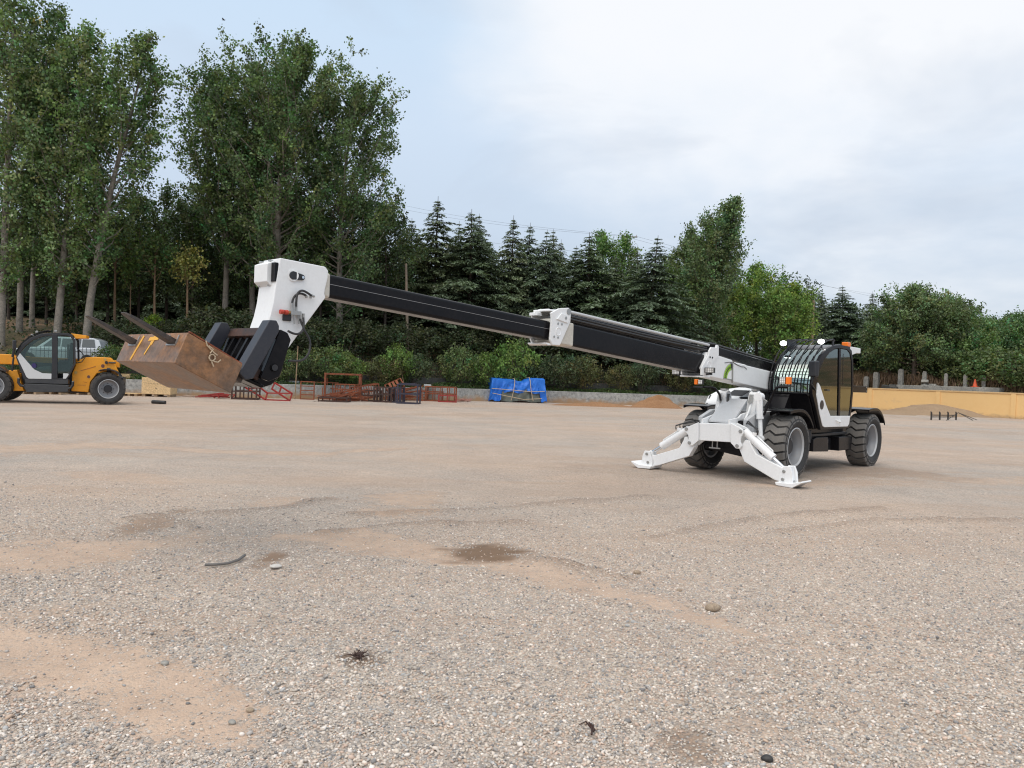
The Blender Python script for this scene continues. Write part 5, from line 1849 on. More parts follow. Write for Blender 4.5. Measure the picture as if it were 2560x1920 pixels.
# front frame, hood
mb = MB()
mb.prism([(.78, .55), (.78, .98), (.42, 1.10), (-.25, 1.12), (-.30, .55)], .38, .46, 'L')
mb.prism([(.78, .55), (.78, .98), (.42, 1.10), (-.25, 1.12), (-.30, .55)], -.46, -.38, 'L')
mb.box(.60, .70, -.38, .38, .55, .92)
obj('front_frame', mb, GREYW, T, bevel=.01)
HO = [(.02, 1.20), (-.10, 1.34), (-.45, 1.44), (-1.2, 1.50), (-3.4, 1.46), (-3.9, 1.30), (-3.9, .95), (-.02, .95)]
obj('engine_hood', MB().prism(HO, -.80, -.14, 'L'), WHITE, T, bevel=.05, seg=3)
mb = MB()
for k in range(16):
    y = -.44 + .30 * k / 15
    mb.bar((-.13, y, 1.352), (-.44, y, 1.452), .010)
mb.box(-.46, -.10, -.45, -.13, 1.30, 1.335)
obj('grille', mb, DARK, T, smooth=0)
mb = MB().box(.018, .040, -.72, -.16, .96, 1.19)
mb.box(-.02, .03, -.30, .30, .95, 1.10)
obj('hood_front_panel', mb, GREYW, T, bevel=.01)
mb = MB().strip([(.045, .95), (.05, 1.12), (.0, 1.215), (-.1, 1.35)], .015, -.755, -.725)
obj('hood_seal', mb, DARK, T)

# lift towers and stabilizer beam
for s_, yc in ((-1, -.285), (1, .30)):
    mb = MB()
    P = [(.12, .62), (.30, .62), (.42, 1.0), (.36, 1.25), (.30, 1.42), (.22, 1.455), (.13, 1.42), (.08, 1.2)]
    mb.prism(P, yc - .085, yc + .085, 'L')
    mb.prism([(.30, .62), (.72, .80), (.46, 1.12), (.36, 1.28)], yc - .02, yc + .02, 'L')
    tw = obj('lift_tower', mb, WHITE, T, bevel=.018, seg=3)
    mb = MB()
    M = Matrix.Rotation(R(14), 3, 'Y')
    mb.obox((.385, yc, 1.32), (.012, .075, .15), Matrix.Rotation(R(-18), 3, 'Y'))
    for zz in (1.28, 1.36):
        mb.cyl((.38, yc, zz), (.405 - (zz - 1.28) * .3, yc, zz), .014, n=8)
    mb.box(.16, .28, yc - .05, yc + .05, 1.455, 1.48)
    obj('bearing_plate', mb, STEEL, tw, bevel=.003)
# plates sloping from the beam back to the towers
mb = MB()
mb.prism([(1.02, .86), (1.02, .95), (.30, 1.10), (.30, .80), (.6, .62), (.96, .62)], -.26, -.225, 'L')
mb.prism([(1.02, .88), (1.02, .97), (.72, 1.0), (.62, 1.06), (.30, 1.10), (.30, .80), (.6, .62), (.96, .62)], .235, .27, 'L')
obj('tower_brace', mb, WHITE, T, bevel=.006)
mb = MB()
mb.prism([(-.30, .585), (.345, .605), (.335, .905), (-.295, .88)], .80, 1.06, 'F')
obj('stabilizer_beam', mb, WHITE, T, bevel=.012)
for s_, P in ((-1, [(-.27, .895), (-.50, .79), (-.535, .76), (-.52, .715), (-.46, .67), (-.445, .60), (-.47, .545), (-.44, .49), (-.37, .488), (-.26, .58)]),
              (1, [(.32, .92), (.49, .86), (.545, .82), (.55, .77), (.51, .70), (.505, .63), (.535, .57), (.50, .515), (.43, .515), (.335, .60)])):
    mb = MB()
    for a0, a1 in ((1.065, 1.10), (.86, .895)):
        mb.prism(P, a0, a1, 'F')
    cp = obj('pivot_plate', mb, WHITE, T, bevel=.008)
    mb = MB()
    u1, u2 = ((-.495, .765), (-.425, .535)) if s_ < 0 else ((.505, .80), (.455, .56))
    for u in (u1, u2):
        mb.cyl((.85, u[0], u[1]), (1.115, u[0], u[1]), .030, n=18)
    obj('pin', mb, STEEL, cp, bevel=.004)
# stabilizer legs, each foot on the gravel
LEGR = [(.43, .58), (.50, .58), (.56, .66), (.64, .655), (.66, .60), (.76, .45), (1.24, .265), (1.27, .315), (1.33, .315), (1.345, .22), (1.36, .09), (1.18, .06), (1.08, .075), (.56, .31), (.49, .45)]
LEGL = [(-.40, .56), (-.47, .555), (-.50, .63), (-.56, .625), (-.58, .56), (-.66, .42), (-1.19, .235), (-1.22, .31), (-1.30, .31), (-1.34, .24), (-1.35, .10), (-1.18, .055), (-1.08, .07), (-.46, .30), (-.36, .47)]
for s_, LP, pu, pl, po in ((1, LEGR, (.52, .795), (1.25, .232), (1.235, .105)), (-1, LEGL, (-.51, .755), (-1.285, .262), (-1.255, .115))):
    mb = MB()
    mb.prism(LP, .915, 1.045, 'F')
    lg = obj('stabilizer_leg', mb, WHITE, T, bevel=.010)
    mb = MB()
    for a0, a1 in ((1.05, 1.085), (.875, .91)):
        x0, x1 = s_ * 1.17, s_ * 1.40
        mb.prism([(x0, .03), (x1, .03), (x1 - s_ * .02, .22), (x1 - s_ * .06, .315), (s_ * 1.23, .315), (s_ * 1.20, .22), (x0, .17)], a0, a1, 'F')
    mb.prism([(s_ * 1.14, .06), (s_ * 1.16, .012), (s_ * 1.42, .0), (s_ * 1.575, .095), (s_ * 1.56, .115), (s_ * 1.40, .065)], .80, 1.16, 'F')
    obj('foot', mb, WHITE, lg, bevel=.008)
    mb = MB()
    for u in (pl, po):
        mb.cyl((.86, u[0], u[1]), (1.10, u[0], u[1]), .026, n=16)
    obj('pin', mb, STEEL, lg, bevel=.004)
    A, B = Vector((.98, pu[0], pu[1])), Vector((.98, pl[0], pl[1]))
    d = (B - A).normalized()
    mb = MB().cyl(A, A + d * .62, .066, n=24)
    mb.cyl(A + d * .60, A + d * .63, .070, n=24)
    nrm = Vector((0, -d.z, d.y)) * (1 if s_ > 0 else -1)
    mb.tube([A + d * .12 + nrm * .082, A + d * .55 + nrm * .082, A + d * .57 + nrm * .06], .012, 8)
    mb.obox(A + d * .16 + nrm * .085, (.06, .08, .05), Matrix.Identity(3))
    obj('cylinder_barrel', mb, WHITE, lg, smooth=40)
    obj('piston_rod', MB().cyl(A + d * .60, B, .030, n=18), CHROME, lg)
    mb = MB().cyl(B + Vector((-.06, 0, 0)), B + Vector((.06, 0, 0)), .05, n=18)
    obj('rod_eye', mb, WHITE, lg)
    mb = MB()
    for k, y_ in enumerate((-.02, .04)):
        o_ = Vector((y_, 0, 0))
        a_ = A + d * (.16 + .05 * k) + nrm * .11
        mb.tube([a_ + o_, a_ + o_ + nrm * .06 - d * .03, Vector((.86 - .03 * k, pu[0] - s_ * .02, pu[1] + .13 + .03 * k)), Vector((.72, pu[0] - s_ * .12, pu[1] + .11 + .02 * k)), Vector((.62, pu[0] - s_ * .16, pu[1] + .02))], .013, 8)
    obj('hose', mb, HOSE, lg)
# frame levelling cylinder beside the left tower, hoses and brackets under the beam
A, B = Vector((.50, .505, 1.36)), Vector((.52, .575, .66))
d = (B - A).normalized()
lc = obj('levelling_cylinder', MB().cyl(A, A + d * .36, .058, n=20).cyl(A + d * .34, A + d * .37, .062, n=20), WHITE, T, smooth=40)
obj('piston_rod', MB().cyl(A + d * .36, B, .036, n=16), WHITE, lc)
mb = MB().cyl((.44, .51, 1.36), (.56, .51, 1.36), .07, n=18).cyl((.46, .575, .66), (.58, .575, .66), .06, n=18)
mb.tube([(.58, .58, 1.36), (.60, .60, 1.1), (.585, .60, 1.02)], .012, 6)
obj('rod_eye', mb, WHITE, lc)
mb = MB()
for y in (-.10, -.01, .62):
    mb.bar((.90, y, .60), (.90, y, .46), .016)
mb.bar((.90, -.16, .47), (.90, .05, .47), .02)
mb.bar((.90, .56, .47), (.90, .68, .47), .02)
obj('hook_bracket', mb, STEEL, T)
obj('axle_guard', MB().prism([(-.36, .60), (.70, .60), (.62, .40), (.36, .36), (-.30, .44)], .55, .78, 'F'), BLACK, T, bevel=.01)
obj('hydraulic_hose', MB().tube([(.36, -.13, 1.38), (.40, -.12, 1.30), (.44, -.10, 1.18), (.52, -.06, 1.07), (.55, -.05, .95), (.55, -.05, .85)], .024, 10), HOSE, T)

obj('lift_plate', MB().prism([(.34, 1.30), (.36, 1.31), (.86, .93), (.86, .90), (.80, .90)], -.215, .225, 'L'), GREYW, T, bevel=.006)
# ---- boom
LB = -.04
by = lambda F: 1.535 + .0905 * F            # underside of the base section
base = obj('boom_base', MB().prism([(1.55, by(1.55)), (1.70, 1.72), (1.76, 1.79), (1.55, 2.06), (1.30, 2.03), (.75, 1.965), (.72, 1.935), (.27, 1.905), (.20, 1.89), (-1.0, 1.79), (-3.3, 1.60), (-3.3, by(-3.3)), (-1, by(-1))], LB - .16, LB + .16, 'L'), WHITE, T, bevel=.016)
mb = MB()
P = [(1.26, 2.16), (1.28, 2.185), (1.33, 2.185), (1.34, 2.14), (1.50, 2.14), (1.56, 2.08), (1.57, 2.02), (1.60, 1.98), (1.78, 1.80), (1.78, 1.685), (1.60, 1.665), (1.50, 1.68), (1.42, 1.90), (1.25, 2.02)]
for a0, a1 in ((LB + .162, LB + .190), (LB - .190, LB - .162)):
    mb.prism(P, a0, a1, 'L')
mb.box(1.50, 1.80, LB - .19, LB + .19, 1.648, 1.672)
ep = obj('end_collar', mb, WHITE, base, bevel=.006)
mb = MB()
for p_ in mL(c3, [(617, 345), (656, 352)], LB + .19):
    mb.cyl((p_[0], LB + .186, p_[1]), (p_[0], LB + .197, p_[1]), .016, n=12)
obj('bolt', mb, DARK, ep)
mb = MB()
p_ = mL(c3, [(600, 470)], LB + .19)[0]
mb.lathe([(.045, 0), (.055, .006), (.062, 0)], (p_[0], LB + .190, p_[1]), 28)
obj('round_boss', mb, WHITE, ep)
# hose trough on top of the base section
mb = MB()
tp_ = lambda F: 2.055 + .092 * (F - .2)
mb.prism([(1.24, tp_(1.24) - .10), (1.24, tp_(1.24) + .03), (-3.0, tp_(-3.0) + .03), (-3.0, tp_(-3.0) - .20)], LB - .12, LB + .09, 'L')
obj('hose_trough', mb, BLACK, base, bevel=.02, seg=3)
mb = MB()
for y in (-.09, .05):
    mb.tube([(1.60, LB + y, 2.21), (1.2, LB + y, tp_(1.2) + .06), (.2, LB + y, tp_(.2) + .055), (-1, LB + y, tp_(-1) + .055)], .02, 8)
mb.tube([(1.55, LB - .02, 2.23), (1.3, LB - .02, 2.20), (1.0, LB, tp_(1) + .05)], .028, 8)
obj('hose', mb, HOSE, base)
# angle indicator sticker and its frame
gp = lambda x, y: MF.onL(*c3(x, y), LB + .165)
gi = empty('angle_indicator', (0, 0, 0))
gi.parent = base
corner, topc, lowc = gp(975, 715), gp(975, 445), gp(835, 690)
rr_ = abs(topc[1] - corner[1])
wd = abs(lowc[0] - corner[0])
Mq = lambda a_, s_: (corner[0] + wd * s_ * math.sin(R(a_)), corner[1] + (lowc[1] - corner[1]) * math.sin(R(a_)) * s_ + rr_ * s_ * math.cos(R(a_)))
y0 = LB + .160


def sector(s0, s1, a0, a1, y_a, y_b, mat, nm):
    n = 14
    P = [Mq(a0 + (a1 - a0) * k / n, s1) for k in range(n + 1)] + [Mq(a0 + (a1 - a0) * k / n, s0) for k in range(n, -1, -1)]
    return obj(nm, MB().prism(P, y_a, y_b, 'L'), mat, gi, smooth=30)


sector(.02, 1.0, 0, 90, y0, y0 + .004, paint('gauge_plate', (.45, .45, .44, 1), .5), 'back_plate')
sector(.60, .95, 14, 90, y0, y0 + .008, GREEN, 'green_scale')
sector(.70, 1.0, -1, 14, y0, y0 + .010, DARK, 'dark_stop')
sector(.06, .585, 6, 86, y0, y0 + .007, WHITE, 'white_sector')
mb = MB()
for k in range(9):
    a_ = 20 + k * 8
    p0_, p1_ = Mq(a_, .66), Mq(a_, .90)
    mb.prism([Mq(a_ - .9, .70), Mq(a_ + .9, .70), Mq(a_ + .9, .92), Mq(a_ - .9, .92)], y0 + .0085, y0 + .0105, 'L')
    mb.prism([Mq(a_ + 2.2, .74), Mq(a_ + 5, .74), Mq(a_ + 5, .82), Mq(a_ + 2.2, .82)], y0 + .0085, y0 + .0105, 'L')
obj('scale_mark', mb, DARK, gi, smooth=0)
mb = MB()
mb.bar((corner[0], y0 + .014, corner[1] - .05), (topc[0], y0 + .014, topc[1]), .022)
mb.bar((corner[0], y0 + .012, corner[1]), (lowc[0], y0 + .012, lowc[1]), .016)
obj('pointer', mb, STEEL, gi)
P = [MF.onL(*c3(*q), LB + .165) for q in [(860, 435), (930, 425), (1000, 430), (1060, 470), (1120, 495), (1180, 505), (1215, 540)]]
obj('cable', MB().tube([(a_, LB + .166, b_) for a_, b_ in P], .006, 6), WIRE, base)
# work lights on the collar


def led_lamp(name, parent, c, w_, h_, d_, M, mat=LED):
    """flood lamp: black housing and a clear lens, facing local +x"""
    c = Vector(c)
    ho = obj(name, MB().obox(c, (d_, w_, h_), M), DARK, parent, bevel=.006)
    obj('lens', MB().obox(c + M @ Vector((d_ / 2, 0, 0)), (.008, w_ * .90, h_ * .86), M), mat, ho)
    return ho


Rz = lambda a_: Matrix.Rotation(R(a_), 3, 'Z')
led_lamp('work_light', base, (1.66, LB + .27, 1.765), .16, .085, .05, Rz(12))
led_lamp('work_light', base, (1.72, LB - .30, 1.72), .16, .075, .05, Rz(-8))
mb = MB().bar((1.62, LB + .17, 1.70), (1.62, LB + .27, 1.71), .03)
mb.bar((1.70, LB - .17, 1.675), (1.70, LB - .30, 1.675), .03)
mb.bar((1.62, LB + .27, 1.69), (1.62, LB + .27, 1.73), .03)
obj('lamp_bracket', mb, DARK, base)

# middle section
s2t, s2b = lambda F: 1.895 + .0752 * F, lambda F: 1.575 + .0805 * F
mid_ = obj('boom_middle', MB().prism([(1.60, s2b(1.60)), (4.95, s2b(4.95)), (4.95, s2t(4.95)), (1.60, s2t(1.60))], LB - .135, LB + .135, 'L'), BLACK, T, bevel=.03, seg=4)
slv = obj('boom_sleeve', MB().prism([(4.92, s2b(4.92) - .004), (5.36, s2b(5.36) - .004), (5.36, s2t(5.36) + .004), (4.92, s2t(4.92) + .004)], LB - .142, LB + .142, 'L'), OFFWHITE, mid_, bevel=.02, seg=3)
mb = MB()
P = [(5.42, 2.36), (5.27, 2.43), (5.08, 2.455), (5.03, 2.42), (5.035, 2.28), (5.21, 1.99), (5.23, 1.965), (5.37, 1.965), (5.42, 2.03), (5.40, 2.30)]
for a0, a1 in ((LB + .148, LB + .176), (LB - .176, LB - .148)):
    mb.prism(P, a0, a1, 'L')
mb.box(5.10, 5.40, LB - .148, LB + .148, 2.385, 2.41)
mb.prism([(5.36, 1.985), (5.46, 1.99), (5.46, 1.972), (5.42, 1.955), (5.30, 1.962)], LB - .17, LB + .15, 'L')
mb.prism([(5.36, 2.33), (5.46, 2.33), (5.46, 2.37), (5.38, 2.38)], LB - .16, LB - .02, 'L')
mc = obj('collar', mb, WHITE, mid_, bevel=.008)
mb = MB().prism([(5.32, 2.29), (5.23, 2.375), (5.06, 2.345), (5.10, 2.255)], LB + .176, LB + .192, 'L')
obj('cheek_plate', mb, WHITE, mc, bevel=.005)
mb = MB()
for p_ in mL(c5, [(530, 382), (582, 392), (475, 562), (528, 575), (625, 305)], LB + .18):
    mb.cyl((p_[0], LB + .17, p_[1]), (p_[0], LB + (.197 if p_[1] > 2.3 else .181), p_[1]), .020 if p_[1] > 2.3 else .015, n=14)
obj('bolt', mb, STEEL, mc)
p_ = mL(c5, [(535, 490)], LB + .18)[0]
obj('round_boss', MB().lathe([(.040, 0), (.050, .006), (.057, 0)], (p_[0], LB + .176, p_[1]), 28), WHITE, mc)
rl = empty('hose_rail', (0, 0, 0))
rl.parent = mid_
rt = lambda F: 2.405 + .0665 * (F - 4.95)
obj('guide_tube', MB().tube([(5.08, LB + .11, rt(5.08) + .005), (1.45, LB + .11, rt(1.45) + .005)], .021, 12), GREYW, rl)
obj('guide_tube', MB().tube([(5.08, LB - .12, rt(5.08) + .005), (1.45, LB - .12, rt(1.45) + .005)], .024, 12), BLACK, rl)
mb = MB()
for k, (y, dz) in enumerate([(.10, -.050), (.06, -.062), (.02, -.05), (-.03, -.055), (-.08, -.05), (.115, -.085), (.08, -.10)]):
    mb.tube([(5.06, LB + y, rt(5.06) + dz), (3.3, LB + y, rt(3.3) + dz - .012), (1.5, LB + y, rt(1.5) + dz)], .016, 8)
obj('hose', mb, HOSE, rl)
mb = MB().cyl((5.08, LB - .15, 2.405), (5.08, LB + .185, 2.405), .040, n=20)
obj('roller', mb, STEEL, rl)
mb = MB()
for y in (.055, -.055):
    P = [(5.0, s2t(5.0) + .035), (1.55, s2t(1.55) + .035)]
    mb.bar((P[0][0], LB + y, P[0][1]), (P[1][0], LB + y, P[1][1]), .035, .02)
obj('chain', mb, DARK, rl)
mb = MB().box(1.60, 1.95, LB - .09, LB + .02, s2t(1.8) + .0, s2t(1.8) + .06)
mb.prism([(1.55, 2.05), (1.98, 2.08), (1.98, 2.11), (1.86, 2.16), (1.55, 2.15)], LB - .17, LB - .14, 'L')
obj('chain_anchor', mb, WHITE, rl, bevel=.005)

# outer section and head
s3t, s3b = lambda F: 2.267 + .0635 * (F - 5.395), lambda F: 2.031 + .0673 * (F - 5.424)
outr = obj('boom_outer', MB().prism([(5.0, s3b(5.0)), (8.62, s3b(8.62)), (8.62, s3t(8.62)), (5.0, s3t(5.0))], LB - .115, LB + .115, 'L'), BLACK, T, bevel=.035, seg=4)
mb = MB()
zf = lambda F: s3b(F) + .56 * (s3t(F) - s3b(F))
mb.prism([(5.36, zf(5.36)), (8.60, zf(8.60)), (8.60, zf(8.60) + .004), (5.36, zf(5.36) + .004)], LB + .112, LB + .118, 'L')
obj('seam_line', mb, paint('pale_line', (.30, .30, .31, 1), .4), outr, smooth=0)
obj('wear_collar', MB().prism([(8.56, s3b(8.56) - .008), (8.70, s3b(8.70) - .008), (8.70, s3t(8.70) + .008), (8.56, s3t(8.56) + .008)], LB - .124, LB + .124, 'L'), OFFWHITE, outr, bevel=.03, seg=4)
HP = [(9.12, 2.545), (8.65, 2.525), (8.615, 2.49), (8.62, 2.42), (8.645, 2.31), (8.65, 2.27), (8.635, 2.235), (9.02, 1.72), (9.10, 1.60), (9.30, 1.62), (9.30, 1.72), (9.245, 1.88), (9.20, 2.02), (9.175, 2.14), (9.16, 2.27), (9.14, 2.42)]
hd_ = obj('boom_head', MB().prism(HP, LB - .15, LB + .16, 'L'), WHITE, T, bevel=.010)
mb = MB().prism([(9.15, 2.285), (9.205, 2.33), (9.205, 2.49), (9.13, 2.525), (9.13, 2.285)], LB - .155, LB + .085, 'L')
cv = obj('cover_box', mb, WHITE, hd_, bevel=.006)
mb = MB().box(9.135, 9.165, LB + .088, LB + .155, 2.33, 2.50)
obj('cover_opening', mb, BLACK, cv)
mb = MB()
for y, z_ in ((-.12, 2.30), (.05, 2.30), (-.12, 2.522), (.05, 2.522)):
    mb.cyl((9.13, LB + y, z_), (9.175, LB + y, z_), .009, n=8)
obj('bolt', mb, STEEL, cv)
a_, b_ = mL(c6, [(925, 300), (1020, 322)], LB + .16)
n = 14
ang = math.atan2(b_[1] - a_[1], b_[0] - a_[0])
P = [(a_[0] + .038 * math.cos(ang + PI / 2 + PI * k / n), a_[1] + .038 * math.sin(ang + PI / 2 + PI * k / n)) for k in range(n + 1)] + [(b_[0] + .026 * math.cos(ang - PI / 2 + PI * k / n), b_[1] + .026 * math.sin(ang - PI / 2 + PI * k / n)) for k in range(n + 1)]
pk = obj('pin_keeper', MB().prism(P, LB + .160, LB + .180, 'L'), DARK, hd_, bevel=.003)
obj('boss', MB().cyl((a_[0], LB + .155, a_[1]), (a_[0] + .004, LB + .172, a_[1]), .052, n=26), WHITE, pk)
obj('bolt', MB().cyl((b_[0], LB + .178, b_[1]), (b_[0], LB + .192, b_[1]), .014, n=6), CHROME, pk)
# hoses and coupling valve on the side of the head
h3 = lambda pts, L: [(p_[0], L, p_[1]) for p_ in mL(c6, pts, L)]
Lh = LB + .19
hs_ = empty('auxiliary_hoses', (0, 0, 0))
hs_.parent = hd_
for k, pts in enumerate([[(917, 640), (920, 590), (940, 535), (985, 500), (1030, 500), (1070, 520)], [(962, 640), (965, 570), (975, 505), (1010, 468), (1060, 475), (1130, 520)],
                         [(1005, 770), (1015, 830), (1025, 870), (1000, 910), (950, 938), (890, 935), (820, 908)], [(1040, 760), (1038, 830), (1030, 880), (1070, 960), (1088, 1030), (1075, 1120), (1040, 1180), (990, 1220), (920, 1232), (820, 1228)]]):
    P = h3(pts, Lh + .02 * (k % 2))
    if k > 1:
        P = [(x, y + .10 * (j / len(P)), z_) for j, (x, y, z_) in enumerate(P)]
    Pv = [Vector(q) for q in P]
    sm = []
    for j in range(len(Pv) - 1):
        for q in range(5):
            u = q / 5
            p0_, p1_, p2_, p3_ = Pv[max(j - 1, 0)], Pv[j], Pv[j + 1], Pv[min(j + 2, len(Pv) - 1)]
            sm.append(.5 * ((2 * p1_) + (p2_ - p0_) * u + (2 * p0_ - 5 * p1_ + 4 * p2_ - p3_) * u * u + (3 * p1_ - p0_ - 3 * p2_ + p3_) * u ** 3))
    sm.append(Pv[-1])
    obj('hose', MB().tube(sm, .0105, 10), HOSE, hs_)
mb = MB()
for a_, b_ in (((917, 700), (917, 600)), ((962, 700), (962, 590)), ((1070, 520), (1075, 545)), ((1128, 518), (1160, 530)), ((1120, 515), (1120, 550)), ((1005, 700), (1005, 775)), ((1040, 715), (1040, 770))):
    A, B = h3([a_, b_], Lh)
    obj('fitting', MB().cyl(A, B, .013, .011, 10), STEEL, hs_)
A, B = h3([(895, 705), (1010, 715)], Lh)
mb = MB().bar(A, B, .035)
for x in (940, 990):
    A, B = h3([(x, 700), (x, 830)], Lh + .005)
    mb.cyl(A, B, .006, n=8)
obj('valve_block', mb, STEEL, hs_)
mb = MB()
for x, y in ((800, 695), (848, 700)):
    A, B = h3([(x - 14, y), (x + 22, y + 2)], Lh + .02)
    mb.cyl(A, B, .021, n=16)
obj('red_cap', mb, REDCAP, hs_)
A, B = h3([(830, 700), (895, 705)], Lh)
mb = MB().cyl(A, B, .018, .014, 12)
obj('coupler', mb, paint('brass', (.45, .22, .06, 1), .35, metal=.8), hs_)
A, B = h3([(815, 760), (905, 760)], LB + .168)
mb = MB().obox((Vector(A) + Vector(B)) / 2, ((Vector(B) - Vector(A)).length, .025, .06), Matrix.Identity(3))
obj('bracket', mb, DARK, hs_, bevel=.008)

# ---- fork carriage and forks
ca = empty('fork_carriage', (0, 0, 0))
ca.parent = T
CY = -.03
mb = MB()
SP = [(9.27, 1.885), (9.20, 1.86), (9.165, 1.80), (9.255, 1.50), (9.275, 1.47), (9.36, 1.435), (9.44, 1.465), (9.40, 1.56)]
for s_ in (-1, 1):
    obj('side_plate', MB().prism(SP, CY + s_ * .44 - .025, CY + s_ * .44 + .025, 'L'), BLACK, ca, bevel=.008)
k_ = mL(c6, [(722, 1305)], .44)[0]
obj('knob', MB().cyl((k_[0], CY + .46, k_[1]), (k_[0], CY + .485, k_[1]), .028, n=18).lathe([(.028, .0), (.034, .01), (.034, 0)], (k_[0], CY + .468, k_[1]), 18), DARK, ca)
fd, nd = Vector((.891, 0, .454)), Vector((-.454, 0, .891))
mb = MB()
mb.prism([(9.24, 1.875), (9.30, 1.905), (9.335, 1.83), (9.275, 1.80)], CY - .42, CY + .42, 'L')
mb.prism([(9.40, 1.52), (9.46, 1.55), (9.50, 1.47), (9.44, 1.44)], CY - .42, CY + .42, 'L')
obj('crossbar', mb, RUSTDK, ca, bevel=.006)
mb = MB()
for y in (-.30, -.16, -.03, .12):
    mb.prism([(9.275, 1.81), (9.31, 1.83), (9.47, 1.53), (9.43, 1.51)], CY + y - .018, CY + y + .018, 'L')
mb.prism([(9.20, 1.80), (9.23, 1.81), (9.38, 1.50), (9.33, 1.48)], CY - .42, CY + .42, 'L')
obj('backplate', mb, BLACK, ca, bevel=.004)
mb = MB().prism([(9.10, 1.56), (9.13, 1.48), (9.21, 1.40), (9.30, 1.372), (9.40, 1.375), (9.55, 1.44), (9.45, 1.56), (9.25, 1.70)], CY - .24, CY + .24, 'L')
mb.prism([(9.36, 1.40), (9.58, 1.485), (9.60, 1.46), (9.38, 1.372)], CY - .40, CY + .40, 'L')
obj('quick_hitch', mb, BLACK, ca, bevel=.015, seg=3)
mb = MB()
for k in range(4):
    mb.tube([(9.40, CY - .22 + k * .12, 1.55), (9.43, CY - .16 + k * .12, 1.60), (9.42, CY - .08 + k * .12, 1.56)], .012, 8)
obj('hose', mb, HOSE, ca)
for s_ in (-1, 1):
    y = CY + s_ * .45
    fk = obj('fork_shank', MB().prism([(9.335, 1.955), (9.40, 1.955), (9.43, 1.90), (9.655, 1.50), (9.60, 1.445), (9.53, 1.455), (9.31, 1.86), (9.31, 1.91)], y - .065, y + .065, 'L'), NAVY, ca, bevel=.008)
    y = CY + s_ * .40
    a0, a1 = Vector((9.60, 0, 1.435)), Vector((10.535, 0, 1.925))
    d_ = (a1 - a0).normalized()
    n_ = Vector((-d_.z, 0, d_.x))
    v = []
    st = [(0, .022, .06), (.62, .020, .06), (.93, .012, .056), (.985, .007, .042), (1.0, .004, .026)]
    for u, th, hw in st:
        p_ = a0 + (a1 - a0) * u
        for q, (a_, b_) in enumerate(((-1, -1), (1, -1), (1, 1), (-1, 1))):
            v.append((p_.x + n_.x * th * b_, y + hw * a_, p_.z + n_.z * th * b_))
    f = [(j * 4 + q, j * 4 + (q + 1) % 4, j * 4 + 4 + (q + 1) % 4, j * 4 + 4 + q) for j in range(len(st) - 1) for q in range(4)] + [(3, 2, 1, 0), tuple(len(st) * 4 - 4 + q for q in range(4))]
    obj('fork_tine', MB().add(v, f), FORKM, ca, bevel=.003)

# ---- steel ballast box on the forks
e0, e1, e2, e3 = (9.766, 1.336), (10.222, 1.561), (10.126, 1.800), (9.67, 1.570)
bw0, bw1 = -.655, .575
bxr = empty('ballast_box', (*(MF.o + MF.f * 9.95)[:2], 1.55), HD)
rb = lambda mb: rel(mb, (9.95, 0, 1.55))
obj('shell', rb(MB().prism([e0, e1, e2, e3], bw0, bw1, 'L')), RUSTBOX, bxr, bevel=.006)
fn, up_ = Vector((.891, 0, .454)), (Vector((e2[0], 0, e2[1])) - Vector((e1[0], 0, e1[1])))
FP = lambda y, v_: Vector((e1[0], y, e1[1])) + up_ * v_
for s_ in (-1, 1):
    mb = MB()
    yc = CY + s_ * .40
    for q in (-.085, .085):
        mb.obox(FP(yc + q, .76) + fn * .004, (.012, .014, .075), Matrix((fn, Vector((0, 1, 0)), up_.normalized())).transposed())
    mb.obox(FP(yc, .58) + fn * .004, (.012, .17, .012), Matrix((fn, Vector((0, 1, 0)), up_.normalized())).transposed())
    obj('fork_pocket', rb(mb), STEEL, bxr)
mb = MB()
B3 = Matrix((fn, Vector((0, 1, 0)), up_.normalized())).transposed()


def stroke(y0_, v0, y1_, v1, w_):
    A, B = FP(y0_, v0) + fn * .002, FP(y1_, v1) + fn * .002
    d_ = (B - A)
    side = d_.normalized().cross(fn)
    mb.obox((A + B) / 2, (.003, w_, d_.length), Matrix((fn, side, d_.normalized())).transposed())


stroke(-.265, .92, -.335, .06, .034)
stroke(-.030, .74, -.085, .26, .024)
stroke(-.125, .80, .065, .83, .036)
stroke(-.02, .88, -.04, .62, .055)
obj('chalk_mark', rb(mb), YMARK, bxr, smooth=0)
mb = MB()
mb.prism([(e3[0] + .012, e3[1] + .001), (e2[0] - .012, e2[1] + .001), (e2[0] - .02, e2[1] + .010), (e3[0] + .004, e3[1] + .010)], bw1 - .03, bw1 - .004, 'L')
obj('weld_edge', rb(mb), RUSTFR, bxr)
tag(bxr, 'rusty steel ballast box with yellow chalk marks carried on the raised forks', 'steel box')
p_ = mL(lambda x, y: (180 + .3074 * x, 620 + .3074 * y), [(1115, 805), (1140, 850), (1120, 880), (1140, 905), (1165, 880), (1140, 860)], bw1 + .012)
rp = empty('rope', (*(MF.o + MF.f * p_[1][0] + MF.l * (bw1 + .012))[:2], p_[1][1]), HD)
mb = MB()
o_ = (p_[1][0], bw1 + .012, p_[1][1])
cx_, cz_ = o_[0], o_[2] - .02
ring_ = [(cx_ + .022 * math.cos(k * PI / 8) * 1.1, bw1 + .014 + .004 * (k % 2), cz_ - .02 + .025 * math.sin(k * PI / 8)) for k in range(17)]
mb.tube(ring_, .0060, 8)
mb.tube([(cx_ + .052, bw1 + .012, cz_ + .11), (cx_ + .045, bw1 + .016, cz_ + .075), (cx_ + .01, bw1 + .016, cz_ + .04), (cx_ - .012, bw1 + .020, cz_ + .018), (cx_ - .04, bw1 + .018, cz_ - .0)], .0055, 8)
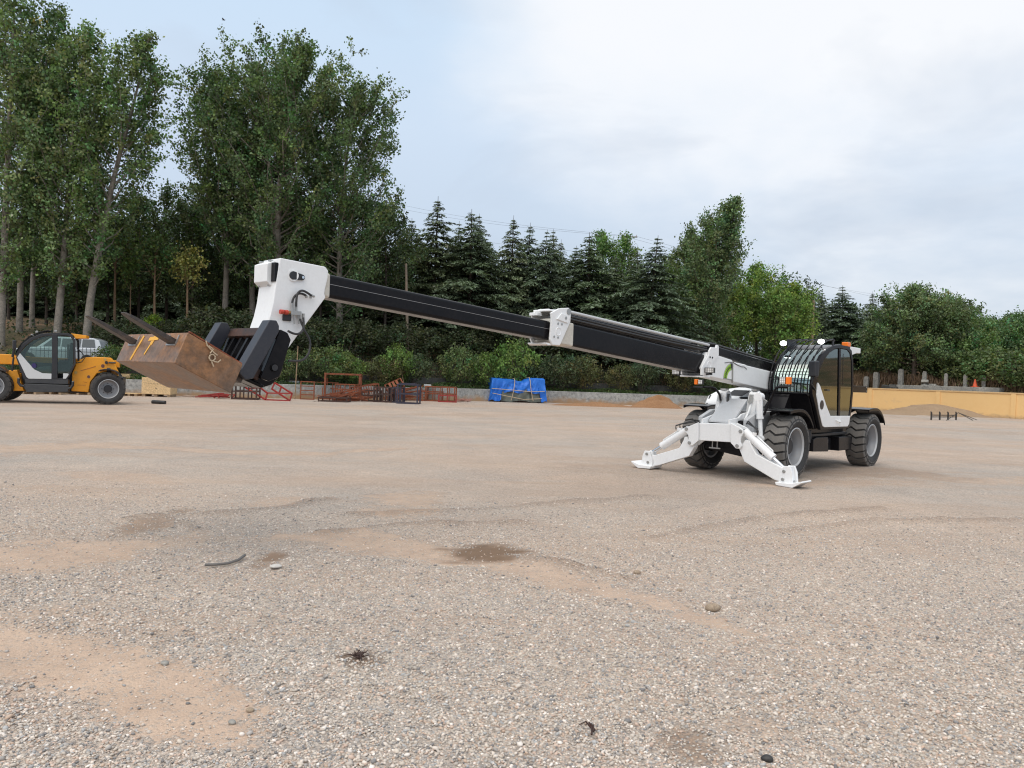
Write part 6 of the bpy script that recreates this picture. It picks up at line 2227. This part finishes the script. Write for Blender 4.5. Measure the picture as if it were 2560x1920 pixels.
mb.tube([(cx_ + .03, bw1 + .016, cz_ + .07), (cx_ - .005, bw1 + .018, cz_ + .045), (cx_ + .02, bw1 + .02, cz_ + .012)], .0055, 8)
mb.tube([(cx_ - .01, bw1 + .018, cz_ - .05), (cx_ - .045, bw1 + .02, cz_ - .055), (cx_ - .07, bw1 + .016, cz_ - .035)], .005, 8)
mb.tube([(cx_ + .005, bw1 + .018, cz_ - .05), (cx_ - .012, bw1 + .02, cz_ - .09)], .0055, 8)
obj('strand', rel(mb, o_), STRAP, rp)
tag(rp, 'knotted tan rope hanging on the side of the rusty steel box', 'rope')

# ---- cab
CA0, CA1 = .16, .93
OUT = [(-.62, 1.44), (-.615, 1.58), (-.66, 1.76), (-.78, 1.95), (-.96, 2.12), (-1.20, 2.25), (-1.48, 2.33), (-1.80, 2.36), (-2.18, 2.35), (-2.36, 2.28), (-2.45, 2.10), (-2.53, 1.60), (-2.48, 1.19), (-2.37, .80), (-1.04, .80), (-.80, 1.20)]
INN = [(-.80, 1.48), (-.80, 1.60), (-.86, 1.76), (-.97, 1.93), (-1.13, 2.08), (-1.33, 2.20), (-1.55, 2.27), (-1.80, 2.295), (-2.14, 2.285), (-2.29, 2.22), (-2.375, 2.08), (-2.45, 1.60), (-2.405, 1.19), (-2.31, .86), (-1.12, .86), (-.90, 1.20)]
cab = empty('cab', (0, 0, 0))
cab.parent = T
obj('side_frame', MB().ring(OUT, INN, CA1 - .06, CA1), BLACK, cab, bevel=.010, seg=3)
obj('side_frame', MB().ring(OUT, INN, CA0, CA0 + .05), BLACK, cab, bevel=.008)
TUB = [(-.63, 1.44), (-1.045, .81), (-2.36, .81), (-2.46, 1.19), (-2.47, 1.30), (-2.0, 1.12), (-1.60, 1.0), (-1.25, 1.02), (-.98, 1.42)]
obj('lower_shell', MB().prism(TUB, CA0 + .05, CA1 - .075, 'L'), BLACK, cab, bevel=.02, seg=3)
obj('roof', MB().strip([(-1.20, 2.245), (-1.48, 2.325), (-1.80, 2.355), (-2.18, 2.345), (-2.36, 2.275)], .045, CA0 + .05, CA1 - .06), BLACK, cab, bevel=.006)
WS = [(-.63, 1.46), (-.628, 1.58), (-.672, 1.76), (-.79, 1.945), (-.965, 2.11), (-1.20, 2.238)]
obj('windscreen', MB().strip(WS, .008, CA0 + .05, CA1 - .06), GLASS, cab, smooth=60)
obj('rear_window', MB().strip([(-2.37, 2.26), (-2.44, 2.08), (-2.50, 1.60), (-2.46, 1.30)], .008, CA0 + .05, CA1 - .06), GLASS, cab, smooth=60)
obj('side_window', MB().prism(INN, CA0 + .02, CA0 + .028, 'L'), GLASS, cab, smooth=0)
DW = [(-.845, 1.64), (-.785, 1.42), (-.965, 1.08), (-1.10, .875), (-1.18, .845), (-2.27, .835), (-2.345, .88), (-2.38, 1.035), (-1.44, 1.045), (-1.205, 1.265), (-.935, 1.575)]
dr = obj('door', MB().prism(DW, CA1 - .035, CA1 + .012, 'L'), WHITE, cab, bevel=.010, seg=3)
DG = [(-.85, 1.655), (-.935, 1.57), (-1.205, 1.26), (-1.44, 1.04), (-2.375, 1.03), (-2.415, 1.2), (-2.44, 1.6), (-2.37, 2.07), (-2.285, 2.21), (-2.14, 2.275), (-1.80, 2.285), (-1.55, 2.26), (-1.335, 2.19), (-1.14, 2.07), (-.98, 1.92), (-.875, 1.75)]
obj('door_glass', MB().prism(DG, CA1 - .022, CA1 - .012, 'L'), GLASSD, dr, smooth=0)
mb = MB().prism([(-1.74, 2.28), (-1.82, 2.28), (-1.90, 1.04), (-1.82, 1.04)], CA1 - .03, CA1 + .004, 'L')
mb.prism([(-1.96, 2.20), (-1.985, 2.20), (-2.01, 1.62), (-1.985, 1.62)], CA1 - .03, CA1 - .010, 'L')
obj('door_pillar', mb, BLACK, dr)
e_ = mL(c2, [(1122, 1060)], CA1)[0]
obj('emblem', MB().cyl((e_[0], CA1 + .010, e_[1]), (e_[0], CA1 + .016, e_[1]), .083, n=32), LOGO, dr)
h_ = mL(c2, [(1365, 1300)], CA1)[0]
mb = MB().tube([(h_[0] + .13, CA1 + .012, h_[1] + .03), (h_[0] + .10, CA1 + .05, h_[1] - .0), (h_[0], CA1 + .05, h_[1] - .01), (h_[0] - .05, CA1 + .012, h_[1] + .02)], .012, 8)
mb.box(h_[0] - .09, h_[0] - .06, CA1 + .012, CA1 + .022, h_[1] - .08, h_[1] + .07)
obj('handle', mb, WHITE, dr)
h_ = mL(c2, [(1215, 845)], CA1)[0]
obj('latch', MB().box(h_[0] - .05, h_[0] + .05, CA1 - .012, CA1 + .02, h_[1] - .012, h_[1] + .012), DARK, dr)
# inside
obj('door_glass_backing', MB().prism([(-1.10, .90), (-.88, 1.25), (-.84, 1.50), (-2.40, 1.52), (-2.42, 1.2), (-2.34, .90)], CA0 + .052, CA0 + .075, 'L'), paint('reflection_brown', (.085, .052, .030, 1), .6, amount=.2), cab, bevel=.01)  # added panel, its dark brown stands in for reflections low on the door glass
mb = MB().box(-2.15, -1.65, .34, .78, 1.12, 1.30)
mb.prism([(-2.08, 1.27), (-2.20, 1.30), (-2.32, 1.85), (-2.20, 1.86)], .36, .76, 'L')
mb.prism([(-2.22, 1.90), (-2.32, 1.90), (-2.34, 2.08), (-2.25, 2.08)], .44, .68, 'L')
obj('seat', mb, DARK, cab, bevel=.05, seg=3)
a_ = [(-1.32 + .17 * math.cos(k * PI / 10) * .45, .55 + .17 * math.sin(k * PI / 10), 1.56 + .17 * math.cos(k * PI / 10) * .85) for k in range(21)]
mb = MB().tube(a_, .014, 8).tube([(-1.32, .55, 1.56), (-1.12, .55, 1.35)], .03, 8)
obj('steering_wheel', mb, DARK, cab)
obj('dashboard', MB().prism([(-.72, 1.42), (-.72, 1.50), (-.95, 1.52), (-1.06, 1.40)], .26, .84, 'L'), DARK, cab, bevel=.02)
obj('control_box', MB().box(-1.7, -1.3, .22, .30, 1.15, 1.55), paint('interior_grey', (.20, .21, .21, 1), .7), cab, bevel=.02)
# windscreen guard
gd_ = empty('windscreen_guard', (0, 0, 0))
gd_.parent = cab
GP = [(-.585, 1.44), (-.575, 1.60), (-.625, 1.79), (-.735, 1.98), (-.90, 2.16), (-1.12, 2.31), (-1.36, 2.405), (-1.62, 2.445)]
for k in range(7):
    y = .15 + .118 * k
    obj('bar', MB().tube([(a_, y, b_) for a_, b_ in GP], .0115, 8), BLACK, gd_)
for q in (0, 7):
    obj('crossbar', MB().tube([(GP[q][0], .14, GP[q][1]), (GP[q][0], .87, GP[q][1])], .011, 8), BLACK, gd_)
for q, u in ((2, .15), (2, -.45)):
    z_ = GP[q][1] + u * .19
    obj('crossbar', MB().tube([(GP[q][0] - u * .08, .14, z_), (GP[q][0] - u * .08, .87, z_)], .006, 8), BLACK, gd_)
mb = MB()
for y in (.15, .858):
    for q in (0, 3, 7):
        mb.cyl((GP[q][0], y, GP[q][1]), (GP[q][0] - .06, y, GP[q][1] - .03), .016, n=8)
mb.box(-1.62, -1.25, .15, .17, 2.30, 2.43)
mb.box(-1.66, -1.60, .845, .865, 2.32, 2.45)
obj('stay', mb, DARK, gd_)
for (px_, py_, y, rz) in [(578, 165, .20, 0), (1128, 140, .75, 0)]:
    p_ = MF.onL(*c2(px_, py_), y)
    wl = obj('work_light', MB().lathe([(.0, -.05), (.040, -.045), (.060, -.01), (.062, .012), (.05, .016)], (0, 0, 0), 24), DARK, cab)
    wl.location = (p_[0], y, p_[1])
    wl.rotation_euler = (0, 0, -PI / 2)
    wl.scale = (1.1, 1, .78)
    ln = obj('lens', MB().lathe([(.058, .014), (.05, .022), (.03, .030), (0, .032)], (0, 0, 0), 24), LAMPON, wl)
    obj('lamp_foot', MB().cyl((p_[0] - .02, y, p_[1] - .06), (p_[0] - .02, y, p_[1] - .10), .012, n=8), DARK, cab)
# mirror
m0 = mL(c2, [(962, 410), (1085, 660)], 1.02)
mc_ = ((m0[0][0] + m0[1][0]) / 2, (m0[0][1] + m0[1][1]) / 2)
mi = obj('mirror', MB().obox((mc_[0], 1.01, mc_[1]), (.10, .175, abs(m0[0][1] - m0[1][1]) * .98), Rz(-24)), DARK, cab, bevel=.03, seg=4)
obj('mirror_arm', MB().tube([(mc_[0] - .02, .99, mc_[1] - .18), (mc_[0] - .02, .97, mc_[1] - .26), (-.76, .93, 1.50)], .012, 8), DARK, mi)
# roof parts
b_ = MF.onL(*c2(1495, 215), .88)
bc = obj('beacon', MB().box(b_[0] - .075, b_[0] + .075, .81, .93, b_[1] + .0, b_[1] + .085), AMBER, cab, bevel=.015, seg=3)
obj('beacon_base', MB().box(b_[0] - .07, b_[0] + .07, .82, .92, b_[1] - .06, b_[1] - .002), DARK, bc)
mb = MB()
for k in range(3):
    p_ = MF.onL(*c2(1345 + 28 * k, 182), .8)
    mb.bar((p_[0], .80, 2.34), (p_[0] + .03, .80, p_[1]), .018)
obj('roof_bracket', mb, DARK, cab)
obj('visor', MB().prism([(-2.40, 2.36), (-2.98, 2.35), (-2.98, 2.25), (-2.78, 2.245), (-2.55, 2.20), (-2.45, 2.10), (-2.40, 2.26)], .30, .87, 'L'), WHITE, cab, bevel=.012)
# rear bracket
rbk = obj('lamp_bracket', MB().box(-3.34, -2.50, .86, .90, 1.485, 1.612), BLACK, T, bevel=.004)
mb = MB()
for z_ in (1.515, 1.583):
    mb.cyl((-3.28, .895, z_), (-3.28, .908, z_), .012, n=8)
obj('bolt', mb, STEEL, rbk)
mb = MB().box(-3.7, -2.5, .20, .30, 1.0, 1.5)
obj('rear_post', mb, BLACK, T, bevel=.01)
# headlights on their stalks
for s_, PTS_, lamp, ind in ((1, [(1.036, 1.535), (.90, 1.54), (.83, 1.53), (.79, 1.49), (.74, 1.40), (.66, 1.22), (.60, 1.06)], (.965, 1.645), (1.065, 1.645)),
                            (-1, [(-.50, 1.49), (-.36, 1.49), (-.29, 1.47), (-.25, 1.42), (-.22, 1.36), (-.20, 1.26)], (-.525, 1.575), (-.61, 1.575))):
    hl = empty('headlight', (0, 0, 0))
    hl.parent = T
    obj('stalk', MB().tube([(.60 - .10 * min(1, k / 4), y, z_) for k, (y, z_) in enumerate(PTS_)], .020, 10), BLACK, hl)
    led_lamp('lamp', hl, (.62, lamp[0], lamp[1]), .10 if s_ > 0 else .085, .115 if s_ > 0 else .085, .06, Rz(0))
    obj('indicator', MB().box(.58, .655, ind[0] - .045 * (1 if s_ > 0 else .8), ind[0] + .03, ind[1] - .06 * (1 if s_ > 0 else .8), ind[1] + .06 * (1 if s_ > 0 else .8)), AMBER, hl, bevel=.01)
    obj('lamp_tray', MB().box(.56, .65, min(lamp[0], ind[0]) - .05, max(lamp[0], ind[0]) + .05, lamp[1] - .10, lamp[1] - .075), DARK, hl)
obj('fender_mirror', MB().obox((.36, .52, 1.27), (.02, .10, .11), Rz(10) @ Matrix.Rotation(R(-30), 3, 'X')), STEEL, T, bevel=.012)
obj('cowl_side', MB().prism([(-.62, 1.44), (-.60, 1.0), (-1.05, .82), (-.8, 1.2)], CA0, CA0 + .05, 'L'), BLACK, T)
obj('bulkhead', MB().prism([(-.64, 1.42), (-.40, 1.10), (-.42, .80), (-1.1, .80), (-.95, 1.20)], .20, .52, 'L'), BLACK, T, bevel=.01)

# ------------------------------------------------------------------ the orange telehandler
A_, B_ = ground(266, 1012), ground(-21, 1002.5)
OHD = PI + R(20)
KX = 3.55 / 4.02                       # the photo's spacing along the machine seen at this heading
OF = Frame(A_[:2], OHD)
O_ = empty('telehandler', (A_[0], A_[1], 0), OHD)
tag(O_, 'orange telehandler with white door parked at the left edge of the yard', 'telehandler')
AGR = paint('agri_tread', (.035, .034, .034, 1), .75, (.12, .10, .08, 1), .4, 6)
w0 = make_wheel(O_, 'wheel', .575, .42, .345, AGR, 18, zig=(0.0, .16, .10, -.16))
for o, (x, y, rz) in zip([w0] + [copy_tree(w0, O_) for _ in range(3)], [(0, -.21, R(16)), (4.02 * KX, -.21, 0), (0.25, -1.78, PI + R(16)), (4.02 * KX, -1.78, PI)]):
    o.location = (x, y, .575)
    o.rotation_euler = (0, 0, rz)
mb = MB().prism([(1.25, 1.36), (1.22, 1.51), (.92, 1.69), (.54, 1.725), (-.03, 1.715), (-.16, 1.61), (-.23, 1.41), (-.36, 1.15), (-.30, 1.0), (0.0, 1.22), (.45, 1.12), (.68, .80), (.74, .42), (1.37, .45), (1.36, 1.1)], -.62, -.42, 'L')
bd_ = obj('rear_body', mb, ORANGE, O_, bevel=.03, seg=3)
HOLE = paint('dark_red_hole', (.10, .01, .01, 1), .5)
for (x, z_, r_) in [(.24, 1.40, .065), (.75, .99, .055)]:
    obj('port_hole', MB().cyl((x, -.425, z_), (x, -.412, z_), r_, n=20), HOLE, bd_)
OCH = paint('ochre_pin', (.55, .33, .06, 1), .4)
for (x, z_, r_) in [(1.22, 1.13, .055), (.16, 1.64, .05)]:
    obj('pin', MB().cyl((x, -.425, z_), (x, -.405, z_), r_, n=20), OCH, bd_)
mb = MB()
mb.bar((1.05, -.415, 1.20), (.50, -.415, 1.38), .02)
mb.bar((1.15, -.415, .68), (.85, -.415, .68), .012)
mb.bar((.95, -.415, .80), (.80, -.415, .78), .012)
obj('rib', mb, paint('dark_orange', (.42, .13, .008, 1), .4), bd_)
obj('chassis', MB().prism([(-.5, .5), (-.5, 1.0), (1.0, 1.15), (3.4, 1.1), (4.5, 1.0), (4.5, .5), (3.2, .38), (1.0, .38)], -1.45, -.65, 'L'), DARK, O_, bevel=.02)
obj('front_body', MB().prism([(3.68, 1.12), (3.30, 1.16), (3.04, .42), (3.55, .40), (3.62, .8)], -.75, -.40, 'L').box(3.2, 4.9, -1.5, -.6, .6, 1.05), ORANGE, O_, bevel=.02)
mb = MB().prism([(-.1, 1.30), (-.3, 1.45), (-.1, 1.70), (.6, 1.74), (3.3, 1.66), (3.52, 1.55), (3.52, 1.33), (4.6, 1.30), (4.9, 1.36), (4.9, 1.66), (3.66, 1.69), (3.3, 1.72)], -1.22, -.86, 'L')
mb = MB().prism([(-.3, 1.36), (-.3, 1.62), (3.0, 1.64), (3.62, 1.70), (4.9, 1.70), (5.0, 1.6), (5.0, 1.34), (3.5, 1.34), (3.0, 1.32)], -1.22, -.84, 'L')
obj('boom', mb, ORANGE, O_, bevel=.025)
obj('engine_hood', MB().prism([(.9, .9), (.9, 1.42), (1.2, 1.5), (2.8, 1.42), (3.2, 1.2), (3.2, .9)], -1.85, -1.30, 'L'), ORANGE, O_, bevel=.05, seg=3)
mb = MB().strip([(x + .0, z_) for x, z_ in [(.34, 1.22)]] + [(.27, 1.265), (.12, 1.30), (-.07, 1.305), (-.28, 1.25), (-.42, 1.15), (-.50, 1.05)], .03, -.44, .03)
mb.bar((-.02, -.40, 1.22), (-.02, -.1, 1.28), .12)
obj('fender', mb, DARK, O_, bevel=.006)
obj('fender', MB().strip([(4.36, 1.22), (4.2, 1.28), (4.0, 1.30), (3.75, 1.24), (3.58, 1.12)], .03, -.44, .03), DARK, O_, bevel=.006)
mb = MB().prism([(2.96, .86), (1.42, .88), (1.41, .70), (2.92, .70)], -.35, -.05, 'L')
mb.prism([(2.92, .69), (1.37, .68), (1.40, .43), (2.84, .385), (2.98, .60)], -.35, .02, 'L')
obj('step_box', mb, paint('graphite', (.032, .034, .038, 1), .5, (.12, .11, .1, 1), .25, 3), O_, bevel=.02)
mb = MB().tube([(3.14, -.02, .86), (3.14, -.0, .72), (3.06, 0, .62), (2.94, 0, .60)], .05, 10)
mb.tube([(1.24, -.02, .80), (1.24, 0, .68), (1.31, 0, .58), (1.40, 0, .55)], .05, 10)
obj('grab_tube', mb, DARK, O_)
mb = MB().cyl((3.14, -.02, .85), (3.14, -.02, .89), .045, n=12).cyl((1.24, -.02, .79), (1.24, -.02, .83), .045, n=12)
obj('tube_end', mb, STEEL, O_)
oc = empty('cab', (0, 0, 0))
oc.parent = O_
OO = [(2.98, .85), (3.26, 1.58), (3.24, 1.78), (3.06, 2.07), (2.79, 2.30), (2.43, 2.465), (2.04, 2.52), (1.75, 2.53), (1.47, 2.53), (1.31, 2.46), (1.215, 2.29), (1.17, 1.46), (1.33, 1.09), (1.47, .86)]
OI = [(2.86, .91), (3.14, 1.58), (3.12, 1.76), (2.96, 2.01), (2.71, 2.22), (2.39, 2.37), (2.04, 2.43), (1.75, 2.44), (1.50, 2.44), (1.38, 2.39), (1.29, 2.26), (1.24, 1.47), (1.40, 1.12), (1.52, .91)]
obj('side_frame', MB().ring(OO, OI, -.11, -.05), DARK, oc, bevel=.012, seg=3)
obj('side_frame', MB().ring(OO, OI, -.86, -.81), DARK, oc, bevel=.008)
obj('roof', MB().strip([(3.24, 1.74), (3.05, 2.06), (2.78, 2.29), (2.43, 2.455), (2.04, 2.51), (1.47, 2.52), (1.32, 2.45)][3:], .05, -.81, -.11), DARK, oc)
obj('windscreen', MB().strip([(3.25, 1.60), (3.23, 1.77), (3.05, 2.06), (2.78, 2.29), (2.43, 2.455)], .008, -.81, -.11), GLASS, oc, smooth=60)
mb = MB()
for y in (-.75, -.6, -.45, -.3, -.16):
    mb.tube([(3.31, y, 1.66), (3.29, y, 1.82), (3.11, y, 2.11), (2.85, y, 2.36), (2.5, y, 2.53), (2.2, y, 2.60)], .016, 6)
mb.tube([(3.29, -.78, 1.82), (3.29, -.13, 1.82)], .012, 6)
obj('windscreen_guard', mb, BLACK, oc)
od = empty('door', (0, 0, 0))
od.parent = oc
OD = [(3.13, 1.755), (3.22, 1.60), (2.885, .93), (2.80, .865), (2.01, .875), (2.01, 1.07), (2.33, 1.07), (2.62, 1.20), (2.86, 1.455)]
obj('door_panel', MB().prism(OD, -.065, -.035, 'L'), paint('pale_grey_panel', (.60, .61, .61, 1), .4, amount=.1), od, bevel=.008)
obj('door_panel', MB().prism([(1.50, .90), (1.60, .90), (1.60, 1.09), (1.42, 1.09), (1.40, 1.05)], -.065, -.035, 'L'), paint('pale_grey_panel2', (.60, .61, .61, 1), .4, amount=.1), od, bevel=.008)
OGL = [(3.12, 1.755), (2.86, 1.455), (2.62, 1.20), (2.33, 1.07), (2.02, 1.07), (1.38, 1.10), (1.26, 1.46), (1.30, 2.28), (1.40, 2.385), (1.75, 2.43), (2.04, 2.42), (2.38, 2.36), (2.69, 2.21), (2.94, 2.0)]
obj('door_glass', MB().prism(OGL, -.085, -.078, 'L'), m_glass('clear_cab_glass', (.62, .72, .69, 1), 1.6), od, smooth=0)
obj('door_pillar', MB().prism([(2.04, 2.46), (1.84, 2.46), (1.80, .90), (2.0, .90)], -.10, -.040, 'L').prism([(2.98, 1.44), (2.0, 1.44), (2.0, 1.41), (2.95, 1.41)], -.12, -.088, 'L'), DARK, od, bevel=.008)
e_ = OF.onL(.1688 * 355, 760 + .1688 * 908, -.035)
obj('emblem', MB().cyl((e_[0], -.037, e_[1]), (e_[0], -.030, e_[1]), .088, n=28), LOGOB, od)
mb = MB().box(1.45, 1.55, -.06, -.02, 1.56, 1.60)
obj('handle', mb, DARK, od)
mb = MB().prism([(1.85, 1.10), (1.35, 1.15), (1.30, 1.5), (1.32, 2.2), (1.42, 2.2), (1.50, 1.55), (1.9, 1.5)], -.65, -.25, 'L')
mb.box(1.50, 1.8, -.25, -.16, 1.45, 1.56)
obj('seat', mb, DARK, oc, bevel=.03)
obj('dashboard', MB().prism([(3.18, 1.5), (2.0, 1.40), (2.0, .92), (2.9, .92)], -.80, -.45, 'L'), paint('interior_dark', (.05, .055, .055, 1), .6), oc, bevel=.02)
obj('wheel_arch_trim', MB().prism([(2.75, 1.05), (2.68, 1.18), (2.45, 1.30), (2.05, 1.33), (2.05, 1.0), (2.5, .98)], -.28, -.14, 'L'), paint('grey_trim', (.25, .27, .27, 1), .6), oc, bevel=.03)
obj('visor', MB().prism([(1.40, 2.53), (.83, 2.485), (.83, 2.375), (1.02, 2.37), (1.23, 2.35), (1.30, 2.46)], -.75, -.15, 'L'), ORANGE, oc, bevel=.015)
mb = MB()
for x, z_ in ((2.78, 2.38), (2.62, 2.50), (1.96, 2.56)):
    mb.box(x - .05, x + .05, -.35, -.25, z_, z_ + .07)
obj('work_light', mb, STEEL, oc, bevel=.01)
mi = obj('mirror', MB().obox((3.30, .06, 2.04), (.12, .20, .32), Rz(20)), DARK, oc, bevel=.03, seg=3)
obj('mirror_arm', MB().tube([(3.30, .04, 1.90), (3.33, 0, 1.78), (3.38, -.05, 1.62)], .05, 8), DARK, mi)
obj('stalk', MB().tube([(3.36, -.12, 1.60), (3.38, -.12, 1.40), (3.40, -.14, 1.12)], .035, 8), DARK, O_)
obj('rear_guard', MB().tube([(1.20, -.3, 2.02), (1.0, -.3, 1.86), (.88, -.3, 1.68), (1.0, -.3, 1.52), (1.2, -.3, 1.47)], .018, 8), DARK, O_)
obj('tow_eye', MB().cyl((.02, -.35, 1.53), (-.24, -.35, 1.53), .03, n=10).cyl((.10, -.40, 1.53), (.10, -.30, 1.53), .055, n=14), DARK, O_)


def squeeze(o):
    for c in o.children:
        if c.name.startswith('wheel') and c.type == 'EMPTY':
            continue
        if c.type == 'MESH':
            for v_ in c.data.vertices:
                v_.co.x *= KX
        squeeze(c)


squeeze(O_)
